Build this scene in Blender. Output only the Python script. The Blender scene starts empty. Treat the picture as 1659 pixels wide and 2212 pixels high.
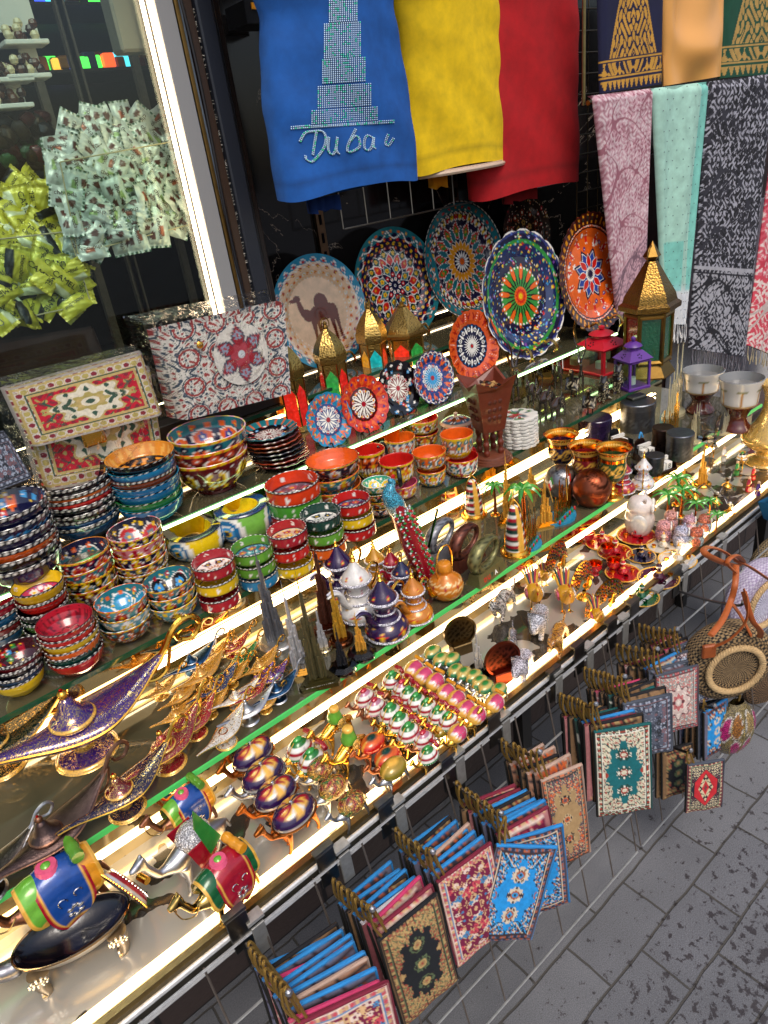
import bpy, math, random
import numpy as np
from mathutils import Matrix, Vector
random.seed(7); rng = np.random.default_rng(7)
PI = math.pi
# ------------------------------------------------------------------ camera
sc = bpy.context.scene
CX, CY, FPX = 829.5, 1106.0, 1496.0          # photo measured at 1659 x 2212
_vx = np.array([2962-CX, CY-20, -FPX]); _vx /= np.linalg.norm(_vx)
_vd = np.array([1244-CX, CY-3982, -FPX]); _vd -= _vx*_vd.dot(_vx); _vd /= np.linalg.norm(_vd)
_vz = -_vd; _vy = np.cross(_vz, _vx)
CM = np.array([_vx, _vy, _vz])               # camera axes to world axes
CZ = 1.65
cam = bpy.data.cameras.new('camera'); camo = bpy.data.objects.new('camera', cam)
sc.collection.objects.link(camo); sc.camera = camo
_m = Matrix(CM.tolist()).to_4x4(); _m.translation = (0, 0, CZ); camo.matrix_world = _m
cam.sensor_fit = 'VERTICAL'; cam.sensor_height = 36; cam.sensor_width = 27
cam.lens = FPX/2212*36; cam.clip_start = 0.02; cam.clip_end = 400
# ------------------------------------------------------------------ light
w = bpy.data.worlds.new('World'); sc.world = w; w.use_nodes = True
nt = w.node_tree; sky = nt.nodes.new('ShaderNodeTexSky'); sky.sky_type = 'NISHITA'
sky.sun_disc = False; SUN_EL, SUN_AZ = math.radians(58), math.radians(200)
sky.sun_elevation = SUN_EL; sky.sun_rotation = SUN_AZ; sky.dust_density = 4; sky.ozone_density = .6
nt.links.new(sky.outputs[0], nt.nodes['Background'].inputs[0]); nt.nodes['Background'].inputs[1].default_value = 0.13
sun = bpy.data.lights.new('sun', 'SUN'); sun.energy = 1.1; sun.angle = math.radians(25); sun.color = (1, .95, .88)
so = bpy.data.objects.new('sun', sun); sc.collection.objects.link(so)
_d = Vector((math.sin(SUN_AZ)*math.cos(SUN_EL), math.cos(SUN_AZ)*math.cos(SUN_EL), math.sin(SUN_EL)))
so.rotation_euler = _d.to_track_quat('Z', 'Y').to_euler()
vs = sc.view_settings; vs.view_transform = 'Standard'; vs.look = 'None'; vs.exposure = 0.38; vs.gamma = 1
sc.cycles.use_denoising = True; sc.cycles.max_bounces = 8; sc.cycles.glossy_bounces = 4
sc.cycles.transparent_max_bounces = 12; sc.cycles.transmission_bounces = 6; sc.cycles.sample_clamp_indirect = 4
sc.cycles.caustics_reflective = False; sc.cycles.caustics_refractive = False
sc.cycles.blur_glossy = 1.0
# ------------------------------------------------------------------ placing helpers
def ray(px, py): return CM @ np.array([px-CX, CY-py, -FPX])
def P(px, py, z):
    d = ray(px, py); t = (z-CZ)/d[2]; return d*t + np.array([0, 0, CZ])
def PY(px, py, y):
    d = ray(px, py); t = y/d[1]; return d*t + np.array([0, 0, CZ])
def S(n, p):
    q = np.asarray(p, float) - np.array([0, 0, CZ]); return n*(-(CM.T @ q)[2])/FPX
# ------------------------------------------------------------------ colour
def H(h):
    c = [int(h[i:i+2], 16)/255 for i in (0, 2, 4)]
    return np.array([x/12.92 if x <= .04045 else ((x+.055)/1.055)**2.4 for x in c])
def hsvj(c, a=.08):
    return np.clip(np.asarray(c)*(1+random.uniform(-a, a)), 0, 1)
# ------------------------------------------------------------------ mesh core
class MB:
    def __init__(s): s.v=[]; s.f=[]; s.c=[]; s.n=0
    def add(s, V, F, C=None, T=None):
        V = np.asarray(V, float)
        if T is not None:
            T = np.array(T); V = V @ T[:3,:3].T + T[:3,3]
        if C is None: C = np.ones(3)*.8
        C = np.asarray(C, float)
        if C.ndim == 1: C = np.tile(C, (len(V), 1))
        for a in (F if isinstance(F, list) else [F]):
            if len(a): s.f.append(np.asarray(a, np.int64) + s.n)
        s.v.append(V); s.c.append(C); s.n += len(V); return s
    def addm(s, o, T=None):
        V, F, C = o.arr(); return s.add(V, F, C, T)
    def arr(s): return np.concatenate(s.v), list(s.f), np.concatenate(s.c)
    def mesh(s, name, mat, smooth=True, sharp=None):
        V = np.concatenate(s.v); C = np.concatenate(s.c)
        me = bpy.data.meshes.new(name); me.vertices.add(len(V)); me.vertices.foreach_set('co', V.astype(np.float32).ravel())
        tot = np.concatenate([np.full(len(a), a.shape[1]) for a in s.f]); idx = np.concatenate([a.ravel() for a in s.f])
        me.loops.add(len(idx)); me.loops.foreach_set('vertex_index', idx.astype(np.int32))
        me.polygons.add(len(tot)); st = np.concatenate([[0], np.cumsum(tot)[:-1]])
        me.polygons.foreach_set('loop_start', st.astype(np.int32)); me.polygons.foreach_set('loop_total', tot.astype(np.int32))
        me.update(calc_edges=True)
        me.polygons.foreach_set('use_smooth', np.full(len(tot), smooth))
        at = me.color_attributes.new('Col', 'FLOAT_COLOR', 'POINT')
        at.data.foreach_set('color', np.concatenate([C, np.ones((len(C),1))], 1).astype(np.float32).ravel())
        if smooth and sharp is not None:
            try: me.set_sharp_from_angle(angle=math.radians(sharp))
            except Exception: pass
        if mat: me.materials.append(M[mat] if isinstance(mat, str) else mat)
        me.validate(); return me
    def obj(s, name, mat, parent=None, smooth=True, sharp=40):
        o = bpy.data.objects.new(name, s.mesh(name, mat, smooth, sharp)); sc.collection.objects.link(o)
        if parent is not None: o.parent = parent
        return o
def mat4(loc=(0,0,0), rz=0, s=1, rx=0, ry=0):
    s = (s,s,s) if np.isscalar(s) else s
    return np.array(Matrix.Translation(Vector([float(q) for q in loc])) @ Matrix.Rotation(rz,4,'Z') @ Matrix.Rotation(ry,4,'Y') @ Matrix.Rotation(rx,4,'X') @ Matrix.Diagonal((*s,1)))
def grid_faces(a, b, wa=False, wb=False):
    i = np.arange(a if wa else a-1); j = np.arange(b if wb else b-1)
    I, J = np.meshgrid(i, j, indexing='ij'); I2=(I+1)%a; J2=(J+1)%b
    return np.stack([I*b+J, I*b+J2, I2*b+J2, I2*b+J], -1).reshape(-1, 4)
def rev(prof, n=32, scal=None, sub=1):
    """surface of revolution: prof [(r,z)..]; returns V,F,(s,theta,r)"""
    p = np.array(prof, float)
    if sub > 1:
        t = np.arange(len(p)); tt = np.linspace(0, len(p)-1, (len(p)-1)*sub+1)
        p = np.stack([np.interp(tt, t, p[:,0]), np.interp(tt, t, p[:,1])], 1)
    th = np.arange(n)*2*PI/n
    R = np.repeat(p[:,0:1], n, 1); Z = np.repeat(p[:,1:2], n, 1); TH = np.repeat(th[None], len(p), 0)
    if scal:
        k, a = scal[:2]; w_ = np.clip((R/R.max()-.55)/.45, 0, 1); R = R*(1+a*w_*(np.abs(np.cos(TH*k/2))-.6))
    V = np.stack([R*np.cos(TH), R*np.sin(TH), Z], -1).reshape(-1, 3)
    F = grid_faces(len(p), n, False, True)
    sd = np.repeat(np.linspace(0, 1, len(p))[:,None], n, 1)
    return V, F, (sd.ravel(), TH.ravel(), R.ravel())
def tube(pts, rad, n=8, cap=True, flat=1.0):
    p = np.array(pts, float); m = len(p); rad = np.full(m, rad) if np.isscalar(rad) else np.array(rad, float)
    t = np.gradient(p, axis=0); t /= np.linalg.norm(t, axis=1)[:,None]+1e-12
    a = np.array([0,0,1.]) if abs(t[0][2]) < .9 else np.array([1.,0,0]); u = np.cross(t[0], a); u /= np.linalg.norm(u)
    V = []
    for i in range(m):
        u = u - t[i]*u.dot(t[i]); u /= np.linalg.norm(u)+1e-12; v = np.cross(t[i], u)
        th = np.arange(n)*2*PI/n
        V.append(p[i] + rad[i]*(np.cos(th)[:,None]*u + flat*np.sin(th)[:,None]*v))
    V = np.concatenate(V); F = [grid_faces(m, n, False, True)]
    if cap: F.append(np.array([np.arange(n)[::-1]])); F.append(np.array([np.arange(n)+(m-1)*n]))
    return V, F
def spline(pts, k=8):
    p = np.array(pts, float); m = len(p); out = []
    for i in range(m-1):
        p0, p1, p2, p3 = p[max(i-1,0)], p[i], p[i+1], p[min(i+2,m-1)]
        for t in np.linspace(0, 1, k, endpoint=False):
            out.append(.5*((2*p1)+(-p0+p2)*t+(2*p0-5*p1+4*p2-p3)*t*t+(-p0+3*p1-3*p2+p3)*t**3))
    out.append(p[-1]); return np.array(out)
def box(c, s, bev=0.0):
    c = np.array(c, float); h = np.array(s, float)/2
    if bev <= 0:
        V = np.array([[x,y,z] for x in (-1,1) for y in (-1,1) for z in (-1,1)])*h + c
        return V, np.array([[0,1,3,2],[4,6,7,5],[0,4,5,1],[2,3,7,6],[0,2,6,4],[1,5,7,3]])
    b = min(bev, h.min()*.95); V = []
    xs = [(-h[0],-h[0]+b),(h[0],h[0]-b)]
    pts = []
    for sx in (-1,1):
        for sy in (-1,1):
            for sz in (-1,1):
                for ax in range(3):
                    q = np.array([sx,sy,sz])*h; 
                    for k in range(3):
                        if k != ax: q[k] -= np.sign(q[k])*b
                    pts.append(q)
    V = np.array(pts)
    def id_(sx, sy, sz, ax): return (((sx>0)*4+(sy>0)*2+(sz>0))*3+ax)
    Q = []; Tt = []
    sg = (-1,1)
    for ax in range(3):
        for s_ in sg:
            o = [k for k in range(3) if k != ax]; q = []
            for a_, b_ in ((-1,-1),(1,-1),(1,1),(-1,1)):
                v = [0,0,0]; v[ax]=s_; v[o[0]]=a_; v[o[1]]=b_; q.append(id_(*v, ax))
            if (s_ > 0) == (ax == 1): q = q[::-1]
            Q.append(q)
    for ax in range(3):      # edges parallel to ax
        o = [k for k in range(3) if k != ax]
        for a_ in sg:
            for b_ in sg:
                e = []
                for s_, f_ in ((-1,o[0]),(-1,o[1]),(1,o[1]),(1,o[0])):
                    v=[0,0,0]; v[ax]=s_; v[o[0]]=a_; v[o[1]]=b_; e.append(id_(*v, f_))
                if (a_*b_ > 0) == (ax == 1): pass
                else: e = e[::-1]
                Q.append(e)
    for sx in sg:
        for sy in sg:
            for sz in sg:
                t_ = [id_(sx,sy,sz,0), id_(sx,sy,sz,1), id_(sx,sy,sz,2)]
                if sx*sy*sz < 0: t_ = t_[::-1]
                Tt.append(t_)
    return V + c, [np.array(Q), np.array(Tt)]
def ell(c, r, n=12):
    m = max(4, n//2); ph = np.linspace(-PI/2, PI/2, m+1); th = np.arange(n)*2*PI/n
    PH, TH = np.meshgrid(ph, th, indexing='ij'); r = (r,r,r) if np.isscalar(r) else r
    V = np.stack([r[0]*np.cos(PH)*np.cos(TH), r[1]*np.cos(PH)*np.sin(TH), r[2]*np.sin(PH)], -1).reshape(-1,3)+np.array(c)
    return V, grid_faces(m+1, n, False, True)
def prism(poly, z0, z1, axis=2, at=0):
    """extrude 2d outline; axis 2: xy outline in z; axis 1: xz outline along y"""
    p = np.array(poly, float); n = len(p)
    if axis == 2: A = np.c_[p, np.full(n, z0)]; B = np.c_[p, np.full(n, z1)]
    elif axis == 1: A = np.c_[p[:,0], np.full(n, z0), p[:,1]]; B = np.c_[p[:,0], np.full(n, z1), p[:,1]]
    else: A = np.c_[np.full(n, z0), p]; B = np.c_[np.full(n, z1), p]
    i = np.arange(n); j = (i+1) % n
    return np.concatenate([A, B]), [np.stack([i, j, j+n, i+n], 1), np.array([i[::-1]]), np.array([i+n])]
def skin(nodes, edges, sub=2, root=0):
    """nodes [(x,y,z,r)] grown with the Skin modifier; returns V,F"""
    me = bpy.data.meshes.new('tmp'); me.from_pydata([n[:3] for n in nodes], edges, [])
    o = bpy.data.objects.new('tmp', me); sc.collection.objects.link(o)
    o.modifiers.new('s', 'SKIN'); 
    for i, v in enumerate(me.skin_vertices[0].data):
        r = nodes[i][3]; v.radius = (r, r) if np.isscalar(r) else r
        v.use_root = (i == root)
    md = o.modifiers.new('u', 'SUBSURF'); md.levels = sub
    dg = bpy.context.evaluated_depsgraph_get(); ev = o.evaluated_get(dg); m2 = ev.to_mesh()
    V = np.zeros(len(m2.vertices)*3); m2.vertices.foreach_get('co', V); V = V.reshape(-1,3)
    q = [list(p.vertices) for p in m2.polygons]; F = [np.array([x for x in q if len(x)==4])]
    t = [x for x in q if len(x)==3]
    if t: F.append(np.array(t))
    ev.to_mesh_clear(); bpy.data.objects.remove(o); bpy.data.meshes.remove(me); return V, F
# ------------------------------------------------------------------ scene graph
def empty(name, loc, rz=0, s=1, rx=0, ry=0):
    o = bpy.data.objects.new(name, None); sc.collection.objects.link(o); o.empty_display_size = .02
    o.location = [float(q) for q in loc]; o.rotation_euler = (rx, ry, rz); o.scale = (s,s,s) if np.isscalar(s) else s; return o
def tag(o, label, cat, group=None, kind=None):
    if label: o['label'] = label
    if cat: o['category'] = cat
    if group: o['group'] = group
    if kind: o['kind'] = kind
    return o
def kids(o): return [c for c in bpy.data.objects if c.parent == o]
_kid = {}
def dup(root, loc, rz=0, s=None, rx=0, ry=0, label=None, group=None, mats=None):
    if root.name not in _kid:
        _kid[root.name] = [(c, kids(c)) for c in kids(root)]
    r = root.copy(); sc.collection.objects.link(r); r.location = [float(q) for q in loc]; r.rotation_euler = (rx, ry, rz)
    if s is not None: r.scale = (s,s,s) if np.isscalar(s) else s
    if label: r['label'] = label
    if group: r['group'] = group
    for c, gs in _kid[root.name]:
        k = c.copy(); sc.collection.objects.link(k); k.parent = r
        for g in gs:
            d = g.copy(); sc.collection.objects.link(d); d.parent = k
    return r
# ------------------------------------------------------------------ materials
M = {}
class NT:
    def __init__(s, name):
        s.m = bpy.data.materials.new(name); s.m.use_nodes = True; s.t = s.m.node_tree; s.b = s.t.nodes['Principled BSDF']; M[name] = s.m
    def n(s, typ, **kw):
        x = s.t.nodes.new(typ)
        for k, v in kw.items():
            if k in x.inputs: x.inputs[k].default_value = v
            else: setattr(x, k, v)
        return x
    def l(s, a, b): s.t.links.new(a, b)
    def coord(s, scale=(1,1,1), which='Object'):
        tc = s.n('ShaderNodeNewGeometry'); mp = s.n('ShaderNodeMapping'); mp.inputs['Scale'].default_value = scale
        s.l(tc.outputs['Position'], mp.inputs['Vector']); return mp.outputs[0]
    def noise(s, v, sc_, det=4, rough=.5, dist=0):
        x = s.n('ShaderNodeTexNoise'); x.inputs['Scale'].default_value = sc_; x.inputs['Detail'].default_value = det
        x.inputs['Roughness'].default_value = rough; x.inputs['Distortion'].default_value = dist
        if v is not None: s.l(v, x.inputs['Vector'])
        return x.outputs['Fac']
    def vor(s, v, sc_, feature='F1', out='Distance'):
        x = s.n('ShaderNodeTexVoronoi'); x.feature = feature; x.inputs['Scale'].default_value = sc_
        if v is not None: s.l(v, x.inputs['Vector'])
        return x.outputs[out]
    def ramp(s, f, stops, interp='LINEAR'):
        x = s.n('ShaderNodeValToRGB'); cr = x.color_ramp; cr.interpolation = interp
        while len(cr.elements) < len(stops): cr.elements.new(.5)
        for e, (p_, c_) in zip(cr.elements, stops):
            e.position = p_; e.color = (*(c_ if not np.isscalar(c_) else (c_,)*3), 1)
        s.l(f, x.inputs[0]); return x.outputs[0]
    def mix(s, f, a, b, typ='MIX'):
        x = s.n('ShaderNodeMix'); x.data_type = 'RGBA'; x.blend_type = typ
        for v, i in ((f, 0), (a, 6), (b, 7)):
            if hasattr(v, 'links'): s.l(v, x.inputs[i])
            elif i == 0: x.inputs[0].default_value = v
            else: x.inputs[i].default_value = (*v, 1)
        return x.outputs[2]
    def math(s, op, a, b=0, c=0):
        x = s.n('ShaderNodeMath'); x.operation = op
        for v, i in ((a,0),(b,1),(c,2)):
            if hasattr(v, 'links'): s.l(v, x.inputs[i])
            else: x.inputs[i].default_value = v
        return x.outputs[0]
    def col(s): x = s.n('ShaderNodeAttribute'); x.attribute_name = 'Col'; return x.outputs['Color']
    def bump(s, h, st=.3, d=.002):
        x = s.n('ShaderNodeBump'); x.inputs['Strength'].default_value = st; x.inputs['Distance'].default_value = d
        s.l(h, x.inputs['Height']); s.l(x.outputs[0], s.b.inputs['Normal']); return x.outputs[0]
    def set(s, **kw):
        for k, v in kw.items():
            k = k.replace('_', ' ')
            if hasattr(v, 'links'): s.l(v, s.b.inputs[k])
            else: s.b.inputs[k].default_value = (*v, 1) if (not np.isscalar(v) and len(v) == 3) else v
        return s
def simple(name, rough, metal=0, nscale=0, nst=.1, nd=.001, coat=0, jit=0, **kw):
    s = NT(name); c = s.col(); v = s.coord()
    if jit: c = s.mix(1, c, s.ramp(s.noise(v, jit, 5, .6), [(.25, .72), (.75, 1.1)]), 'MULTIPLY')
    s.set(Base_Color=c, Roughness=rough, Metallic=metal, Coat_Weight=coat, Coat_Roughness=.06, **kw)
    if nscale: s.bump(s.noise(v, nscale, 4, .6), nst, nd)
    return s
simple('glaze', .18, 0, 60, .12, .001, coat=.7, jit=35)
simple('cloth', .9, 0, 500, .25, .0006, jit=25)
simple('weave', .85, 0, 900, .4, .0006, jit=120)
simple('leather', .5, 0, 300, .3, .0006, jit=40)
simple('cord_gold', .35, .75, 700, 1., .001, jit=400)
simple('wood', .45, 0, 120, .4, .001, coat=.15, jit=60)
simple('gold', .2, 1, 160, .35, .001)
simple('polished', .12, 1, 25, .08, .001)
simple('brushed', .34, 1, 300, .2, .0005, jit=60)
simple('antique', .36, 1, 240, .6, .0015, jit=90)
simple('enamel', .2, .08, 150, .3, .0012, coat=.5, jit=70)
simple('toymetal', .36, .55, 200, .35, .001, jit=80)
simple('plastic', .35, 0)
simple('foil', .3, .15, 140, .5, .002, coat=.3)
simple('ceramic_white', .25, 0, coat=.5)
simple('acrylic', .12, 0, coat=.6, Transmission_Weight=.35, IOR=1.4)
# pave: rhinestones set in metal
s = NT('pave'); v = s.coord(); vd = s.n('ShaderNodeTexVoronoi'); vd.inputs['Scale'].default_value = 420; s.l(v, vd.inputs['Vector'])
k = s.ramp(vd.outputs['Distance'], [(0, 1.25), (.40, .95), (.65, .35)]); sp = s.ramp(vd.outputs['Color'], [(.2, .65), (.8, 1.5)])
s.set(Base_Color=s.mix(1, s.mix(1, s.col(), k, 'MULTIPLY'), sp, 'MULTIPLY'), Roughness=.16, Metallic=.2, Coat_Weight=.8)
s.bump(vd.outputs['Distance'], .9, -.002)
# filigree: gilt scrollwork over coloured enamel (Col = enamel)
s = NT('filigree'); v = s.coord(); nz = s.noise(v, 90, 3, .6, 2.2)
q = s.math('ABSOLUTE', s.math('SUBTRACT', nz, .5)); edge = s.math('LESS_THAN', q, .022)
vd = s.vor(v, 130); dot_ = s.math('LESS_THAN', vd, .16); g = s.math('MAXIMUM', edge, dot_)
s.set(Base_Color=s.mix(g, s.col(), (.95, .62, .2)), Metallic=s.math('MULTIPLY_ADD', g, .75, .25), Roughness=.16, Coat_Weight=.8)
s.bump(g, .5, .001)
# pierced brass: dark holes in rows
s = NT('pierced'); v = s.coord(); vd = s.vor(v, 170); h_ = s.math('LESS_THAN', vd, .24)
s.set(Base_Color=s.mix(h_, s.col(), (.03,.015,.005)), Metallic=s.math('SUBTRACT', 1, s.math('MULTIPLY', h_, .8)), Roughness=.28); s.bump(vd, .5, .002)
# gem glass panel of lanterns; emission stands in for strip light from behind
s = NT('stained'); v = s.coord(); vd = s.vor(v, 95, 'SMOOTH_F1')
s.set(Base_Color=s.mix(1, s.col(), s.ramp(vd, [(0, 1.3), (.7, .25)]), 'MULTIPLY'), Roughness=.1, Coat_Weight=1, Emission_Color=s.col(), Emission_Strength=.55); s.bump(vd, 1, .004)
simple('glass_dull', .12, 0, 90, 1, .004, coat=1, jit=80)
# clear things
s = NT('clear'); s.set(Base_Color=(.96,.98,.97), Roughness=.02, Transmission_Weight=1., IOR=1.45)
def thin(name, tint, f, rough, bump=None, blend=.35, k=.7):
    s = NT(name); t = s.n('ShaderNodeBsdfTransparent'); t.inputs[0].default_value = (*tint, 1)
    gl = s.n('ShaderNodeBsdfGlossy'); gl.inputs['Roughness'].default_value = rough; gl.inputs[0].default_value = (1,1,1,1)
    lw = s.n('ShaderNodeLayerWeight'); lw.inputs[0].default_value = blend
    a = s.math('MULTIPLY_ADD', lw.outputs['Fresnel'], k, f)
    if bump:
        b = s.n('ShaderNodeBump'); b.inputs['Strength'].default_value = 1; b.inputs['Distance'].default_value = bump[1]
        nn = s.noise(s.coord(), bump[0], 3, .55, 1.5); s.l(nn, b.inputs['Height']); s.l(b.outputs[0], gl.inputs['Normal']); s.l(b.outputs[0], lw.inputs['Normal'])
    mx = s.n('ShaderNodeMixShader'); s.l(a, mx.inputs[0]); s.l(t.outputs[0], mx.inputs[1]); s.l(gl.outputs[0], mx.inputs[2])
    s.l(mx.outputs[0], s.t.nodes['Material Output'].inputs[0])
thin('pane', (.85,.93,.9), .025, .01, blend=.12, k=.5); thin('film', (.985,.985,.97), .0, .12, (16, .03), blend=.16, k=.42); thin('box_acrylic', (.9,.95,.93), .02, .03, blend=.15)
# lights, and glows put into surfaces as emission
def emis(name, c, st):
    s = NT(name); s.set(Base_Color=c, Roughness=.4, Emission_Color=c, Emission_Strength=st); return s
emis('led', (1., .70, .32), 7); emis('led_white', (1., .78, .50), 8); emis('led_green', (.66, 1., .45), 6)
emis('glow', (.07, .50, .11), .20); simple('edge_dark', .15)  # glow: strip light passing through the glass edge, put in as emission
emis('bulb', (1, .62, .2), 10)
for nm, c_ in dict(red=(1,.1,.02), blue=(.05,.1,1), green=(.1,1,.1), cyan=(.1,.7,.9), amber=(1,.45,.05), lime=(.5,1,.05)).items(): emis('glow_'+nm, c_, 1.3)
# mirrors and glass shelves
s = NT('mirror'); s.set(Base_Color=(.9,.66,.30), Metallic=1., Roughness=.05); s.bump(s.noise(s.coord(), 9, 2), .12, .004)
s = NT('shelf_glass'); v = s.coord(); nz = s.noise(v, 3.5, 3, .5, 1.2)
s.set(Base_Color=s.ramp(nz, [(.35,(.07,.065,.035)), (.62,(.13,.11,.06)), (.7,(.22,.21,.16))]), Roughness=.07, Metallic=.25, Specular_IOR_Level=.9, Coat_Weight=.7, Coat_Roughness=.03)
s = NT('tray'); v = s.coord(); vd = s.n('ShaderNodeTexVoronoi'); vd.inputs['Scale'].default_value = 17; 
nv = s.n('ShaderNodeVectorMath'); nv.operation = 'ADD'; s.l(v, nv.inputs[0]); nn = s.n('ShaderNodeTexNoise'); nn.inputs['Scale'].default_value = 16; s.l(v, nn.inputs['Vector'])
sc2 = s.n('ShaderNodeVectorMath'); sc2.operation = 'SCALE'; sc2.inputs[3].default_value = .12; s.l(nn.outputs['Color'], sc2.inputs[0]); s.l(sc2.outputs[0], nv.inputs[1]); s.l(nv.outputs[0], vd.inputs['Vector'])
sep = s.n('ShaderNodeSeparateColor'); s.l(vd.outputs['Color'], sep.inputs[0])
sx = s.n('ShaderNodeSeparateXYZ'); s.l(v, sx.inputs[0])
thr = s.math('MULTIPLY_ADD', sx.outputs['X'], .22, .10)
dk = s.math('LESS_THAN', sep.outputs[0], thr)
s.set(Base_Color=s.mix(dk, (.44,.41,.35), (.055,.045,.035)), Roughness=.16, Metallic=.35, Coat_Weight=1, Coat_Roughness=.04)
# ================================================================== SETTING
def mkstruct(name, mb, mat, smooth=False):
    o = mb.obj(name, mat, None, smooth); o['kind'] = 'structure'; return o
# paving material
s = NT('paving'); v = s.coord(); br = s.n('ShaderNodeTexBrick')
br.inputs['Scale'].default_value = 1; br.offset = .5; br.inputs['Brick Width'].default_value = .222; br.inputs['Row Height'].default_value = .118
br.inputs['Mortar Size'].default_value = .003; br.inputs['Mortar Smooth'].default_value = .35; br.inputs['Color1'].default_value = (.135,.138,.152,1); br.inputs['Color2'].default_value = (.175,.178,.19,1); br.inputs['Mortar'].default_value = (.075,.068,.06,1)
wv = s.n('ShaderNodeVectorMath'); wv.operation = 'ADD'; n1 = s.n('ShaderNodeTexNoise'); n1.inputs['Scale'].default_value = 9; s.l(v, n1.inputs['Vector'])
n2 = s.n('ShaderNodeVectorMath'); n2.operation = 'SCALE'; n2.inputs[3].default_value = .012; s.l(n1.outputs['Color'], n2.inputs[0]); s.l(v, wv.inputs[0]); s.l(n2.outputs[0], wv.inputs[1]); s.l(wv.outputs[0], br.inputs['Vector'])
fine = s.noise(v, 420, 3, .8); c = s.mix(1, br.outputs['Color'], s.ramp(fine, [(.3,.45),(.5,.92),(.62,1.15),(.76,1.9)]), 'MULTIPLY')
big = s.noise(v, 2.2, 3, .6); c = s.mix(1, c, s.ramp(big, [(.3,.75),(.7,1.2)]), 'MULTIPLY')
sxy = s.n('ShaderNodeSeparateXYZ'); s.l(v, sxy.inputs[0])
damp = s.math('ADD', s.noise(v, 42, 6, .7), s.math('MULTIPLY', s.math('SUBTRACT', .44, sxy.outputs['Y']), .30))
dm = s.ramp(damp, [(.565,0),(.60,1)])
c = s.mix(dm, c, s.mix(1, c, (.30,.25,.25), 'MULTIPLY'))
s.set(Base_Color=c, Roughness=s.math('MULTIPLY_ADD', dm, -.25, .75)); s.bump(s.math('ADD', s.math('MULTIPLY', fine, .25), s.math('MULTIPLY', br.outputs['Fac'], -1.6)), .8, .004)
g = MB(); a = 60; g.add([[-a,-a,0],[a,-a,0],[a,a,0],[-a,a,0]], np.array([[0,1,2,3]])); mkstruct('ground', g, 'paving')
# marble wall behind the shelves
s = NT('marble'); v = s.coord(); nz = s.noise(v, 1.6, 6, .62, 1.5)
vein = s.math('LESS_THAN', s.math('ABSOLUTE', s.math('SUBTRACT', nz, .5)), .0022); bl = s.noise(v, 4, 2)
s.set(Base_Color=s.mix(s.math('MULTIPLY', vein, s.math('GREATER_THAN', bl, .5)), (.008,.0075,.008), (.25,.2,.16)), Roughness=.12, Specular_IOR_Level=.4)
XL, XR = -1.6, 6.0
YW = 1.98
TA, TB, TCZ, TD, TE = .655, .757, .865, .965, 1.05
# tiers: (front y, height)
YA0, YB0, YC0, YD0, YE0 = .70, .93, 1.19, 1.44, 1.68
XB = P(1644, 872, TB)[0]; XC = P(1425, 800, TCZ)[0]; XD = P(1345, 722, TD)[0]+.02
wall = MB(); x0 = PY(520, 300, YW)[0]
wall.add(*box(((x0+XR+2)/2, YW+.1, 1.7), (XR+2-x0, .2, 3.4)))
o = wall.obj('marble_wall', 'marble', None, False); tag(o, 'black marble wall with thin pale veins behind the hanging shirts', 'wall')
# plinth behind the open underside of the stand
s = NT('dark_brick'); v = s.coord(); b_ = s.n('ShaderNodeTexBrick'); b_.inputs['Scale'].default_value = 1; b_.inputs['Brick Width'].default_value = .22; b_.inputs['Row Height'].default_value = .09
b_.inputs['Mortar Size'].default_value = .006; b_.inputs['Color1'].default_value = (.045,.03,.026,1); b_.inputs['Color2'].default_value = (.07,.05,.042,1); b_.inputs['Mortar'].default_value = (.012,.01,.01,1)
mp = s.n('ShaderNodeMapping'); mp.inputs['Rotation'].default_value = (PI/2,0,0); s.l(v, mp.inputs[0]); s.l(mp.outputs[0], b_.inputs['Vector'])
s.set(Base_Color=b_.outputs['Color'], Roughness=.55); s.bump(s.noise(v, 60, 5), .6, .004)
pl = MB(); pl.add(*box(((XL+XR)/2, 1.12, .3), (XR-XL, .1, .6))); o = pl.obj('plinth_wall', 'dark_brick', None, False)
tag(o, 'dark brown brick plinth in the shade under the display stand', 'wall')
# ------------------------------------------------------------------ display stand
st = empty('display_stand', (1.5, 1.2, 0)); tag(st, 'stepped display stand of mirrored risers, green edged glass shelves and lit strips', 'display stand')
def rel(o): o.location = (-1.5, -1.2, 0); return o
def slab(name, xa, xb, ya, yb, z, th, mat):
    m = MB(); m.add(*box(((xa+xb)/2, (ya+yb)/2, z-th/2), (xb-xa, yb-ya, th))); return rel(m.obj(name, mat, st, False))
XS = XR-.5
slab('tray', XL, 3.08, YA0+.02, .965, TA, .012, 'tray')
slab('back_panel', 3.1, XR, 1.7, 1.72, 1.2, 1.2, 'wood')
def shelf(xa, xb, ya, yb, z):
    o = slab('glass_shelf', xa, xb, ya+.004, yb, z, .010, 'shelf_glass')
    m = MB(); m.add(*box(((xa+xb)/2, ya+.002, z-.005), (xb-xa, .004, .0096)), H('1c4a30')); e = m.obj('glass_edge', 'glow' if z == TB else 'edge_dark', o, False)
    return o
shelf(XL, XB, YB0, YB0+.30, TB); 
o = slab('glass_shelf', XC, XB, YB0+.30, YC0+.34, TB, .010, 'shelf_glass')
shelf(XL, XC, YC0, YC0+.27, TCZ); shelf(XL, XD, YD0, YD0+.26, TD); shelf(XL, XD, YE0, YW, TE)
def riser(xa, xb, y, z0, z1):
    slab('riser', xa, xb, y, y+.008, z1, z1-z0, 'mirror')
riser(XL, XB, .958, TA, TB-.010); riser(XL, XC, 1.22, TB, TCZ-.010); riser(XL, XD, 1.462, TCZ, TD-.01); riser(XL, XD, 1.70, TD, TE-.010)
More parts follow.
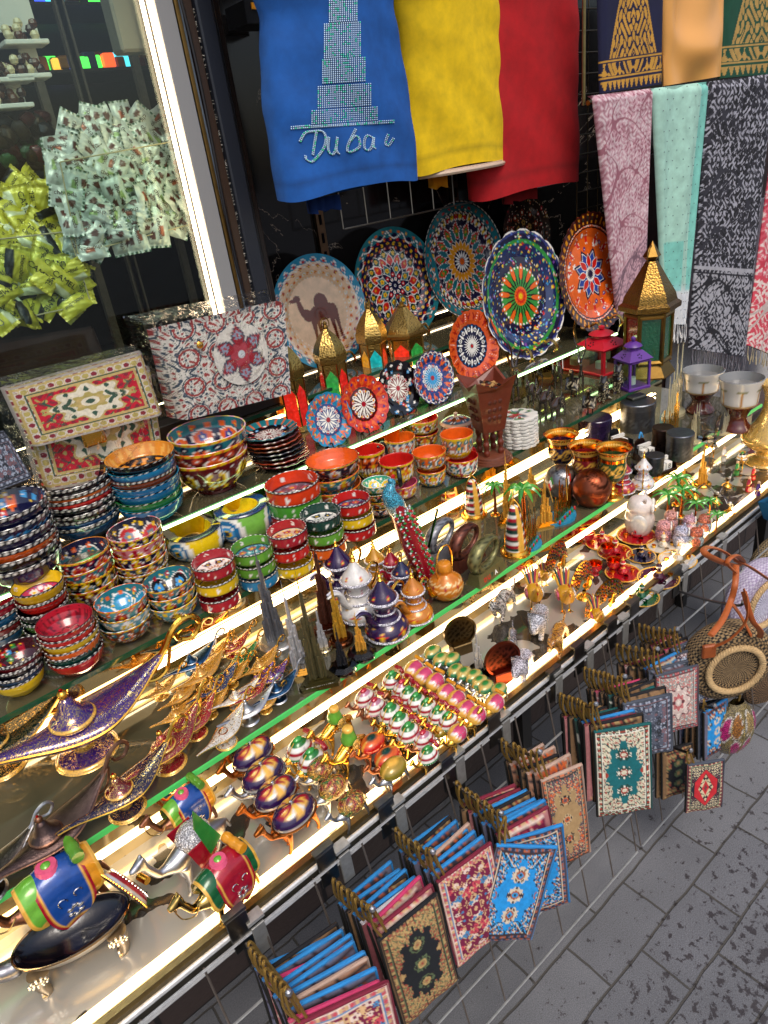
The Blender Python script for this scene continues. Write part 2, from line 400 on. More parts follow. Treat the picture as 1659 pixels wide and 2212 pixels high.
def strip(xa, xb, y, z, mat, wy=.006, wz=.009): 
    m = MB(); m.add(*box(((xa+xb)/2, y, z), (xb-xa, wy*.7, wz*.6))); rel(m.obj('light_strip', mat, st, False))
strip(XL, 3.05, .738, TA+.008, 'led', .010, .010)
strip(XL, 3.05, .748, TA+.004, 'led', .006, .006)
strip(XL, XB-.05, .953, CZ-.962, 'led_white'); strip(XL, XC-.05, 1.214, CZ-.866, 'led_white', .006, .010); strip(XL, XC-.05, 1.214, CZ-.850, 'led_white', .006, .004)
strip(XL, XD, YD0-.004, TD-.006, 'led_green', .006, .010); strip(XL, XD, 1.694, TE-.035, 'led_white', .006, .008)
strip(XL, XD, YW-.012, TE+.03, 'led_white', .006, .006)
# gold channel along tray front and steel rail
m = MB(); m.add(*box(((XL+3.1)/2, .722, TA+.001), (3.1-XL, .012, .016)), H('B8A070')); rel(m.obj('tray_lip', 'brushed', st, False))
m = MB()
for yy, zz, rr in ((YA0, CZ-.990, .0045), (YA0-.004, CZ-1.012, .0045)): m.add(*tube([(XL,yy,zz),(3.1,yy,zz)], rr, 8), H('D8D8D6'))
m.add(*box(((XL+3.1)/2, YA0+.010, TA-.012), (3.1-XL, .014, .022)), H('4a463e'))
rel(m.obj('front_rail', 'toymetal', st, True))
for x in (XL+.1, .9, 2.1, 3.0):
    for y in (.80, 1.05): m = MB(); m.add(*box((x, y, TA/2-.01), (.03, .03, TA-.02)), H('1a1816')); rel(m.obj('leg', 'plastic', st, False))
# ------------------------------------------------------------------ front wire grid (leans out at the foot)
GL = .60; ga = math.radians(10.5)
def G(x, d, out=0):   # point on the grid: x along, d metres down from the rail, out = metres in front
    return np.array([x, YA0-.006-d*math.sin(ga)-out*math.cos(ga), CZ-1.0-d*math.cos(ga)+out*math.sin(ga)*0])
def wire_panel(name, xa, xb, nx, lab):
    m = MB()
    for i in range(nx+1):
        x = xa+(xb-xa)*i/nx; m.add(*tube([G(x,.0), G(x,GL)], .0019, 6), H('7a7068'))
    for d in (.0, .12, .24, .36, .48, .60): m.add(*tube([G(xa,d,.004), G(xb,d,.004)], .0024, 6), H('b8b8b8'))
    o = m.obj(name, 'toymetal'); return tag(o, lab, 'wire grid', 'wire grid panels under the counter')
wire_panel('wire_grid', -.6, 1.05, 17, 'nearest wire grid panel under the counter, holding the carpet pattern pouches')
wire_panel('wire_grid', 1.07, 3.05, 20, 'far wire grid panel under the counter, behind the round straw bags')
# ================================================================== PAINTED PATTERNS (vertex paint from code)
WH, BK = H('F2EEE4'), H('0C0A12')
NAVY, ROYAL, TEAL, TURQ, SKY = H('14163A'), H('1D3F96'), H('1F6E78'), H('1B8FB4'), H('3B9AD6')
RED, CRIM, MAROON, ORG, AMB = H('C8201A'), H('A5142A'), H('5A1016'), H('E2611A'), H('E79A22')
YEL, GRN, DGRN, LIME, BRN = H('EBC11A'), H('2F8A3A'), H('0E3D34'), H('6DB33A'), H('6A3014')
PINK, PURP, CREAM, SAND = H('D9577A'), H('4A2270'), H('E6D9BC'), H('DDB48E')
class PP:
    def __init__(s, r, t, bg, band=None):
        s.r=r; s.t=t; s.band=band; s.C=np.tile(np.asarray(bg,float),(len(r),1))
    def set(s, m, c): s.C[m]=c; return s
    def ring(s, a, b, c): return s.set((s.r>=a)&(s.r<b), c)
    def loc(s, n, R, ph=0):
        a=((s.t*n/(2*PI)+ph)%1-.5)*2*PI/n
        if s.band: return s.r-R, a*s.band
        return s.r*np.cos(a)-R, s.r*np.sin(a)
    def dot(s, n, R, sz, c, ph=0, sx=1, sy=1):
        x,y=s.loc(n,R,ph); return s.set((x/sx)**2+(y/sy)**2<sz*sz, c)
    def fl(s, n, R, sz, c, cc, ph=0, k=5):
        x,y=s.loc(n,R,ph); rr=np.hypot(x,y); aa=np.arctan2(y,x)
        s.set(rr<sz*(.62+.38*np.abs(np.cos(aa*k/2))), c); return s.set(rr<sz*.32, cc)
    def petal(s, n, a, b, w_, c, ph=0, out=None, ow=.02):
        x,y=s.loc(n,0,ph); u=np.clip((x-a)/(b-a),0,1); hw=w_*np.sin(PI*u**.8)
        if out is not None: s.set((np.abs(y)<hw+ow)&(x>a-ow)&(x<b+ow)&(hw>0), out)
        return s.set((np.abs(y)<hw)&(x>a)&(x<b), c)
    def tulip(s, n, R, sz, c, ph=0):
        x,y=s.loc(n,R,ph); x=x/sz; y=y/sz
        s.set((np.abs(np.abs(y)-.45*np.sqrt(np.clip(x+.8,0,2)))<.17)&(x>-.7)&(x<1), c)
        return s.set((np.abs(y)<.16)&(x>-1.3)&(x<.4), c)
    def wave(s, n, R, amp, wd, c, ph=0):
        return s.set(np.abs(s.r-(R+amp*np.cos(s.t*n+ph)))<wd, c)
    def arch(s, n, R, amp, wd, c, ph=0):
        return s.set(np.abs(s.r-(R+amp*np.abs(np.sin(s.t*n/2+ph))))<wd, c)
    def scatter(s, N, a, b, z0, z1, cols, kind=1, cc=None):
        q=random.Random(N*7+len(cols))
        x=s.r*np.cos(s.t); y=s.r*np.sin(s.t)
        for i in range(N):
            R=math.sqrt(q.uniform(a*a,b*b)); th=q.uniform(0,2*PI); z=q.uniform(z0,z1); c=q.choice(cols)
            if s.band: dx=s.r-q.uniform(a,b); dy=(((s.t-th+PI)%(2*PI))-PI)*s.band
            else: dx=x-R*math.cos(th); dy=y-R*math.sin(th)
            rr=np.hypot(dx,dy)
            if kind==2:
                aa=np.arctan2(dy,dx); s.set(rr<z*(.6+.4*np.abs(np.cos(aa*2.5))), c); s.set(rr<z*.3, WH if cc is None else cc)
            else: s.set(rr<z, c)
        return s
def paint(style, r, t, o={}):
    """round patterns; r 0 centre .. 1 rim"""
    if style=='camelplate':
        p=PP(r,t,H('F4CDA4')).ring(.86,1.01,TURQ); p.arch(26,.80,.07,.012,WH); p.wave(26,.90,.05,.014,WH); p.fl(26,.80,.035,CRIM,YEL).fl(26,.90,.03,RED,WH,.5)
        p.fl(26,.70,.036,WH,YEL,.25).fl(26,.70,.026,ORG,YEL,.75); p.dot(52,.63,.012,WH)
        x=r*np.cos(t); y=r*np.sin(t); return p, x, y
    if style=='mandala1':
        p=PP(r,t,NAVY).ring(.9,1.01,TEAL); p.dot(16,.99,.17,TEAL,.5); p.arch(16,.93,-.12,.013,WH); p.fl(32,.93,.03,ORG,YEL)
        p.fl(32,.80,.034,RED,YEL).fl(32,.73,.034,YEL,RED,.5).fl(32,.66,.03,H('DD6644'),WH)
        p.petal(16,.46,.66,.075,DGRN,0,WH,.016).petal(16,.36,.56,.07,RED,.5,WH,.016); p.fl(16,.57,.04,YEL,RED).fl(16,.47,.04,ORG,YEL,.5)
        p.petal(8,.02,.42,.10,TEAL,0,WH,.014).petal(8,.02,.36,.06,NAVY,.5,WH,.01); p.fl(8,.30,.05,YEL,RED).fl(8,.2,.045,RED,WH,.5).fl(8,.12,.035,WH,RED); return p
    if style=='mandala2':
        p=PP(r,t,NAVY).ring(.84,1.01,TEAL).ring(.965,1.01,BK); p.dot(60,.985,.02,WH); p.fl(34,.90,.028,RED,YEL).dot(34,.86,.012,WH,.5)
        for i,c in enumerate((RED,YEL)): p.dot(22,.76,.075,WH,i*.5,1,.62).dot(22,.76,.06,c,i*.5,1,.55).fl(22,.78,.03,BK,YEL,i*.5)
        p.petal(14,.38,.68,.075,RED,0,WH,.014).petal(14,.42,.62,.045,GRN,0).petal(14,.34,.60,.05,TEAL,.5,WH,.01).fl(14,.52,.03,ORG,YEL)
        p.ring(.0,.30,ORG); p.petal(20,.18,.36,.045,AMB,0,WH,.008); p.ring(0,.2,NAVY).petal(16,.06,.19,.018,WH).fl(1,0,.0,WH,WH).ring(0,.06,ORG); return p
    if style=='dark':
        p=PP(r,t,H('2a120c')); p.scatter(70,0,.97,.03,.055,[CRIM,H('8A4A22'),H('A08040'),MAROON,H('B05020')],2); p.scatter(220,0,.98,.008,.014,[CREAM,H('C0A070')]); p.fl(10,.55,.10,H('7A2A14'),CREAM).fl(6,.28,.09,H('A08040'),MAROON); return p
    if style=='garden':
        p=PP(r,t,NAVY).ring(.62,.80,H('182a5c')).ring(0,.46,GRN); p.ring(.80,.86,GRN).ring(.94,1.01,H('2C3470'))
        p.scatter(150,.5,.97,.018,.030,[RED,YEL,H('5570C0'),CRIM,YEL,H('8048a0')],2); p.scatter(420,.46,.98,.008,.013,[WH,SKY,YEL,H('6ac090')])
        p.petal(12,.26,.52,.05,ORG,0).petal(24,.12,.42,.014,BK).dot(36,.44,.014,WH); p.ring(0,.14,ORG).dot(12,.09,.025,RED).ring(0,.035,YEL); p.ring(.985,1.01,WH); return p
    if style=='sunset':
        p=PP(r,t,ORG).ring(.80,1.01,H('3d120a')); p.petal(46,.82,.98,.022,AMB,0).petal(46,.86,.95,.008,DGRN); p.dot(80,.785,.012,WH).ring(.745,.77,H('3d120a'))
        p.scatter(26,.42,.70,.035,.05,[RED,H('4b2a78'),WH],2); p.petal(14,.50,.70,.03,RED,0,CREAM,.01); p.petal(8,.0,.46,.13,NAVY,0).petal(8,.12,.38,.075,ROYAL,0,WH,.012).petal(8,.12,.34,.055,RED,.5,WH,.01).ring(0,.12,WH).petal(16,.0,.11,.012,NAVY); return p
    if style=='orangeplate':
        p=PP(r,t,H('D8541A')); p.tulip(22,.83,.10,H('9c1808')).dot(60,.68,.010,WH)
        for k in (.72,.79,.86,.93): p.dot(11,k,.013,WH,.5)
        p.ring(0,.62,NAVY); p.petal(12,.36,.58,.03,WH).dot(12,.47,.06,WH,.5).dot(12,.47,.035,NAVY,.5).dot(12,.47,.014,WH,.5); p.petal(24,.05,.34,.016,WH).ring(0,.05,RED); p.dot(24,.56,.018,SKY,.5); return p
    if style in ('blueplate','redplate','blackplate','navyplate'):
        a,b,c1,c2=dict(blueplate=(H('1b86b0'),H('24407c'),ORG,H('d8b040')),redplate=(H('C62E1E'),H('4a0d10'),ORG,PURP),blackplate=(BK,H('7c1018'),WH,SKY),navyplate=(H('1c2c6a'),H('243c86'),ORG,SKY))[style]
        p=PP(r,t,a); p.tulip(16,.78,.15,c1).fl(16,.84,.06,c2,WH,.5)
        if style=='navyplate': p.ring(.86,1.01,H('222a60')).arch(24,.88,.09,.02,WH).dot(24,.93,.03,CRIM,.5)
        p.ring(0,.60,b)
        if style=='blackplate': p.ring(0,1,BK).scatter(34,.42,.92,.06,.09,[RED,SKY,AMB,WH],2).dot(12,.86,.05,WH,.3).ring(0,.40,b)
        if style=='navyplate': p.ring(0,.42,H('2488b0'))
        p.fl(8,.46,.08,CRIM,WH).dot(8,.44,.07,WH,.5).dot(8,.44,.04,b,.5); p.petal(12,.08,.42,.04,WH if style!='navyplate' else SKY); p.petal(24,.25,.50,.018,WH,.25 if style=='redplate' else .5); p.ring(0,.09,CRIM)
        if style=='redplate': p.dot(12,.45,.035,AMB,.5)
        return p
    return PP(r,t,WH)
def inner(style, r, t):
    """bowl interiors, r 0 centre .. 1 rim"""
    st_,bg=style[0],style[1]
    p=PP(r,t,bg)
    if st_=='burst':       # flowers on the wall, a feathered burst across the bottom
        p.scatter(16,.45,.9,.075,.11,style[2],2); p.scatter(60,.4,.95,.014,.024,[WH,SKY,YEL])
        p.tulip(5,.70,.15,style[3]); x=r*np.cos(t-style[4]); y=r*np.sin(t-style[4])
        q=PP(np.hypot(x-.35,y),np.arctan2(y,x-.35),bg); q.petal(13,.1,.62,.055,WH).petal(13,.62,.72,.03,style[5],.5)
        m=(q.C!=np.asarray(bg)).any(1)&(r<.92); p.C[m]=q.C[m]; p.set(q.r<.10,style[5])
    elif st_=='solid':
        p.tulip(14,.68,.16,style[2]).arch(9,.30,.12,.02,style[2]); p.dot(28,.92,.02,style[2])
    elif st_=='line':      # solid wall with a dark drawn bottom
        p.tulip(16,.80,.12,style[2]); x=r*np.cos(t); y=r*np.sin(t); nz=np.sin(9*x+3*np.sin(7*y))*np.sin(11*y+2*np.cos(8*x)); p.set((r<.62)&(nz>.15),style[3]); p.set(np.abs(r-.62)<.025,style[3])
    elif st_=='mosaic':
        p.ring(.78,1,style[2]).fl(14,.86,.07,ORG,YEL); p.dot(7,.66,.19,WH,0,.75,1.3).dot(7,.66,.16,style[3],0,.75,1.3).fl(7,.66,.09,ROYAL,WH); p.fl(14,.46,.06,PINK,YEL,.5).fl(14,.36,.05,YEL,RED); p.ring(0,.30,ORG).petal(14,.18,.36,.06,YEL,0,BK,.01).dot(14,.2,.03,RED).ring(0,.14,TEAL).dot(8,.09,.03,WH)
    elif st_=='floral':
        p.dot(5,.52,.30,WH,.2).dot(5,.52,.265,style[3],.2).fl(5,.52,.15,style[4],YEL,.2); p.fl(10,.80,.085,style[2],WH).dot(10,.82,.03,WH,.5); p.fl(1,0,.2,style[2],YEL); p.scatter(26,.1,.95,.025,.035,[WH,YEL])
    elif st_=='disc':      # ashtray: plain wall with small white flowers, patterned floor disc
        p.fl(5,.82,.09,WH,bg,.1); p.dot(16,.72,.014,WH); p.ring(0,.62,style[2]); p.fl(7,.42,.14,style[3],YEL,.5,6).fl(6,.2,.10,style[4],WH).dot(14,.56,.03,style[4]); p.ring(.61,.64,BK)
    return p.C
def bandC(style, s_, t, k):
    """outside walls: s_ 0 foot .. 1 lip"""
    c=style[1]; p=PP(s_,t,c,band=k)
    if style[0]=='plain': p.ring(.93,1.1,BK).dot(int(26*k/1.2)+14,.965,.05,WH,0,.6,.9)
    elif style[0]=='rope': p.ring(.86,1.1,BK).dot(36,.93,.05,WH,0,.8,.6); p.wave(30,.66,.06,.035,style[2] if len(style)>2 else c*.55)
    elif style[0]=='flowers': p.fl(5,.5,.17,WH,c,.1).dot(20,.3,.03,WH).dot(15,.7,.025,WH,.3).ring(.92,1.1,BK).dot(36,.965,.04,WH,0,.6,.6)
    elif style[0]=='iznik':
        a,b=style[2],style[3]; p.dot(7,.56,.34,WH,0,.8,1.0).dot(7,.56,.29,a,0,.8,1.0).fl(7,.56,.18,b,YEL); p.fl(14,.82,.12,b,WH,.5).fl(14,.26,.11,YEL,RED,0); p.dot(28,.44,.045,WH,.25).dot(28,.12,.04,WH); p.ring(.95,1.1,style[4] if len(style)>4 else ORG)
        if len(style)>4: p.dot(24,.98,.10,style[5] if len(style)>5 else YEL,0,.5,1.2)
    elif style[0]=='lines': p.wave(8,.5,.2,.05,c*.6)
    return p.C
# ================================================================== CERAMICS
def bowl_mb(R, h, outs, ins, foot=.42, scal=None, rimc=None, thick=.05, n=72, sharp_wall=False):
    m=MB()
    if sharp_wall: po=[(foot*R,0),(R*.97,.04*h),(R,.15*h),(R,.93*h),(R*.985,h)]; pi_=[(R*.985,h),(R*.93,.98*h),(R*.9,.2*h),(R*.8,.12*h),(0.001,.12*h)]
    else: po=[(foot*R,0),(foot*R*1.02,.07*h),(.70*R,.22*h),(.89*R,.5*h),(.97*R,.78*h),(R,h)]; pi_=[(R,h),(.955*R,.99*h),(.91*R,.76*h),(.82*R,.48*h),(.6*R,.22*h),(.3*R,.12*h),(.001,.10*h)]
    V,F,(s_,t,r)=rev(po,n,scal,sub=5); C=bandC(outs,V[:,2]/h,t,R/h*1.0); 
    m.add(V,F,C)
    V,F,(s_,t,r)=rev(pi_,n,scal,sub=8)
    pz=np.array(pi_); LL=np.r_[0,np.cumsum(np.hypot(*np.diff(pz,axis=0).T))]; s2=np.interp(s_*(len(pi_)-1),np.arange(len(pi_)),LL)/LL[-1]; C=inner(ins,np.clip(1-s2,0,1),t)
    m.add(V,F[:,::-1],C)
    if rimc is not None:
        rp=[]; k,a=(scal[0],scal[1]) if scal else (1,0)
        th=np.arange(n)*2*PI/n; RR=R*(1+a*(np.abs(np.cos(th*k/2))-.6)) if scal else np.full(n,R)
        pts=np.c_[(RR-.02*R)*np.cos(th),(RR-.02*R)*np.sin(th),np.full(n,h)]; q=.020*R; V=[]
        for j in range(6):
            b=j*PI/3; V.append(np.c_[(RR-.02*R+q*np.cos(b))*np.cos(th),(RR-.02*R+q*np.cos(b))*np.sin(th),np.full(n,h+q*.8*math.sin(b))])
        V=np.concatenate(V); fine=any(x is BK for x in rimc); cc=np.array([rimc[(i%len(rimc)) if fine else (i*len(rimc)*14//n)%len(rimc)] for i in range(n)]); C=np.tile(cc,(6,1))
        m.add(V,grid_faces(6,n,True,True)[:,::-1],C)
    return m
def stack(name, cat, rim, wpx, base, z, items, hb, label, group, names=None, **kw):
    """items top->bottom: (outs, ins, text); hb = bowl height / diameter"""
    b=P(base[0],base[1],z); D=S(wpx,b*[1,1,0]+[0,0,z+.06]); R=D/2
    top=PY(rim[0],rim[1],b[1])[2]; n=len(items); h=hb*D; dz=(top-z-h)/max(1,n-1)
    dz=max(dz,kw.pop('mindz',.12)*h) if n>1 else 0
    dx=(PY(rim[0],rim[1],b[1])[0]-b[0])/max(1,n-1)
    if abs(dx)*(n-1)>.03: dx=0
    for i,it in enumerate(items[::-1]):
        k=n-1-i
        m=bowl_mb(R*random.uniform(.985,1.01),h,it[0],it[1],**({**kw,**(it[3] if len(it)>3 else {})}))
        o=m.obj(name,'glaze'); lvl=i
        o.location=(b[0]+dx*i*.7+random.uniform(-.0015,.0015),b[1]+random.uniform(-.0015,.0015),z+.001+dz*i); o.rotation_euler=(random.uniform(-.02,.02) if i else 0,random.uniform(-.02,.02) if i else 0,random.uniform(0,6))
        if it[1][0] in('burst',) and k==0: o.rotation_euler[2]=-1.9
        pos='alone' if n==1 else ('on top' if k==0 else ('at the bottom' if i==0 else ['second','third','fourth','fifth','sixth','seventh','eighth','ninth'][k-1]+' from the top'))
        tag(o,(it[2]+' '+(pos+' '+label if n>1 else label)).replace('  ',' '),cat,group)
# ------------------------------------------------------------------ plates
def plate(cx,cy,rx,ry,yb,zb,style,name,label,cat='plate',grp=None,scal=None,stand='gold',tilt=14,n=180,m_=64,yaw=0):
    """upright plate: pixel centre; its foot rests at height zb near depth yb"""
    yb=min(1.90,P(cx,cy+ry,zb)[1]); c=PY(cx,cy,yb+.02); R=S(ry,c)*1.02; c=np.array([c[0],yb,zb+R*math.cos(math.radians(tilt))]) if abs(c[2]-zb-R)<.08 else c
    yb=c[1]
    root=empty(name,(c[0],yb,c[2])); root.rotation_euler=(math.radians(90-tilt),0,yaw)
    V,F,(s_,t,r)=rev([(.001,0),(.155*R,0),(.31*R,0),(.465*R,0),(.62*R,0),(.74*R,.055*R),(.87*R,.085*R),(R,.12*R)],n,scal,sub=m_//6)
    rr=r/R; mb=MB()
    if style=='camelplate':
        p,x,y=paint(style,rr,t); K=H('6a1c0c')
        x=-x  # plate faces the street
        x=-x
        def E(cx_,cy_,a,b,rot=0):
            dx=x-cx_; dy=y-cy_; c_,s__=math.cos(rot),math.sin(rot); return ((dx*c_+dy*s__)/a)**2+((-dx*s__+dy*c_)/b)**2<1
        body=E(.10,.0,.30,.15)|E(.10,.16,.15,.17)|E(-.24,.0,.10,.12,.6)|E(-.34,.14,.055,.17,.15)|E(-.38,.32,.075,.06)|E(-.47,.30,.07,.035)|E(.34,-.04,.08,.14)
        for lx,k in ((-.14,-.03),(-.04,.0),(.26,.02),(.36,.04)):
            lxx=lx+k*(-(y+.1)/.5); body|=(np.abs(x-lxx)<.030+.035*np.clip((y+.35)/.3,0,1))&(y<-.02)&(y>-.58)
        p.set(body,K)
    else: p=paint(style,rr,t)
    mb.add(V,F,p.C); V2,F2,_=rev([(.001,-.008),(.62*R,-.008),(.74*R,.047*R-.004),(R*.99,.12*R-.004),(R,.12*R)],n,scal); mb.add(V2,F2[:,::-1],np.array([.12,.05,.03]))
    mb.obj('dish','glaze',root)
    # little easel
    s_=MB(); g=1 if stand=='gold' else 0
    col=H('C9A45A') if g else H('14120f')
    for sx in (-1,1):
        a=np.array(spline([(sx*.30*R,-R*1.0-.002,.24*R),(sx*.32*R,-R*.93,.30*R),(sx*.30*R,-R*.80,.20*R),(sx*.28*R,-R*.9,-.02),(sx*.28*R,-.5*R,-.06*R-.01),(sx*.2*R,.1*R,-.02)],5))
        s_.add(*tube(a,.020*R+.0008,6),col)
    s_.add(*tube([(-.28*R,-.9*R,-.02),(.28*R,-.9*R,-.02)],.02*R,6),col)
    back=(-.0,-R*1.0,-.45*R-.02); s_.add(*tube([(0,.05*R,-.012),back],.02*R+.0006,6),col)
    s_.obj('easel','gold' if g else 'plastic',root)
    tag(root,label,cat,grp); return root
# ================================================================== METAL GOODS
GOLD, BRASS, ABRASS, SILV, COPP, BRONZE, GUN = H('F2B84B'), H('C9A45A'), H('7d6f45'), H('C9C9CC'), H('A8623F'), H('6b4a3a'), H('707278')
def lathe(prof, n=24, sub=1, col=GOLD, scal=None):
    m=MB(); V,F,_=rev(prof,n,scal,sub); m.add(V,F,col); return m
def smooth_prof(pr, k=5): return [(max(.0004,x),z) for x,z in spline([(a,b) for a,b in pr],k)]
def lantern(px,py,z,tip,wpx,cols,label,name='moroccan_lantern',n=6,glassmat='stained',metal=BRASS,low=.0,big=False,onion=True,grp=None,rot=.3,gw=None):
    b=P(px,py,z); H_=PY(*tip,b[1])[2]-z; R=S(wpx,b)/2/(.95); root=empty(name,b,rot)
    h=H_; zb=.05*h; zt=.56*h if not big else .50*h
    lathe([(.001,0),(1.08*R,0),(1.08*R,.012*h),(.9*R,zb),(.001,zb)] if not big else [(.001,0),(1.1*R,0),(1.1*R,.012*h),(.82*R,.10*h),(.001,.10*h)],n,1,metal).obj('base','brushed' if big else 'gold',root,True,25)
    if big: zb=.10*h
    r0=.84*R if not big else .86*R
    fr=MB(); th=[(i)*2*PI/n for i in range(n)]
    cs=[np.array([r0*math.cos(a),r0*math.sin(a),0]) for a in th]
    for c in cs: fr.add(*tube([c+[0,0,zb],c+[0,0,zt]],.045*R*(2 if big else 1.3),6),metal)
    for zz in ((zb,zt-.003) if not big else (zb+.01,zt-.01)):
        for i in range(n): fr.add(*tube([cs[i]+[0,0,zz],cs[(i+1)%n]+[0,0,zz]],.05*R*(2 if big else 1),6),metal)
    fr.obj('frame','brushed' if big else 'gold',root)
    zm=zb+(zt-zb)*(.66 if not big else 1)
    for i in range(n):
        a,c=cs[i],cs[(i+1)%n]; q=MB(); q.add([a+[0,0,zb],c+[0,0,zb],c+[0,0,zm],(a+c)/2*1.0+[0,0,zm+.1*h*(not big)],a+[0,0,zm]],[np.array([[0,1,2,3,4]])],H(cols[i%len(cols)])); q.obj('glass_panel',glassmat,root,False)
        if not big:
            q=MB(); k=1.012; q.add([a*k+[0,0,zm],(a+c)/2*k+[0,0,zm+.1*h],c*k+[0,0,zm],c*k+[0,0,zt],a*k+[0,0,zt]],[np.array([[0,1,2,3,4]])],metal); q.obj('pierced_panel','pierced',root,False)
    if onion: pr=[(R*.98,zt),(R*1.0,zt+.02*h),(R*1.02,zt+.09*h),(R*.86,zt+.18*h),(R*.55,zt+.27*h),(R*.2,zt+.34*h),(R*.12,zt+.36*h)]
    else: pr=[(R*1.0,zt),(R*1.18,zt+.015*h),(R*1.18,zt+.05*h),(R*1.02,zt+.07*h),(R*.95,zt+.12*h),(R*.55,zt+.25*h),(R*.22,zt+.36*h)]
    V,F,_=rev(pr,n,None,3); q=MB(); q.add(V,F,metal); q.obj('dome','pierced',root,True,25)
    e=pr[-1][1]; q=lathe([(R*.12,e-.01*h),(R*.30,e+.03*h),(R*.34,e+.035*h),(R*.10,h*.97-.0),(.001,h)] if big else [(R*.14,e-.01*h),(R*.2,e+.012*h),(R*.1,e+.03*h),(R*.14,e+.05*h),(.001,e+.07*h)],n if big else 12,1,metal)
    a=np.linspace(-.4,PI+.4,12); q.add(*tube(np.c_[R*.4*np.cos(a),np.zeros(12),e+.03*h+R*.42*np.sin(a)],.022*R+.0006,5),metal); q.obj('finial','brushed',root,True,30)
    if not big:
        q=MB(); q.add(*ell((0,0,zb+.05*h),(R*.14,R*.14,.06*h),8),[1,.6,.25]); q.obj('candle_bulb','bulb',root)
    return tag(root,label,'lantern',grp)
def box_lantern(px,py,z,tip,wpx,col,label,rot=0):
    b=P(px,py,z); h=PY(*tip,b[1])[2]-z; W=S(wpx,b)/1.25; root=empty('candle_lantern',b,rot); c=H(col)
    m=MB(); m.add(*box((0,0,.03*h),(W*1.06,W*1.06,.06*h),.002),c); m.obj('base','plastic',root,False)
    m=MB()
    for sx in(-1,1):
        for sy in(-1,1): m.add(*box((sx*W*.46,sy*W*.46,.29*h),(W*.09,W*.09,.5*h)),c)
    for sg in (-1,1):
        m.add(*box((sg*W*.46,0,.56*h),(W*.09,W*.84,.05*h)),c); m.add(*box((0,sg*W*.46,.56*h),(W*.84,W*.09,.05*h)),c)
    m.obj('frame','plastic',root,False)
    for k,(x,y,a,b_) in enumerate(((0,-.455,.84,.006),(0,.455,.84,.006),(.455,0,.006,.84),(-.455,0,.006,.84))):
        m=MB(); m.add(*box((x*W,y*W,.295*h),(a*W,b_*W,.47*h))); m.obj('glass_pane','pane',root,False)
    m=MB(); V=np.array([[-.56,-.56,.585],[.56,-.56,.585],[.56,.56,.585],[-.56,.56,.585],[-.26,-.26,.74],[.26,-.26,.74],[.26,.26,.74],[-.26,.26,.74]])*[W,W,h]
    m.add(V,[np.array([[0,1,5,4],[1,2,6,5],[2,3,7,6],[3,0,4,7],[4,5,6,7],[3,2,1,0]])],c)
    for a in range(4):     # cut-out flowers show dark
        Rm=np.array(Matrix.Rotation(a*PI/2,3,'Z'))
        for k in range(5):
            t=k*2*PI/5; q=np.array([.045*math.cos(t)*W*1.6,-.425*W,.655*h+.028*h*math.sin(t)*1.2]); q[1]=-(.56-(q[2]/h-.585)/.155*.30)*W-.0006
            m.add(*ell(Rm@q,.022*W+.0005,6),c*.12)
    m.obj('roof','plastic',root,False)
    lathe([(.26*W,.735*h),(.26*W,.80*h),(.30*W,.80*h),(.36*W,.815*h),(.30*W,.85*h),(.12*W,.895*h),(.05*W,.90*h),(.09*W,.93*h),(.09*W,.97*h),(.001,h)],20,1,c).obj('cap','plastic',root)
    m=lathe([(.001,.06*h),(.16*W,.06*h),(.16*W,.2*h),(.001,.2*h)],14,1,WH*.8); m.obj('candle','plastic',root)
    return tag(root,label,'lantern')
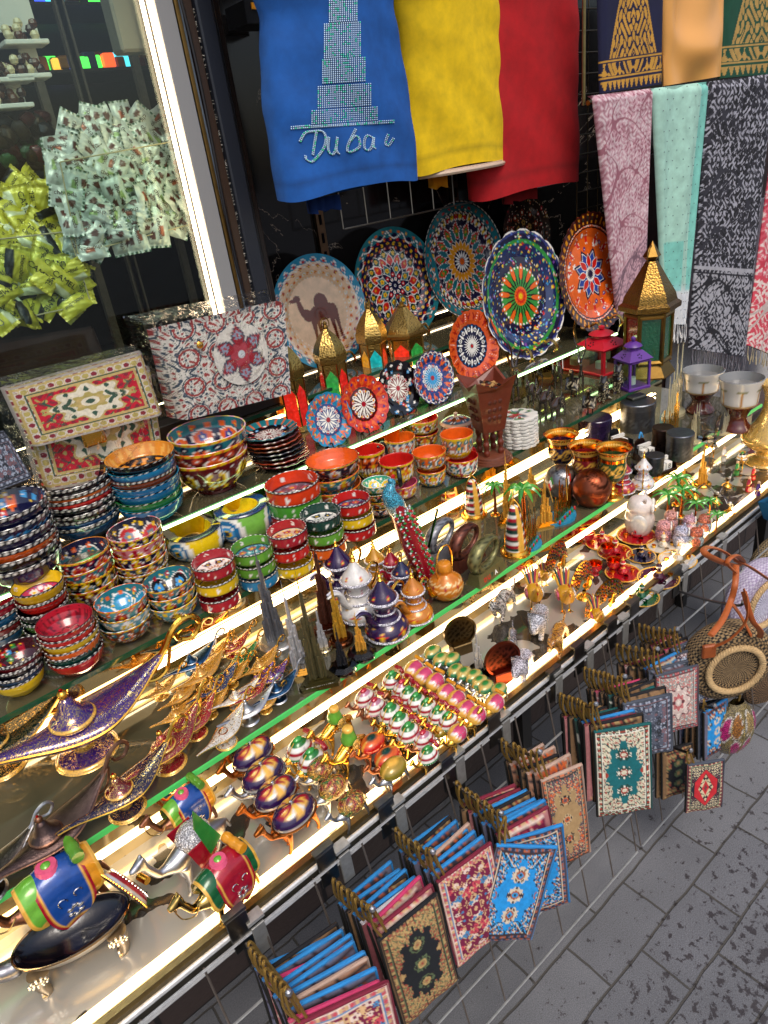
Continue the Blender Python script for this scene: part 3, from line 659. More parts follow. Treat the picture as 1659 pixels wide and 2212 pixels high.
# ------------------------------------------------------------------ oil lamps
_U=np.linspace(-1,1,11)
_HW=np.array([.022,.036,.065,.12,.20,.27,.30,.26,.18,.09,.02]); _ZC=np.array([.20,.155,.09,.035,.0,-.01,.0,.03,.09,.17,.27]); _HZ=np.array([.02,.035,.06,.085,.11,.125,.12,.10,.075,.04,.015])
def lamp_proto(enam, metal, mat='filigree', lid=None, foot=True, lidoff=False, hi=False):
    """unit oil lamp: length about 2, spout towards -x, base at z=0"""
    root=empty('oil_lamp',(0,0,0)); nu,nv=(56,28) if hi else (30,14)
    u=np.linspace(-1,1,nu); k=3; xs=np.linspace(-1,1,len(_U))
    sp=lambda a:np.interp(u,spline(np.c_[xs,a],6)[:,0],spline(np.c_[xs,a],6)[:,1])
    hw,zc,hz=sp(_HW),sp(_ZC),sp(_HZ); th=np.arange(nv)*2*PI/nv; z0=.34 if foot else .13
    U,TH=np.meshgrid(u,th,indexing='ij'); c_,s_=np.cos(TH),np.sin(TH)
    Y=hw[:,None]*np.sign(c_)*np.abs(c_)**1.15; Z=z0+zc[:,None]+hz[:,None]*np.sign(s_)*np.abs(s_)**1.05*np.where(s_<0,1.15,.8)
    V=np.stack([U,Y,Z],-1).reshape(-1,3); m=MB(); m.add(V,grid_faces(nu,nv,False,True),H(enam) if isinstance(enam,str) else enam); m.obj('body',mat,root)
    m=MB(); mc=metal
    for sg in (-1,1): m.add(*tube(np.c_[u,sg*(hw+.003),z0+zc],.013,5),mc)
    m.obj('rim','gold' if mat!='antique' else 'antique',root)
    m=MB(); lp=spline([(.80,0,z0+.10),(.98,0,z0+.27),(1.13,0,z0+.44),(1.30,0,z0+.48),(1.40,0,z0+.36),(1.30,0,z0+.24),(1.16,0,z0+.28),(1.13,0,z0+.36)],6); m.add(*tube(lp,np.linspace(.035,.022,len(lp)),7),mc)
    lp=spline([(.62,0,z0+.1),(.80,0,z0+.0),(.95,0,z0+.05),(1.04,0,z0+.26)],5); m.add(*tube(lp,.018,6),mc)
    m.obj('handle','polished' if mat!='antique' else 'antique',root)
    if not lidoff:
        l_=MB(); V,F,(s1,t,r)=rev(smooth_prof([(.20,z0+.07),(.215,z0+.10),(.19,z0+.125),(.13,z0+.17),(.085,z0+.25),(.06,z0+.31),(.03,z0+.34)],4),24); C=np.tile(H(lid) if lid else (H(enam) if isinstance(enam,str) else enam),(len(V),1)); C[s1<.3]=mc
        l_.add(V,F,C); ob=l_.obj('lid',mat,root)
        q=MB(); q.add(*ell((0,0,z0+.375),.05,12),mc); q.add(*ell((0,0,z0+.425),(.02,.02,.022),8),RED); q.obj('knob','polished' if mat!='antique' else 'antique',ob)
    else:
        q=lathe([(.13,z0+.075),(.12,z0+.10),(.10,z0+.085),(.001,z0+.06)],16,1,H('c46a10')); q.obj('filler_hole','polished',root)
    if foot:
        V,F,(s1,t,r)=rev(smooth_prof([(.001,0),(.27,.0),(.285,.02),(.25,.05),(.13,.08),(.06,.13),(.07,.17),(.12,.215),(.14,.25)],4),28); C=np.tile(H(enam) if isinstance(enam,str) else enam,(len(V),1)); C[(r>.265)|(r<.09)]=mc
        q=MB(); q.add(V,F,C); q.obj('foot',mat,root)
    tag(root,'oil lamp','oil lamp'); return root
def put(root, px, py, z, s, rz, label, group, used=set(), **kw):
    b=P(px,py,z); sc_=S(s,b) if s>1 else s
    if root.name in used: o=dup(root,b,rz,sc_,label=label,group=group,**kw)
    else:
        o=root; used.add(root.name); o.location=[float(q) for q in b]; o.rotation_euler=(kw.get('rx',0),kw.get('ry',0),rz); o.scale=(sc_,)*3
        o['label']=label
        if group: o['group']=group
    return o
# ------------------------------------------------------------------ coffee pots
def dallah(enam, metal=GOLD, band='pave'):
    """unit coffee pot, 1 high"""
    root=empty('coffee_pot',(0,0,0)); e=H(enam)
    V,F,(s_,t,r)=rev(smooth_prof([(.001,0),(.20,.005),(.27,.05),(.29,.12),(.25,.20),(.16,.28),(.13,.36),(.13,.44),(.17,.52),(.17,.54)],4),36)
    p=PP(V[:,2],t,e,band=.25); p.fl(6,.13,.05,RED,YEL).wave(6,.2,.02,.008,GOLD).fl(5,.42,.03,PINK,WH); p.dot(12,.09,.012,GOLD,.5)
    m=MB(); m.add(V,F,p.C); m.obj('body','enamel',root)
    V,F,(s_,t,r)=rev(smooth_prof([(.18,.55),(.185,.57),(.16,.62),(.10,.70),(.05,.78),(.03,.81)],4),30); p=PP(V[:,2],t,e,band=.18); p.fl(5,.62,.03,RED,YEL)
    m=MB(); m.add(V,F,p.C); l=m.obj('lid','enamel',root); lathe(smooth_prof([(.03,.80),(.045,.83),(.02,.85),(.035,.88),(.012,.91),(.02,.94),(.001,1)],3),12,1,metal).obj('finial','polished',l)
    for rr,zz,q in ((.275,.05,.022),(.19,.27,.016),(.135,.37,.014),(.19,.55,.020)):
        a=np.arange(29)*2*PI/28; m=MB(); m.add(*tube(np.c_[rr*np.cos(a),rr*np.sin(a),np.full(29,zz)],q,7),H('e8e6f0')); m.obj('rhinestone_band',band,root)
    m=MB(); pt=spline([(-.16,0,.22),(-.26,0,.34),(-.30,0,.48),(-.40,0,.56),(-.50,0,.55)],5); m.add(*tube(pt,np.interp(np.linspace(0,1,len(pt)),[0,.5,1],[.07,.055,.018]),10,flat=.7),e); m.add(*tube(pt+[0,0,.045],.014,6),H('e8e6f0')); m.obj('spout','enamel',root)
    m=MB(); pt=spline([(.16,0,.54),(.30,0,.62),(.40,0,.55),(.36,0,.42),(.24,0,.30),(.28,0,.18),(.36,0,.14)],5); m.add(*tube(pt,.018,7),metal); m.obj('handle','polished',root)
    return tag(root,'coffee pot','coffee pot')
# ------------------------------------------------------------------ tower models
def tower_model(px,py,z,tip,basew,kind,metal,mat,label,text=None,rot=-.5,basecol=None):
    b=P(px,py,z); Ht=PY(*tip,b[1])[2]-z; W=S(basew,b); root=empty('skyscraper_model',b,rot); bh=.035*Ht if kind!='crystal' else .14*Ht
    bc=H(basecol) if basecol else metal
    m=MB()
    if kind=='tri':
        a=[]
        for i in range(3):
            t=-PI/2+PI/3*0+i*2*PI/3+PI; a+= [(W*.58*math.cos(t-.12),W*.58*math.sin(t-.12)),(W*.58*math.cos(t+.12),W*.58*math.sin(t+.12))]
        for k,(s_,z0,z1) in enumerate(((1,0,bh),(.78,bh,bh*1.35),(.6,bh*1.35,bh*1.7),(.45,bh*1.7,bh*2))): m.add(*prism(np.array(a)*s_,z0,z1),bc)
        bh*=2
    elif kind=='round':
        V,F,_=rev([(.001,0),(W*.5,0),(W*.5,bh*1.2),(W*.46,bh*1.6),(W*.40,bh*1.7),(W*.38,bh*2.2),(.001,bh*2.2)],36); m.add(V,F,bc); bh*=2.2
    else:
        V,F,_=rev([(.001,0),(W*.5,0),(W*.5,bh*.5),(W*.34,bh),(.001,bh)],8); m.add(V,F,bc)
    m.obj('base','clear' if kind=='crystal' else mat,root,kind=='round',30)
    m=MB(); HH=Ht-bh; r=W*(.060 if kind!='crystal' else .045)
    def col(x,y,h0,rr):
        n=max(2,int(h0/(.05*HH))); pr=[]
        for i in range(n): pr+=[(rr*(1.0),bh+h0*i/n),(rr*1.0,bh+h0*(i+.86)/n),(rr*.86,bh+h0*(i+.87)/n),(rr*.86,bh+h0*(i+.99)/n)]
        pr.append((.0005,bh+h0)); V,F,_=rev(pr,10); m.add(V+[x,y,0],F,metal)
    col(0,0,.80*HH,r*.8); 
    for i in range(3):
        t=-PI/2+PI+i*2*PI/3
        for k,(d,h0) in enumerate(((1.5,.66-.08*i),(2.7,.46-.07*i),(3.9,.26-.04*i))): col(r*d*math.cos(t),r*d*math.sin(t),h0*HH,r*(.95-.12*k))
        for k,(d,h0) in enumerate(((1.5,.56-.06*i),(2.8,.34-.05*i))):
            for sg in(-1,1): tt=t+sg*.5; col(r*d*math.cos(tt),r*d*math.sin(tt),h0*HH*.9,r*.7)
    V,F,_=rev([(r*.8,bh+.6*HH),(r*.75,bh+.76*HH),(r*.5,bh+.77*HH),(r*.46,bh+.80*HH),(r*.28,bh+.81*HH),(r*.22,bh+.92*HH),(r*.07,bh+.93*HH),(.0003,Ht)],10); m.add(V,F,metal)
    m.obj('tower','toymetal',root,True,35)
    if text: 
        o=textobj('lettering',text,W*.115,root,WH*.8 if kind!='round' else metal*.3)
        yy=-W*.5*.58*1.05 if kind=='tri' else -W*.5
        o.location=(0,-W*.58*math.cos(PI/3)-.002,bh*.2); o.rotation_euler=(PI/2,0,0)
    return tag(root,label,'tower model')
def textobj(name,txt,size,parent,col,align='CENTER',ext=.0004,bold=0,mat='plastic'):
    cu=bpy.data.curves.new('t','FONT'); cu.body=txt; cu.size=size; cu.align_x=align; cu.extrude=ext; cu.offset=bold
    o=bpy.data.objects.new('t',cu); sc.collection.objects.link(o); dg=bpy.context.evaluated_depsgraph_get(); me=bpy.data.meshes.new_from_object(o.evaluated_get(dg)); bpy.data.objects.remove(o)
    at=me.color_attributes.new('Col','FLOAT_COLOR','POINT'); at.data.foreach_set('color',np.tile([*col,1],(len(me.vertices),1)).astype(np.float32).ravel())
    me.materials.clear(); me.materials.append(M[mat]); r=bpy.data.objects.new(name,me); sc.collection.objects.link(r); r.parent=parent; return r
def ring_model(px,py,z,wpx,metal,label,text=False,rot=.0):
    b=P(px,py,z); W=S(wpx,b); root=empty('ring_sculpture',b,rot); bh=.26*W
    m=MB(); V=np.array([[-.46,-.17,0],[.46,-.17,0],[.46,.17,0],[-.46,.17,0],[-.42,-.12,bh/W],[.42,-.12,bh/W],[.42,.12,bh/W],[-.42,.12,bh/W]])*W
    m.add(V,[np.array([[3,2,1,0],[4,5,6,7],[0,1,5,4],[1,2,6,5],[2,3,7,6],[3,0,4,7]])],metal); m.obj('base','toymetal',root,False)
    n=40; a=np.arange(n+1)*2*PI/n; A=.40*W; B=.27*W; cx,cz=0,bh+.30*W; m=MB()
    cen=np.c_[cx+A*np.cos(a)*1.0,np.zeros(n+1),cz+B*np.sin(a)]; cen=np.c_[cen[:,0],cen[:,2]*0,cen[:,2]]
    rr=(.085+.035*np.cos(a-2.6))*W; V=[]; k=18
    for i in range(n+1):
        th=np.arange(k)*2*PI/k; d=np.array([math.cos(a[i])/A,0,math.sin(a[i])/B]); d/=np.linalg.norm(d)
        V.append(cen[i]+rr[i]*np.cos(th)[:,None]*d+1.25*rr[i]*np.sin(th)[:,None]*np.array([0,1,0]))
    V=np.concatenate(V); T=np.array(Matrix.Translation((0,0,cz)) @ Matrix.Rotation(-.32,4,'Y') @ Matrix.Translation((0,0,-cz)))
    TH=np.tile(np.arange(k)*2*PI/k,n+1); AA=np.repeat(a,k); C=np.tile(metal,(len(V),1)); nz=np.sin(AA*37+3*np.sin(TH*5))*np.sin(TH*4+2*np.sin(AA*23)); C[nz>.45]=metal*.18
    m.add(V,grid_faces(n+1,k,False,True),C,T); m.obj('ring','toymetal',root)
    if text:
        for i,(ch,cc) in enumerate(zip('DUBAI',(RED,RED,DGRN,WH,BK))):
            o=textobj('letter',ch,.13*W,root,cc,bold=.0006); o.location=((-.24+.12*i)*W,-.155*W,.06*W); o.rotation_euler=(PI/2-.18,0,0)
    return tag(root,label,'ornament')
def sail_model(px,py,z,tip,wpx,label,c1=CRIM,c2=WH,rot=-.4):
    b=P(px,py,z); h=PY(*tip,b[1])[2]-z; W=S(wpx,b); root=empty('sail_tower_model',b,rot)
    lathe([(.001,0),(.5*W,0),(.5*W,.03*h),(.44*W,.035*h),(.40*W,.07*h),(.001,.08*h)],28,1,GOLD).obj('base','gold',root,True,30)
    V,F,(s_,t,r)=rev(smooth_prof([(.34*W,.07*h),(.33*W,.25*h),(.27*W,.5*h),(.18*W,.68*h),(.12*W,.74*h),(.001,.75*h)],8),28); k=((V[:,2]/h)*22).astype(int)%3
    C=np.where((k==0)[:,None],c1,np.where((k==1)[:,None],c2,DGRN)); C[np.abs(np.sin(t))>.97]=GOLD; m=MB(); m.add(V,F,C); m.obj('sail','enamel',root)
    m=MB()
    for sg in(-1,1): m.add(*tube(spline([(sg*.42*W,0,.05*h),(sg*.40*W,0,.35*h),(sg*.24*W,0,.68*h),(0,0,.86*h)],6),.02*W,6),GOLD)
    m.add(*tube([(0,0,.72*h),(0,0,h)],.018*W,6),GOLD); m.obj('mast','polished',root); return tag(root,label,'tower model')
def palm_model(px,py,z,tip,label,rot=0,ww=.35,grp=None):
    b=P(px,py,z); h=PY(*tip,b[1])[2]-z; root=empty('palm_tree_model',b,rot); m=MB(); m.add(*tube([(0,0,0),(.03*h,0,.45*h),(0,0,.9*h)],[.05*h,.035*h,.03*h],7),H('c86a2a')); m.obj('trunk','gold',root)
    m=MB()
    for i in range(9):
        a=i*2*PI/9+.2; q=[]; n=6
        for k in range(n):
            u=k/(n-1); d=ww*h*u; zz=.9*h+.12*h*math.sin(u*PI*.9)-.12*h*u*u; w_=.05*h*math.sin(PI*min(.97,u*.85+.1))
            c=np.array([d*math.cos(a),d*math.sin(a),zz]); s_=np.array([-math.sin(a),math.cos(a),0])*w_; q+=[c-s_-[0,0,.03*h*(u>0)],c+[0,0,.008*h],c+s_-[0,0,.03*h*(u>0)]]
        m.add(q,grid_faces(n,3),H('2f8a2a') if i%2 else H('5aa832'))
    m.obj('fronds','enamel',root); b_=lathe([(.001,0),(.14*h,0),(.12*h,.03*h),(.001,.04*h)],12,1,GOLD); b_.obj('base','gold',root)
    return tag(root,label,'palm model',grp)
def skyline_model(px,py,z,tip,wpx,label,rot=0,mat='gold',col=GOLD,acryl=False,seed=3,extra=True):
    q=random.Random(seed); b=P(px,py,z); h=PY(*tip,b[1])[2]-z; W=S(wpx,b); root=empty('skyline_model',b,rot)
    a=np.arange(20)*2*PI/20; out=np.c_[W*.5*np.cos(a)*(1+.12*np.sin(a*3)),W*.28*np.sin(a)*(1+.1*np.cos(a*4))]
    m=MB(); m.add(*prism(out,0,.03*h+.002),TURQ if not acryl else H('d8cba0')); m.obj('base','enamel' if not acryl else 'acrylic',root,False)
    for i in range(7):
        x=(-.36+.12*i)*W; hh=h*(1.0 if i==3 and acryl else q.uniform(.45,.9)) if i!=(5 if seed%2 else 2) else h; m=MB(); ww=W*q.uniform(.06,.10); n=4
        for k in range(n): m.add(*box((x,q.uniform(-.01,.01)*W,(.03+ (k+.5)*.97/n*(hh/h))*h),(ww*(1-k*.2),ww*(1-k*.2)*.6,.97/n*hh*.98)),col)
        m.add(*tube([(x,0,hh*.9),(x,0,hh*1.04)],ww*.06,5),col); m.obj('building',mat,root,False)
    if extra:
        for i in range(7):
            m=MB(); m.add(*ell(((-.4+.13*i)*W,-.13*W,.08*h),(.035*W,.03*W,.05*h),7),GRN if i%2 else RED); m.obj('shrub','enamel',root)
    return tag(root,label,'skyline model')
# ------------------------------------------------------------------ cups, tins, boxes
def goblet(px,py,z,rim,wpx,enam,label,rot=0):
    b=P(px,py,z); h=PY(*rim,b[1])[2]-z; R=S(wpx,b*[1,1,0]+[0,0,z+h])/2; root=empty('goblet',b,rot)
    V,F,(s_,t,r)=rev(smooth_prof([(.001,.30*h),(.3*R,.32*h),(.62*R,.42*h),(.78*R,.58*h),(.76*R,.78*h),(.86*R,.92*h),(R,h)],5),40); C=np.tile(H(enam),(len(V),1)); C[(V[:,2]>.86*h)|(V[:,2]<.36*h)]=GOLD
    p=PP(V[:,2]/h,t,H(enam),band=R/h); p.wave(3,.6,.10,.022,GOLD).wave(3,.6,-.10,.022,GOLD).fl(6,.62,.07,GOLD,H(enam),.5); p.ring(.86,2,GOLD).ring(0,.38,GOLD)
    m=MB(); m.add(V,F,p.C); m.obj('bowl','filigree' if 0 else 'gold',root) if 0 else m.obj('bowl','enamel',root)
    m=MB(); V,F,_=rev([(R,h),(1.06*R,h*1.005),(.97*R,h*.995),(.8*R,.88*h),(.70*R,.60*h),(.001,.45*h)],36); m.add(V,F[:,::-1],H('e8942a')); m.obj('gilt_lining','polished',root)
    lathe(smooth_prof([(.001,0),(.62*R,.005*h),(.6*R,.05*h),(.25*R,.10*h),(.14*R,.16*h),(.22*R,.20*h),(.13*R,.24*h),(.3*R,.33*h)],4),24,1,GOLD).obj('stem','gold',root); return tag(root,label,'goblet')
def ballbox(px,py,z,rim,wpx,metal,label,rot=0):
    b=P(px,py,z); D=S(wpx,b+[0,0,.03]); R=D/2; root=empty('globe_ashtray',b,rot)
    lathe(smooth_prof([(.001,0),(.5*R,.01*R),(.8*R,.3*R),(.98*R,.75*R),(R,.95*R)],5),36,1,metal).obj('lower_bowl','brushed',root)
    V,F,(s_,t,r)=rev(smooth_prof([(1.02*R,.95*R),(1.03*R,1.0*R),(.98*R,1.25*R),(.75*R,1.68*R),(.4*R,1.9*R),(.001,1.96*R)],6),40)
    x,y=V[:,0]+.15*R,V[:,1]+.4*R; C=np.tile(metal,(len(V),1)); d=np.hypot(x,y); C[np.abs(d-.52*R)<.035*R]=metal*.2; k=(d<.45*R)&(np.abs(((x/R*7)%1)-.5)<.2)&(y>-.2*R+.3*R*np.sin(x*90/R*.2)); C[k]=metal*.35
    m=MB(); m.add(V,F,C); m.obj('lid','brushed',root); return tag(root,label,'ashtray')
def tin(px,py,z,top,wpx,metal,label,name='metal_tin',lid=True,mat='antique'):
    b=P(px,py,z); h=PY(*top,b[1])[2]-z; R=S(wpx,b+[0,0,h])/2; root=empty(name,b)
    V,F,(s_,t,r)=rev([(.001,0),(R,0),(R,.76*h)],40,None,10); p=PP(V[:,2]/h,t,metal*.8,band=R/h); p.arch(9,.3,.2,.03,metal*1.3).fl(9,.28,.13,metal*1.35,metal*.4,.5); m=MB(); m.add(V,F,p.C); m.obj('body',mat,root,True,30)
    lathe([(1.03*R,.76*h),(1.03*R,.97*h),(.99*R,h),(.6*R,h*.99),(.001,h*.99)],40,1,metal).obj('lid',mat if lid else 'polished',root,True,30); return tag(root,label,'tin')
def cup(px,py,z,rim,wpx,outs,ins,label,group=None,handle=None,hcol=ORG):
    b=P(px,py,z); h=PY(*rim,b[1])[2]-z; R=S(wpx,b*[1,1,0]+[0,0,z+h])/2; root=empty('mug',b)
    m=MB(); V,F,(s_,t,r)=rev(smooth_prof([(.5*R,0),(.62*R,.03*h),(.86*R,.25*h),(.96*R,.6*h),(R,h)],6),60); m.add(V,F,bandC(outs,V[:,2]/h,t,R/h)); m.obj('body','glaze',root)
    m=MB(); V,F,_=rev(smooth_prof([(R,h),(.97*R,h*1.02),(.93*R,.96*h),(.86*R,.5*h),(.6*R,.15*h),(.001,.1*h)],5),60); m.add(V,F[:,::-1],ins); m.obj('lining','glaze',root)
    if handle is not None:
        m=MB(); pt=spline([(.9*R,0,.86*h),(1.35*R,0,.95*h),(1.62*R,0,.62*h),(1.35*R,0,.28*h),(.9*R,0,.22*h)],6); m.add(*tube(pt,.13*R,9),hcol); m.obj('handle','glaze',root); root.rotation_euler=(0,0,handle)
    return tag(root,label,'mug',group)
# ================================================================== ANIMALS
def legs(nodes, edges, att, xs, y, z0, bend, r, foot=-.04):
    for x in xs:
        for sg in (-1,1):
            i=len(nodes); hx=x[0]; b=x[1]
            nodes += [(hx,sg*y,z0,r[0]),(hx+b,sg*y,z0*.55,r[1]),(hx+b*.2+ (x[2] if len(x)>2 else 0)*sg,sg*y,.06,r[2]),(hx+b*.2+foot+(x[2] if len(x)>2 else 0)*sg,sg*y,.022,r[2]*1.15)]
            edges += [(x[3] if len(x)>3 else att[xs.index(x)],i),(i,i+1),(i+1,i+2),(i+2,i+3)]
def beads(mb, pts, r, c, n=6):
    for p in pts: mb.add(*ell(p,r,n),c)
def camel_body(sub=1, headup=0, step=.05):
    N=[(0,0,.57,.15),(-.24,0,.55,.13),(-.38,0,.53,.075),(-.50,0,.57,.05),(-.58,0,.72+headup,.045),(-.62,0,.85+headup,.055),(-.76,0,.82+headup,.038),(.26,0,.54,.12),(.40,0,.50,.035),(.45,0,.34,.018),(0,0,.74,.10)]
    Eg=[(0,1),(1,2),(2,3),(3,4),(4,5),(5,6),(0,7),(7,8),(8,9),(0,10)]
    legs(N,Eg,None,[(-.23,-.01,step,1),(.28,.05,-step,7)],.085,.38,0,(.058,.034,.026))
    for sg in(-1,1): N.append((-.58,sg*.035,.93+headup,.012)); Eg.append((5,len(N)-1))
    return skin(N,Eg,sub)
def camel(metal, mat, saddle, cols=None, name='camel_figurine', sub=1):
    root=empty(name,(0,0,0)); V,F=camel_body(sub,0 if sub<2 else random.choice((0,.04))); m=MB(); C=np.tile(metal,(len(V),1)); m.add(V,F,C); m.obj('body',mat,root,True,180)
    cols=cols or (GRN,CRIM,GRN)
    if saddle in ('dome','dome2'):
        V,F,(s_,t,r)=rev(smooth_prof([(.30,.52),(.335,.56),(.29,.68),(.20,.80),(.10,.88),(.001,.90)],4),36)
        z=V[:,2]; C=np.tile(WH,(len(V),1)); C[z<.60]=cols[0]; C[(z>.66)&(z<.73)]=cols[1]; C[z>.80]=cols[0]*.7; C[np.abs(np.cos(t*5))>.985]=GOLD; C[(np.abs(np.mod(t*7,1)-.5)>.42)&(z>.6)&(z<.8)]*=.6
        m=MB(); m.add(V,F,C,mat4((0,0,0),0,(1.05,.85,1))); s=m.obj('saddle_dome','enamel',root)
        a=np.arange(30)*2*PI/30; m=MB(); beads(m,np.c_[.34*1.05*np.cos(a),.34*.85*np.sin(a),np.full(30,.55)],.022,WH,5); m.obj('rhinestones','polished',s)
        m=MB(); m.add(*ell((0,0,.90),(.12,.08,.07),10),cols[2]*1.3); m.obj('gem','enamel',s)
        m=MB(); m.add(*tube([(.30,-.15,.80),(.34,.0,.84),(.34,.18,.80)],.065,8),cols[1]); m.add(*tube([(.315,-.05,.81),(.32,-.02,.815)],.072,8),GOLD); m.obj('bedroll','enamel',root)
    elif saddle=='egg':
        V,F=ell((0,0,.66),(.40,.27,.22),26); C=np.tile(H('2c1446'),(len(V),1)); x,y,z=V[:,0]/.40,V[:,1]/.27,(V[:,2]-.66)/.22
        C[np.abs(z+.2)<.09]=WH*.8
        for (cx,cy,c_) in ((-.42,-.15,CRIM),(.42,-.15,CRIM),(0,-.55,WH*.8),(0,.55,CRIM)):
            d=((x-cx)/.34)**2+((y-cy)/.30)**2; C[(d<1.25)&(z>-.1)]=GOLD*.9; C[(d<.85)&(z>-.1)]=c_; C[(d<.2)&(z>-.1)]=GOLD if c_ is not WH else WH*.7
        m=MB(); m.add(V,F,C); s=m.obj('jewel_box','enamel',root); m=MB(); m.add(*ell((0,0,.90),.04,8),WH); m.obj('pearl','polished',s)
        a=np.arange(22)*2*PI/22; m=MB(); m.add(*tube([( .405*math.cos(q),.275*math.sin(q),.60) for q in np.arange(31)*2*PI/30],.018,6),metal if mat!='gold' else WH*.8); m.obj('rim','polished',s)
    elif saddle=='speckle':
        V,F=ell((0,0,.64),(.34,.27,.24),22); C=np.tile(H('c8963c'),(len(V),1)); q=np.random.default_rng(5).random(len(V)); C[q<.3]=CRIM; C[(q>.3)&(q<.42)]=GRN; C[np.abs(V[:,2]-.56)<.02]=GRN
        m=MB(); m.add(V,F,C); m.obj('jewel_box','pave',root)
    elif saddle=='shield':
        V,F=ell((0,0,.62),(.32,.25,.24),24); X_,Y_,Z_=V[:,0]/.32,V[:,1]/.25,(V[:,2]-.62)/.24; C=np.tile(GOLD,(len(V),1)); w2=.85*np.clip((Z_+.75)/1.6,0,1); k=(Y_<.1)&(np.abs(X_)<w2); C[k]=WH; k=(Y_<.1)&(np.abs(X_)<w2*.72)&(Z_>-.55); C[k]=H('c8406a'); C[Z_<-.5]=GRN; m=MB(); m.add(V,F,C); m.obj('jewel_box','enamel',root)
        m=MB(); beads(m,[(.26*math.cos(q),-.17*math.sin(q)-.02,.66+.14*math.sin(q)*.6) for q in np.linspace(0,PI,11)],.028,WH,5); m.obj('rhinestones','polished',root)
        m=MB(); m.add(*tube([(.24,-.14,.84),(.26,.14,.84)],.05,7),AMB); m.obj('bedroll','enamel',root)
    elif saddle=='sack':
        V,F=skin([(0,0,.62,.2),(.02,0,.82,.16),(.03,0,.95,.10),(.03,0,1.05,.13)],[(0,1),(1,2),(2,3)],2); C=np.tile(cols[0],(len(V),1)); C[V[:,2]>.95]=GOLD
        m=MB(); m.add(V,F,C); s=m.obj('treasure_sack','enamel',root); m=MB(); m.add(*ell((0,-.2,.72),(.11,.03,.12),12),GOLD); m.obj('medallion','pave',s)
        m=MB()
        for k in range(14): a=random.uniform(-2.8,-.3); m.add(*ell((.20*math.cos(a),.205*math.sin(a),random.uniform(.52,.7)),.016,5),WH)
        m.obj('rhinestones','polished',s)
    elif saddle=='leafbox':
        V,F=ell((0,0,.66),(.36,.26,.20),22); C=np.tile(cols[0],(len(V),1)); C[V[:,2]>.76]=cols[1] if len(cols)>1 else cols[0]; C[np.abs(np.sin(np.arctan2(V[:,1],V[:,0])*4))<.14]=GOLD*.8; C[np.hypot(V[:,0],V[:,1])<.11]=cols[2] if len(cols)>2 else GOLD
        m=MB(); m.add(V,F,C); m.obj('jewel_box','enamel',root)
    elif saddle in ('drape','drape2'):
        c1,c2,c3,c4=cols   # blanket, under left, under right, roll
        def cape(name_,xa,xb,lw,col,zl,off,pt=1.6,mt='enamel'):
            nu,nv=26,52; u=np.linspace(-1,1,nu); a=np.linspace(-1,1,nv); U,A=np.meshgrid(u,a,indexing='ij'); t=np.abs(A); sg=np.sign(A)
            th=np.clip(t/.45,0,1)*PI/2; d=np.clip((t-.45)/.55,0,1); hw=(xb-xa)/2*np.sqrt(np.clip(1-d**2.6*.97,0,1)); x=(xa+xb)/2+U*hw
            y=sg*((.175+off)*np.sin(th)+.035*np.sin(d*PI*.8)); z=.66-off*.0+(.20+off)*np.cos(th)-.05*U*U-d*lw
            V=np.stack([x,y,z],-1).reshape(-1,3); C=np.tile(col,(nu*nv,1)); e=np.maximum(np.abs(U),np.where(d>0,d,0)).ravel(); C[e>.80]=GOLD; C[e>.87]=CRIM if col is c1 else GOLD*.8
            m=MB(); m.add(V,grid_faces(nu,nv),C); m.add(V*[1,.97,1]-[0,0,.012],grid_faces(nu,nv)[:,::-1],col*.4); return m.obj(name_,mt,root)
        cape('under_blanket',-.36,-.02,.20,c2,.4,.004); cape('under_blanket',.04,.38,.20,c3,.4,.004); b=cape('blanket',-.22,.26,.40,c1,.3,.028)
        for sg in(-1,1):
            m=MB(); 
            for k in range(6):
                a=k*PI/3+.4; m.add(*ell((.03+.055*math.cos(a),sg*.243,.42+.06*math.sin(a)),(.034,.012,.018),6),WH)
            m.add(*tube([(-.05+.05*math.cos(q)*(1-q*.1),sg*.238,.58+.05*math.sin(q)) for q in np.linspace(0,4,12)],.006,4),SILV); m.add(*tube([(.11+.04*math.cos(q),sg*.238,.60+.04*math.sin(q)) for q in np.linspace(0,4,12)],.006,4),SILV)
            m.obj('butterfly_gems','polished',b)
        m=MB(); m.add(*tube([(-.02,0,.845),(-.02,0,.90)],[.12,.10],14),PINK*1.2); m.add(*ell((-.02,0,.90),(.05,.05,.03),10),LIME); m.obj('saddle_seat','enamel',root)
        m=MB(); pts=[(.24,-.17,.90),(.24,.17,.90)]; m.add(*tube(np.linspace(pts[0],pts[1],9),[.062,.07,.06,.066,.07,.06,.066,.07,.062],12),c4); m.obj('bedroll','enamel',root)
        m=MB(); m.add(*tube(spline([(-.70,-.04,.80),(-.66,-.07,.66),(-.52,-.08,.56),(-.42,-.06,.62)],6),.008,5),BRASS); m.add(*tube([(-.69+.0*math.cos(q),.045*math.cos(q),.825+.045*math.sin(q)) for q in np.arange(13)*PI/6],.008,5),BRASS); m.obj('bridle','polished',root)
    elif saddle=='flag':
        m=MB(); m.add(*ell((0,0,.66),(.22,.20,.16),14),SILV); m.obj('saddle','pave',root)
        m=MB(); out=[(-.06,.98),(.0,1.22),(.20,.62),(.02,.50)]; V,F=prism(out,-.24,-.215,1); m.add(V,F,GRN); m.obj('pennant','enamel',root,False)
        for sg in (-1,1):
            m=MB(); out=[(-.2,.72),(.1,.72),(.12,.45),(-.12,.38)]; V,F=prism(out,sg*.19,sg*.21,1); m.add(V,F,CRIM); m.obj('saddle_flap','enamel',root,False)
    return tag(root,'camel','camel figurine')
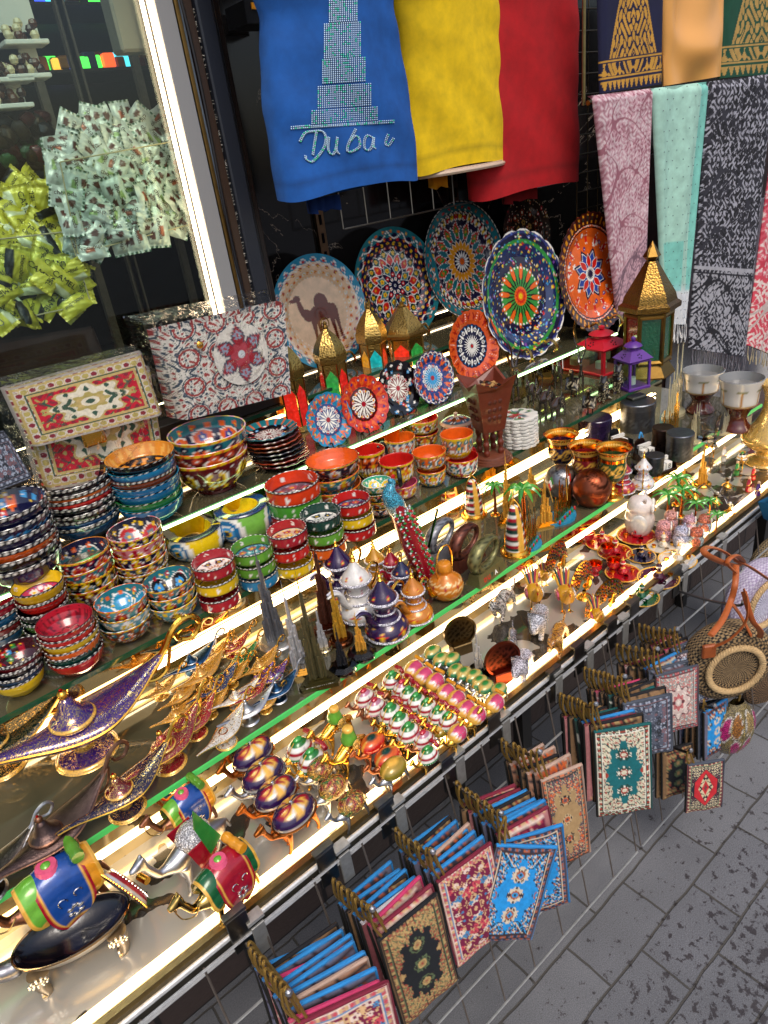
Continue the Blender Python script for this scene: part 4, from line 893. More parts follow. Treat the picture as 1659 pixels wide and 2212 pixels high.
def quad(kind, mat, cfn, name):
    """cats and other beasts, head towards -x"""
    N=[(0,0,.42,.15),(-.30,0,.44,.15),(-.46,0,.52,.10),(-.60,0,.56,.115),(-.73,0,.52,.06),(.32,0,.42,.14),(.48,0,.36,.035),(.62,0,.26,.025),(.76,0,.34,.022),(.80,0,.46,.03)]
    Eg=[(0,1),(1,2),(2,3),(3,4),(0,5),(5,6),(6,7),(7,8),(8,9)]
    if kind=='bear': N=[(0,0,.46,.24),(-.30,0,.46,.22),(-.46,0,.50,.15),(-.62,0,.50,.14),(-.76,0,.45,.07),(.32,0,.42,.22),(.46,0,.42,.05)]; Eg=Eg[:6]
    legs(N,Eg,None,[(-.30,-.02,.09,1),(.34,.06,-.09,5)],.11,.26,0,(.075,.05,.045) if kind!='bear' else (.10,.08,.07),-.05)
    for sg in(-1,1): N.append((-.58,sg*.075,.67,.022)); Eg.append((3,len(N)-1))
    V,F=skin(N,Eg,2); root=empty(name,(0,0,0)); m=MB(); m.add(V,F,cfn(V)); m.obj('body',mat,root,True,180)
    m=MB()
    for sg in(-1,1): m.add(*ell((-.69,sg*.055,.585),.017,6),BK)
    m.obj('eyes','polished',root); return tag(root,name,'animal figurine')
def owl(c1,c2,label,mat='pave'):
    root=empty('owl_figurine',(0,0,0)); V,F,(s_,t,r)=rev(smooth_prof([(.001,0),(.24,.01),(.33,.2),(.35,.42),(.30,.62),(.31,.74),(.24,.92),(.08,1.0),(.001,1.0)],4),30)
    C=np.tile(c1,(len(V),1)); C[(V[:,2]>.62)]=c2; m=MB(); m.add(V,F,C); m.obj('body',mat,root)
    m=MB()
    for sg in (-1,1):
        V,F=ell((sg*.13,-.285,.76),(.13,.05,.13),14); m.add(V,F,WH); m.add(*ell((sg*.13,-.33,.76),(.045,.02,.045),8),BK)
    m.add(*ell((0,-.33,.66),(.03,.04,.05),6),GOLD); m.obj('face','enamel',root)
    m=MB()
    for sg in(-1,1): V,F=skin([(sg*.16,-.1,.90,.07),(sg*.26,-.12,1.05,.03)],[(0,1)],1); m.add(V,F,c2)
    m.obj('ears','pave',root)
    m=MB()
    for sg in(-1,1): V,F=ell((sg*.33,0,.38),(.05,.2,.27),12); m.add(V,F,c2 if mat=='pave' else WH*.75)
    m.obj('wings',mat,root)
    return tag(root,label,'owl figurine')
def rooster(c,label):
    root=empty('rooster_figurine',(0,0,0)); V,F=skin([(0,0,.45,.22),(-.22,0,.52,.16),(-.34,0,.72,.09),(-.38,0,.84,.08),(-.47,0,.83,.03),(.24,0,.52,.12)],[(0,1),(1,2),(2,3),(3,4),(0,5)],2); m=MB(); m.add(V,F,c); m.obj('body','enamel',root)
    m=MB()
    for i in range(7):
        y=(i-3)*.055; pt=spline([(.2,y*.5,.52),(.36,y,.80),(.50,y*1.3,1.0-abs(i-3)*.05),(.66,y*1.6,.92-abs(i-3)*.08)],4); m.add(*tube(pt,np.linspace(.04,.012,len(pt)),6),[H('d8a030'),CRIM,DGRN][i%3])
    m.obj('tail_plumes','enamel',root)
    m=MB(); 
    for k in range(3): m.add(*ell((-.36+.05*k,0,.94-.01*k),(.03,.015,.045),6),RED)
    m.add(*ell((-.42,0,.72),(.03,.02,.05),6),RED); m.obj('comb','enamel',root)
    m=MB()
    for sg in(-1,1): V,F=ell((.02,sg*.2,.48),(.2,.05,.13),10); m.add(V,F,WH if sg<0 else PINK)
    m.obj('wings','pave',root)
    m=MB()
    for sg in(-1,1):
        m.add(*tube([(0,sg*.09,.28),(-.02,sg*.09,.02)],.02,5),GOLD)
        for a in(-.6,0,.6): m.add(*tube([(-.02,sg*.09,.015),(-.12*math.cos(a)-.02,sg*.09+.12*math.sin(a),.008)],.013,5),GOLD)
    m.obj('feet','polished',root); return tag(root,label,'bird figurine')
def peacock(c,label,cols=(CRIM,NAVY,DGRN)):
    root=empty('peacock_figurine',(0,0,0)); V,F=skin([(0,0,.30,.14),(-.14,0,.42,.08),(-.16,0,.62,.05),(-.20,0,.72,.055),(-.28,0,.70,.02)],[(0,1),(1,2),(2,3),(3,4)],2); m=MB(); m.add(V,F,c,mat4((0,0,0),PI/2*.85)); m.obj('body','gold',root)
    n,k=48,14; a=np.linspace(-.15,PI+.15,n); r=np.linspace(.12,.60,k); A,R=np.meshgrid(a,r,indexing='ij'); V=np.stack([R*np.cos(A),.05+.10*R**2,.35+R*np.sin(A)*1.05],-1).reshape(-1,3); C=np.tile(GOLD,(n*k,1))
    m=MB(); m.add(V,grid_faces(n,k),C); m.add(V+[0,.012,0],grid_faces(n,k)[:,::-1],C); f=m.obj('fan_tail','gold',root)
    m=MB()
    for j,rr in enumerate((.24,.34,.44,.53)):
        q=9+j*2
        for i in range(q):
            t=-.08+(PI+.16)*(i+.5)/q; m.add(*ell((rr*math.cos(t),.03+.1*rr*rr,.35+rr*math.sin(t)*1.05),(.026,.016,.036),6),cols[(i+j)%3])
    m.obj('tail_eyes','enamel',f)
    lathe([(.001,0),(.2,0),(.16,.05),(.05,.08),(.05,.2)],14,1,GOLD).obj('base','gold',root); return tag(root,label,'peacock figurine')
def eagle(label,head=WH,wing=.9):
    root=empty('eagle_figurine',(0,0,0)); N=[(0,0,.42,.13),(-.15,0,.55,.10),(-.25,0,.70,.075),(-.34,0,.70,.025),(.2,0,.30,.08),(.38,0,.2,.05)]; V,F=skin(N,[(0,1),(1,2),(2,3),(0,4),(4,5)],2); C=np.tile(H('17130f'),(len(V),1)); C[(V[:,0]<-.17)&(V[:,2]>.58)]=head; m=MB(); m.add(V,F,C); m.obj('body','enamel',root)
    for sg in(-1,1):
        m=MB()
        for k in range(6):
            a=.2+k*.22; L=.62-.05*k; p0=np.array([-.05+.03*k,sg*.1,.55]); p1=p0+[L*math.cos(a)*.7,sg*L*.7*wing,.32*math.cos(a*1.2)]; V,F=tube(spline([p0,(p0+p1)/2+[0,0,.07],p1],4),np.linspace(.055,.02,9),6,flat=.3); m.add(V,F,H('14110e') if k%2 else H('3a2f26'))
        m.obj('wing','enamel',root)
    m=MB(); V,F,_=rev([(.001,0),(.26,0),(.28,.06),(.18,.16),(.08,.22),(.05,.32)],12); m.add(V*[1,1,1],F,GOLD); m.obj('perch','gold',root); return tag(root,label,'eagle figurine')
def cat_seated(label):
    root=empty('cat_figurine',(0,0,0)); V,F=skin([(0,0,.22,.22),(-.04,0,.48,.15),(-.08,0,.70,.14),(-.2,0,.66,.06),(.02,.10,.12,.16),(-.16,.07,.35,.05),(-.19,.07,.03,.05),(-.16,-.07,.35,.05),(-.19,-.07,.03,.05),(-.06,.10,.90,.02),(-.06,-.10,.90,.02),(.22,.0,.10,.05),(.26,-.14,.05,.04)],[(0,1),(1,2),(2,3),(0,4),(1,5),(5,6),(1,7),(7,8),(2,9),(2,10),(0,11),(11,12)],2)
    C=np.tile(H('1a1411'),(len(V),1)); q=np.random.default_rng(3).random(len(V)); C[(q<.20)&(V[:,2]<.7)]=H('C8B890'); m=MB(); m.add(V,F,C); m.obj('body','glaze',root); return tag(root,label,'cat figurine')
def duck(label):
    root=empty('duck_figurine',(0,0,0)); V,F=skin([(0,0,.34,.19),(-.16,0,.42,.12),(-.2,0,.66,.055),(-.22,0,.84,.075),(-.38,0,.82,.028),(.22,0,.24,.10),(.34,0,.18,.05)],[(0,1),(1,2),(2,3),(3,4),(0,5),(5,6)],2)
    C=np.tile(H('17120f'),(len(V),1)); q=np.random.default_rng(4).random(len(V)); C[(q<.26)&(V[:,2]<.55)]=H('D0C0A0'); C[(V[:,0]<-.31)]=H('8a6a3a'); m=MB(); m.add(V,F,C); m.obj('body','glaze',root)
    m=MB()
    for sg in(-1,1): m.add(*tube([(0,sg*.07,.2),(0,sg*.07,.02)],.02,5),H('2a2018')); m.add(*ell((-.05,sg*.07,.015),(.08,.04,.015),8),H('2a2018'))
    m.obj('feet','glaze',root); return tag(root,label,'duck figurine')
def teaset(c,label,cups=4):
    root=empty('miniature_tea_set',(0,0,0)); V,F,(s_,t,r)=rev([(.001,.02),(.40,.02),(.5,.045),(.5,.06),(.40,.035),(.001,.032)],48,None,4); p=PP(r/.5,t,c); p.ring(.93,1.1,GOLD).dot(26,.84,.035,GOLD).ring(0,.12,GOLD); m=MB(); m.add(V,F,p.C); m.obj('tray','enamel',root)
    m=MB(); V,F,(s_,t,r)=rev(smooth_prof([(.001,.035),(.11,.04),(.14,.12),(.06,.24),(.055,.34),(.08,.40),(.03,.50),(.001,.60)],4),18); p=PP(V[:,2],t,c,band=.12); p.ring(.22,.26,GOLD).ring(.38,.42,WH).ring(.5,.7,GOLD); m.add(V,F,p.C)
    m.add(*tube(spline([(-.08,0,.14),(-.16,0,.26),(-.22,0,.30)],4),[.03]*5+[.02]*4,6),c); m.add(*tube(spline([(.07,0,.36),(.17,0,.30),(.12,0,.14)],4),.012,5),GOLD); m.obj('pot','enamel',root)
    for i in range(cups):
        a=i*2*PI/cups+.6; q=lathe([(.05,.035),(.065,.10),(.07,.13),(.06,.13),(.05,.06),(.001,.06)],14,1,GOLD if i%2 else c); V,F,C=q.arr(); m=MB(); m.add(V+[.29*math.cos(a),.29*math.sin(a),0],F,C); m.obj('cup','gold',root)
    return tag(root,label,'tea set')
# ================================================================== TEXTILES
def carpet(U,V,asp,pal,style=0,seed=0):
    """U,V in -1..1; pal: ground, field2, border, motif1, motif2, motif3, line"""
    g0,g1,bd,m1,m2,m3,ln=pal; x=np.abs(U); y=np.abs(V)*asp; C=np.tile(g0,(len(U),1)); q=np.random.default_rng(seed); k=q.uniform(.85,1.15,8)
    f=np.sin(13*k[0]*x+2.2*np.sin(9*k[1]*y+k[2]*3))*np.sin(12*k[3]*y+2.2*np.sin(8*k[4]*x)); f2=np.sin(21*k[5]*x+2*np.sin(17*y))*np.sin(19*k[6]*y+1.7*np.sin(23*x))
    def put_(m,c): C[m]=c
    if style==0:   # arabesque all over with medallion
        put_(f2>.45,m1); put_(f2<-.55,m2); put_(np.abs(f)<.07,m3)
        d=np.hypot(x/.62,y/(.62*asp)); a=np.arctan2(y/asp,x); lob=.80+.13*np.cos(a*8); put_(d<lob+.07,ln); put_(d<lob,g1); put_((d<lob)&(f2>.3),m3); put_(d<.52*lob,m1); put_((d<.5*lob)&(f>.15),ln); put_(d<.22,g1); put_(d<.11,m3)
    elif style==1: # plain medallion ground with rosettes
        d=np.hypot(x/.66,y/(.72*asp)); a=np.arctan2(y/asp,x); nz=.12*np.sin(a*9+f)+.06*f2
        put_(f2>.15,m1); put_(f2<-.35,m2); put_(np.abs(f)<.10,m3); put_(d<.95+nz,g1)
        for cy in (0,.42*asp) if asp>1.2 else (0,):
            for k_ in (0,):
                dd=np.hypot(x,y-cy); r=.26; lobe=r*(1+.12*np.sin(np.arctan2(y-cy,x)*10)); put_(dd<lobe,m3); put_((dd<lobe)&(f2>.1),ln); put_(dd<.55*r,m1); put_(dd<.34*r,g0); put_(dd<.16*r,m2)
    elif style==2: # scattered flowers
        put_(f2>.6,m1)
        for i in range(34):
            cx,cy=q.uniform(0,.75),q.uniform(0,.85)*asp; rr=q.uniform(.05,.13); dx,dy=x-cx,y-cy; d=np.hypot(dx,dy); a=np.arctan2(dy,dx); c=[m1,m2,m3,ln][i%4]; put_(d<rr*(.6+.4*np.abs(np.cos(a*2.5))),c); put_(d<rr*.25,g0)
    elif style==3: # stepped hexagon medallion
        put_(f2>.25,m1); put_(f2<-.5,m2); d=np.maximum(x/.66,(x*.6+y*.8/asp*1.0)/.62); put_(d<1.0,g1); put_(np.abs(d-.98)<.03,ln); d2=x/.40+y/(.62*asp); put_(d2<1,m1); put_((d2<1)&(f>0),ln); put_(d2<.5,g1); put_(d2<.25,m2)
    elif style==4:
        g1_=np.sin(24*x+3*np.sin(15*y))*np.sin(25*y+3*np.sin(17*x)); put_(g1_>.55,m1); put_(g1_<-.6,m2); put_((np.abs(g1_)<.03),m3); d=np.hypot(np.mod(x*2.2,1)-.5,np.mod(y*2.2,1)-.5); put_((np.abs(d-.3)<.035),m2); put_((np.abs(d-.38)<.02),m1); return C
    bx=np.maximum(x,1-(asp-y)); 
    put_(bx>.74,bd); t=np.where(x>1-(asp-y),y,x); w=np.sin(t*26)*np.cos((bx-.86)*28); put_((bx>.77)&(w>.35),m1); put_((bx>.77)&(w<-.45),m2); put_((bx>.77)&(np.abs(w)<.08),ln)
    put_(np.abs(bx-.755)<.018,ln); put_(np.abs(bx-.79)<.01,m3); put_(np.abs(bx-.935)<.016,ln); put_(bx>.965,bd*.6)
    return C
# palettes
PAL=dict(
 blue=(H('2a9bd8'),H('1f93dc'),H('6a6a80'),H('a8583a'),H('22304a'),H('d8c8b0'),H('3a2a30')),
 pinkflo=(H('7a1440'),H('7a1440'),H('b87878'),H('d8b080'),H('d04a5a'),H('4a8ab8'),H('e8d0c0')),
 black=(H('a88458'),H('14181e'),H('8a6a4a'),H('c0a068'),H('a04a3a'),H('5a6a4a'),H('2a2420')),
 teal=(H('e0d8c0'),H('0e6a70'),H('30483e'),H('a83a2a'),H('d8d0b0'),H('1a4a44'),H('f0ead8')),
 red=(H('1c2a40'),H('d02a34'),H('9a4a50'),H('d8c8a0'),H('7a3a3a'),H('8a9a7a'),H('20242c')),
 tan=(H('7a5a60'),H('b09064'),H('a87a60'),H('d8642a'),H('3a4a4a'),H('c8b088'),H('2a2228')),
 grey=(H('5a6070'),H('8a90a0'),H('6a7080'),H('a0a8b8'),H('3a4050'),H('7a5a60'),H('2c3038')),
 rose=(H('b89a90'),H('d8c0b8'),H('8a4a50'),H('c87070'),H('7aa0a0'),H('e8dcd0'),H('6a3a40')),
 ltblue=(H('98b8d8'),H('6a98c8'),H('c0a8a8'),H('7a4a50'),H('e8e0e0'),H('405070'),H('3a3a50')),
 orange=(H('8a3a2a'),H('c85a2a'),H('5a4a4a'),H('e0a060'),H('3a5a5a'),H('d8c8a0'),H('2a2028')),
 satchel=(H('c81a34'),H('e8e0c8'),H('d8d0c4'),H('b8a860'),H('8a2a3a'),H('3a5a4a'),H('c8b070')),
 tote=(H('d8d4cc'),H('a83a48'),H('d0ccc4'),H('3a4a5a'),H('9a3a3a'),H('5a6a5a'),H('2c3440')),
)
def pouch(w_,h_,pal,style,trim,label=None,seed=0,dz=None,detail=True,cord=True):
    """flat zip pouch hanging from the origin (hook), facing -y"""
    root=empty('carpet_pouch',(0,0,0)); drop=dz or .05; nu,nv=(60,80) if detail else (22,30)
    u=np.linspace(-1,1,nu); v=np.linspace(-1,1,nv); U,V_=np.meshgrid(u,v,indexing='ij'); U=U.ravel(); V_=V_.ravel()
    puff=.0045*(1-U**4)*(1-V_**4)+.0012*np.sin(U*5+V_*3+seed); X=U*w_/2+w_*.47; Z=-drop-h_/2+V_*h_/2+.004*U*U*(V_>0)
    C=carpet(U,V_,h_/w_,PAL[pal],style,seed); C[V_>.955]=trim
    m=MB(); m.add(np.c_[X,-.002-puff,Z],grid_faces(nu,nv)[:,::-1],C); k=8
    u2=np.linspace(-1,1,k); A,B=np.meshgrid(u2,u2,indexing='ij'); m.add(np.c_[A.ravel()*w_/2+w_*.47,.002+.004*(1-A.ravel()**4)*(1-B.ravel()**4),-drop-h_/2+B.ravel()*h_/2],grid_faces(k,k),trim*.8)
    m.obj('body','weave',root)
    m=MB(); m.add(*box((w_*.47,0,-drop-.0015),(w_*1.0,.007,.006),.002),trim)
    for sg in(-1,1): m.add(*box((sg*w_/2+w_*.47,0,-drop-h_/2),(.004,.006,h_),.0015),H('15130f') if sg<0 else trim*.8)
    m.obj('zip_edge','cloth',root)
    if cord:
        m=MB(); m.add(*tube(spline([(.004,0,-drop),(-.004,-.001,-drop*.5),(-.003,-.002,.001),(0,0,.007),(.004,.002,.0),(.009,.002,-drop*.5),(.014,.001,-drop)],4),.0023,5),H('B8924A')); m.obj('gold_cord','cord_gold',root)
    return tag(root,label or 'pouch','pouch')
def rodof(p0,L,up=.02,col=H('7a7470')):
    root=empty('display_hook',p0); m=MB(); m.add(*tube(spline([(0,0,0),(0,-L*.5,up*.2),(0,-L*.92,up*.7),(0,-L,up+.004)],5),.0032,7),col); m.add(*ell((0,-L,up+.006),.0055,8),SILV); m.obj('rod','brushed',root)
    m=MB(); m.add(*box((0,.008,.02),(.034,.004,.075),.001),H('6a6862')); m.add(*box((0,.012,.06),(.036,.012,.006)),H('8a8880')); m.obj('bracket','brushed',root,False); return root
def cloth_quad(name,pts,yf,cfn,label,cat,nu=60,nv=110,wave=(.006,3),mat='cloth',thick=.012,fringe=None,gem=None,top=False,swag=0):
    """hanging cloth: pts = 4 pixels (top-left, top-right, bottom-right, bottom-left) on the plane y=yf"""
    q=[PY(a,b,yf) for a,b in pts]; u=np.linspace(0,1,nu); v=np.linspace(0,1,nv); U,V_=np.meshgrid(u,v,indexing='ij'); U=U.ravel(); V_=V_.ravel()
    A=(q[0][None]*(1-U)[:,None]+q[1][None]*U[:,None]); B=(q[3][None]*(1-U)[:,None]+q[2][None]*U[:,None]); Pp=A*(1-V_)[:,None]+B*V_[:,None]
    c=Pp.mean(0); fold=wave[0]*(np.sin(U*wave[1]*2*PI+1+np.sin(V_*2.3))*(.35+.65*V_)+.4*np.sin(U*11+V_*5))
    edge=np.minimum(U,1-U); rnd=thick*np.sqrt(np.clip(edge/.06,0,1)); Pp[:,1]+=-fold*np.clip(edge/.1,0,1)-rnd
    if top: Pp[:,1]+=.02*np.clip(1-V_/.03,0,1)**2
    if swag: Pp[:,1]-=swag*np.sin(PI*U)*np.exp(-((V_-.55-.2*np.sin(U*3))/.16)**2)
    root=empty(name,c); m=MB(); m.add(Pp-c,grid_faces(nu,nv)[:,::-1],cfn(U,V_)); Bk=Pp.copy(); Bk[:,1]=yf+.004; Cb=cfn(U,V_)*.8; m.add(Bk-c,grid_faces(nu,nv),Cb)
    i=np.arange(nv); nn=nu*nv; s1=np.stack([i[:-1],i[1:],i[1:]+nn,i[:-1]+nn],1); o=(nu-1)*nv; s2=np.stack([i[1:]+o,i[:-1]+o,i[:-1]+o+nn,i[1:]+o+nn],1); m.f.append(s1); m.f.append(s2)
    j=np.arange(nu)*nv+nv-1; m.f.append(np.stack([j[:-1],j[1:],j[1:]+nn,j[:-1]+nn],1))
    m.obj('cloth',mat,root)
    if fringe:
        fc,fl,fn,knot=fringe; m=MB(); 
        for i in range(fn):
            t=(i+.5)/fn; p=q[3]*(1-t)+q[2]*t-c+[0,-thick*.6+random.uniform(-.006,.004),.002]; L=fl*random.uniform(.75,1.15); dx=random.uniform(-.012,.012)
            pt=spline([p,p+[dx*.4,random.uniform(-.004,.004),-L*.5],p+[dx,random.uniform(-.006,.006),-L]],4); m.add(*tube(pt,np.interp(np.linspace(0,1,len(pt)),[0,.55,.6,1],[.0018,.0018,.0036 if knot else .0018,.0030]),5),fc*random.uniform(.75,1.1))
        m.obj('fringe','cloth',root)
    if gem is not None:
        m=MB(); 
        for (gu,gv) in gem:
            k=int(gu*(nu-1))*nv+int(gv*(nv-1)); m.add(*ell(Pp[k]-c+[0,-.001,0],.0022,5),SILV)
        m.obj('sequins','polished',root)
    return tag(root,label,cat)
def tshirt(name,hem,yc,wd,zt,col,label,waist=.90,dep=.10,sleeve=(),gems=False,tilt=0,under=None,shw=1.25,sep=0):
    """hem=(left px,right px) on plane yc"""
    a,b=PY(*hem[0],yc),PY(*hem[1],yc); xc=(a[0]+b[0])/2; W=(b[0]-a[0])/2; z0=(a[2]+b[2])/2; n=72; k=60; L=zt-z0; root=empty(name,(xc,yc,z0))
    th=np.arange(n)*2*PI/n; v=np.linspace(0,1,k); V_,T=np.meshgrid(v,th,indexing='ij')
    wdt=W*np.interp(v,[0,.25,.5,.8,1],[1,.985,waist,1.0,shw])[:,None]; dp=dep*np.interp(v,[0,.5,.85,1],[.8,.85,1.25,.9])[:,None]
    c_,s_=np.cos(T),np.sin(T); X=wdt*np.sign(c_)*np.abs(c_)**.75; Y=dp*np.sign(s_)*np.abs(s_)**.8
    fr=(s_<0); wr=.006*np.sin(X*30/W*.2+V_*22)*np.exp(-((V_-.18)/.12)**2)+.005*np.sin(V_*40+X*12)*np.exp(-((V_-.5)/.15)**2)*np.abs(X/W)+.004*np.sin(X*26+V_*5); Y=Y+np.where(fr,-wr,wr)
    Z=V_*L+(-.012*np.cos(T)**2*(1-V_)*0)+.006*np.sin(T*3)*(1-V_)
    V=np.stack([X,Y,Z],-1).reshape(-1,3); m=MB(); C=np.tile(col,(n*k,1)); C[(np.abs(V_.ravel()-.045)<.006)]=col*.72; m.add(V,grid_faces(k,n,False,True)[:,::-1],C)
    Vi=V.copy()[:n*8]*[.975,.96,1]; m.add(Vi,grid_faces(8,n,False,True),col*.6); m.f.append(np.stack([np.arange(n),(np.arange(n)+1)%n,(np.arange(n)+1)%n+n*k,np.arange(n)+n*k],1)); m.obj('shirt_body','cloth',root)
    for sg,L_,dr in sleeve:
        p0=np.array([sg*W*shw*.9,0,L*.93]); p1=np.array([sg*(W*shw+L_),-.03,L*.93-dr]); m=MB(); pt=spline([p0,(p0+p1)/2+[0,0,.012],p1],5); m.add(*tube(pt,np.linspace(.085,.075,len(pt)),20,True,.75),col); m.obj('sleeve','cloth',root)
    def front(x,z):  # local surface depth
        v_=np.clip(z/L,0,1); w2=W*np.interp(v_,[0,.25,.5,.8,1],[1,.985,waist,1.0,shw]); d2=dep*np.interp(v_,[0,.5,.85,1],[.8,.85,1.25,.9]); c=np.clip(np.abs(x)/w2,0,.999)**(1/.75); s=np.sqrt(1-c*c); return -d2*s**.8-(.006*np.sin(x*30/W*.2+v_*22)*np.exp(-((v_-.18)/.12)**2)+.005*np.sin(v_*40+x*12)*np.exp(-((v_-.5)/.15)**2)*np.abs(x/W)+.004*np.sin(x*26+v_*5))
    if gems:
        def topix(cx_,cy_): return (1000+cx_*.66305)/1.8518,(cy_*.66305)/1.8518
        pts=[]; st_=12.6
        def add_(cx_,cy_): pts.append(topix(cx_,cy_))
        for (ya,yb,xa,xb) in ((2,130,478,642),(142,345,448,672),(357,505,438,702),(517,648,410,733),(660,745,373,770)):
            for yy in np.arange(ya,yb,st_):
                xs=np.arange(xa,xb,st_); 
                for xx in xs: add_(xx+(yy-700)*-.00,yy-(xx-560)*.06)
        for xx in np.arange(260,872,11): 
            add_(xx,758-(xx-560)*.06); add_(xx,746-(xx-560)*.06+ (0 if xx<370 or xx>770 else 4))
        for s__ in ([(300,850),(330,800),(380,790),(430,790),(452,830),(440,890),(400,945),(365,975),(335,960),(330,940)],[(395,800),(385,860),(372,940)],[(470,830),(465,890),(478,925),(500,925),(515,880),(520,830)],[(520,830),(515,900),(530,925)],[(630,780),(590,860),(580,905),(595,915),(625,905),(655,880),(650,830),(625,820),(598,850)],[(735,830),(705,815),(685,840),(683,885),(700,905),(725,890),(740,830)],[(740,830),(738,880),(750,895)],[(826,812),(815,840),(812,870),(830,875),(862,830)]):
            sp_=spline([(x,y,0) for x,y in s__],10); d=np.r_[0,np.cumsum(np.linalg.norm(np.diff(sp_,axis=0),axis=1))]
            for t in np.arange(0,d[-1],11): 
                x_,y_=np.interp(t,d,sp_[:,0]),np.interp(t,d,sp_[:,1]); add_(x_,y_); add_(x_+9,y_+4)
        q=MB()
        for px,py in pts:
            yy=yc-dep
            for _ in range(3):
                w_=PY(px,py,yy); yy=yc+float(front(w_[0]-xc,w_[2]-z0))
            q.add(*ell((w_[0]-xc,yy-yc-.001,w_[2]-z0),.0024,5),H('cfe6f4') if random.random()<.85 else H('70f0c0'))
        q.obj('rhinestone_print','polished',root)
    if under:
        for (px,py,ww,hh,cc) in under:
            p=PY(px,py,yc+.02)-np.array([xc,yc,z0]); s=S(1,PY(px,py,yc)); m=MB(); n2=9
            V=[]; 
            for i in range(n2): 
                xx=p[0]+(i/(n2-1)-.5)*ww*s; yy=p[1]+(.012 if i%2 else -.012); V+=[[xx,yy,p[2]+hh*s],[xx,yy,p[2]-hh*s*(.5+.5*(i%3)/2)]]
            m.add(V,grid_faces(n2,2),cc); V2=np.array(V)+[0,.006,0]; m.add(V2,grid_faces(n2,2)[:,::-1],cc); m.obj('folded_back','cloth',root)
    return tag(root,label,'t-shirt')
# ================================================================== WINDOW OF THE SWEET SHOP, LEFT
YG=1.75
def xb(px, y=YG): return PY(px,350,y)[0]
win=empty('shop_window',(0,YG,1.05)); tag(win,'sweet shop window with a pale metal frame and twin upright light strips','window')
def wpart(name,xa,xc,ya,yb,z0,z1,col,mat):
    m=MB(); m.add(*box(((xa+xc)/2,(ya+yb)/2-YG,(z0+z1)/2-1.05),(xc-xa,yb-ya,z1-z0),.002),col); return m.obj(name,mat,win,False)
wpart('pane',XL-1.2,xb(384),YG+.002,YG+.006,1.06,3.2,WH,'pane')
wpart('frame',xb(402),xb(437),YG-.03,YG+.05,1.06,3.2,H('8c8c8c'),'plastic'); wpart('trim',xb(438),xb(446),YG-.034,YG+.05,1.06,3.2,H('8a6a3a'),'brushed')
wpart('trim',xb(447),xb(456),YG-.02,YG+.05,1.06,3.2,H('7f8c98'),'plastic'); wpart('trim',xb(457),xb(474),YG-.028,YG+.06,1.06,3.2,H('3a2a1e'),'plastic')
m=MB(); m.add(*tube(spline([(xb(432),YG-.04,3.2),(xb(437),YG-.04,2.3),(xb(452),YG-.04,1.9),(xb(447),YG-.038,1.5),(xb(458),YG-.036,1.2)],8),.004,6),BK); o=m.obj('black_cable','plastic'); tag(o,'thin black cable running down the shop window frame','cable')
wpart('sill',XL-1.2,xb(476),YG-.05,YG+.1,1.052,1.10,H('2a2420'),'wood')
for a,b_,z0,z1 in ((380,387,1.32,3.2),(394,401,1.32,2.02)): wpart('light_strip',xb(a),xb(b_),YG-.014,YG-.006,z0,z1,WH,'led_white')
pil=empty('door_jamb',(xb(500),YG,1.05)); tag(pil,'dark blue-grey metal door jamb between the shop window and the black marble wall','door frame')
for a,b_,c,y in ((477,509,H('23262e'),-.02),(510,522,H('161619'),.0),(523,545,H('201713'),.03)):
    m=MB(); m.add(*box(((xb(a)+xb(b_))/2-xb(500),.05+y,1.05),(xb(b_)-xb(a),.14,2.1),.004),c); m.obj('upright','brushed' if 0 else 'plastic',pil,False)
m=MB()
for i in range(240):
    z=random.uniform(.28,2.05); L=random.uniform(.002,.009); m.add(*tube([(xb(475)-xb(500),-.022,z),(xb(475)-xb(500)+L,-.026-random.random()*.006,z+random.uniform(-.004,.006))],.0006,3),WH*.9)
m.obj('frayed_seal','cloth',pil)
# shelf bracket high up by the jamb
m=MB(); m.add(*box((0,0,0),(.10,.10,.05)),H('15151a')); m.add(*box((0,-.052,.012),(.06,.004,.014)),AMB); o=m.obj('wall_bracket','plastic',None,False); o.location=PY(545,35,1.9); tag(o,'small dark metal box fixed high on the wall beside the blue shirt','fixture')
# room behind
rm=MB(); rm.add(*box((.5,3.4,1.5),(6.2,.1,4)),H('0c0a09')); o=rm.obj('shop_back_wall','plastic',None,False); tag(o,'dark back wall inside the sweet shop','wall')
rm=MB(); rm.add(*box((-.6,2.5,1.02),(3.3,1.5,.04)),H('101010')); o=rm.obj('shop_counter','plastic',None,False); tag(o,'black counter carrying the sweets behind the window','counter')
rm=MB(); rm.add(*box((2.6,2.8,1.8),(.03,1.2,4)),H('0a0909')); o=rm.obj('shop_side_wall','plastic',None,False); tag(o,'dark side wall inside the sweet shop','wall')
rm=MB(); rm.add(*box((.5,2.75,3.6),(6.2,1.5,.05)),H('0a0909')); o=rm.obj('shop_ceiling','plastic',None,False); o['kind']='structure'
for i,((x1,y1),(x2,y2)) in enumerate((((146,60),(192,245)),((266,60),(324,240)),((66,120),(104,238)),((120,0),(150,100)))):
    p,q=PY(x1,y1,2.25),PY(x2,y2,2.25); x=(p[0]+q[0])/2; z0=1.3; m=MB(); m.add(*box((x,2.25,2.2),(.022,.02,2.0)),H('5c5145')); o=m.obj('shelf_upright','wood',None,False); tag(o,['upright of the shop shelf behind the middle of the window','upright of the shop shelf nearest the light strips','upright of the shop shelf above the yellow sweets','upright of the shop shelf reaching the window top'][i],'shelf post','shelf uprights inside the shop')
m=MB(); m.add(*box((0,0,0),(.085,.06,.16),.006),H('8d867a')); o=m.obj('socket_box','plastic',None,False); o.location=PY(270,30,1.9); tag(o,'beige plastic switch box inside the top of the shop window','box')
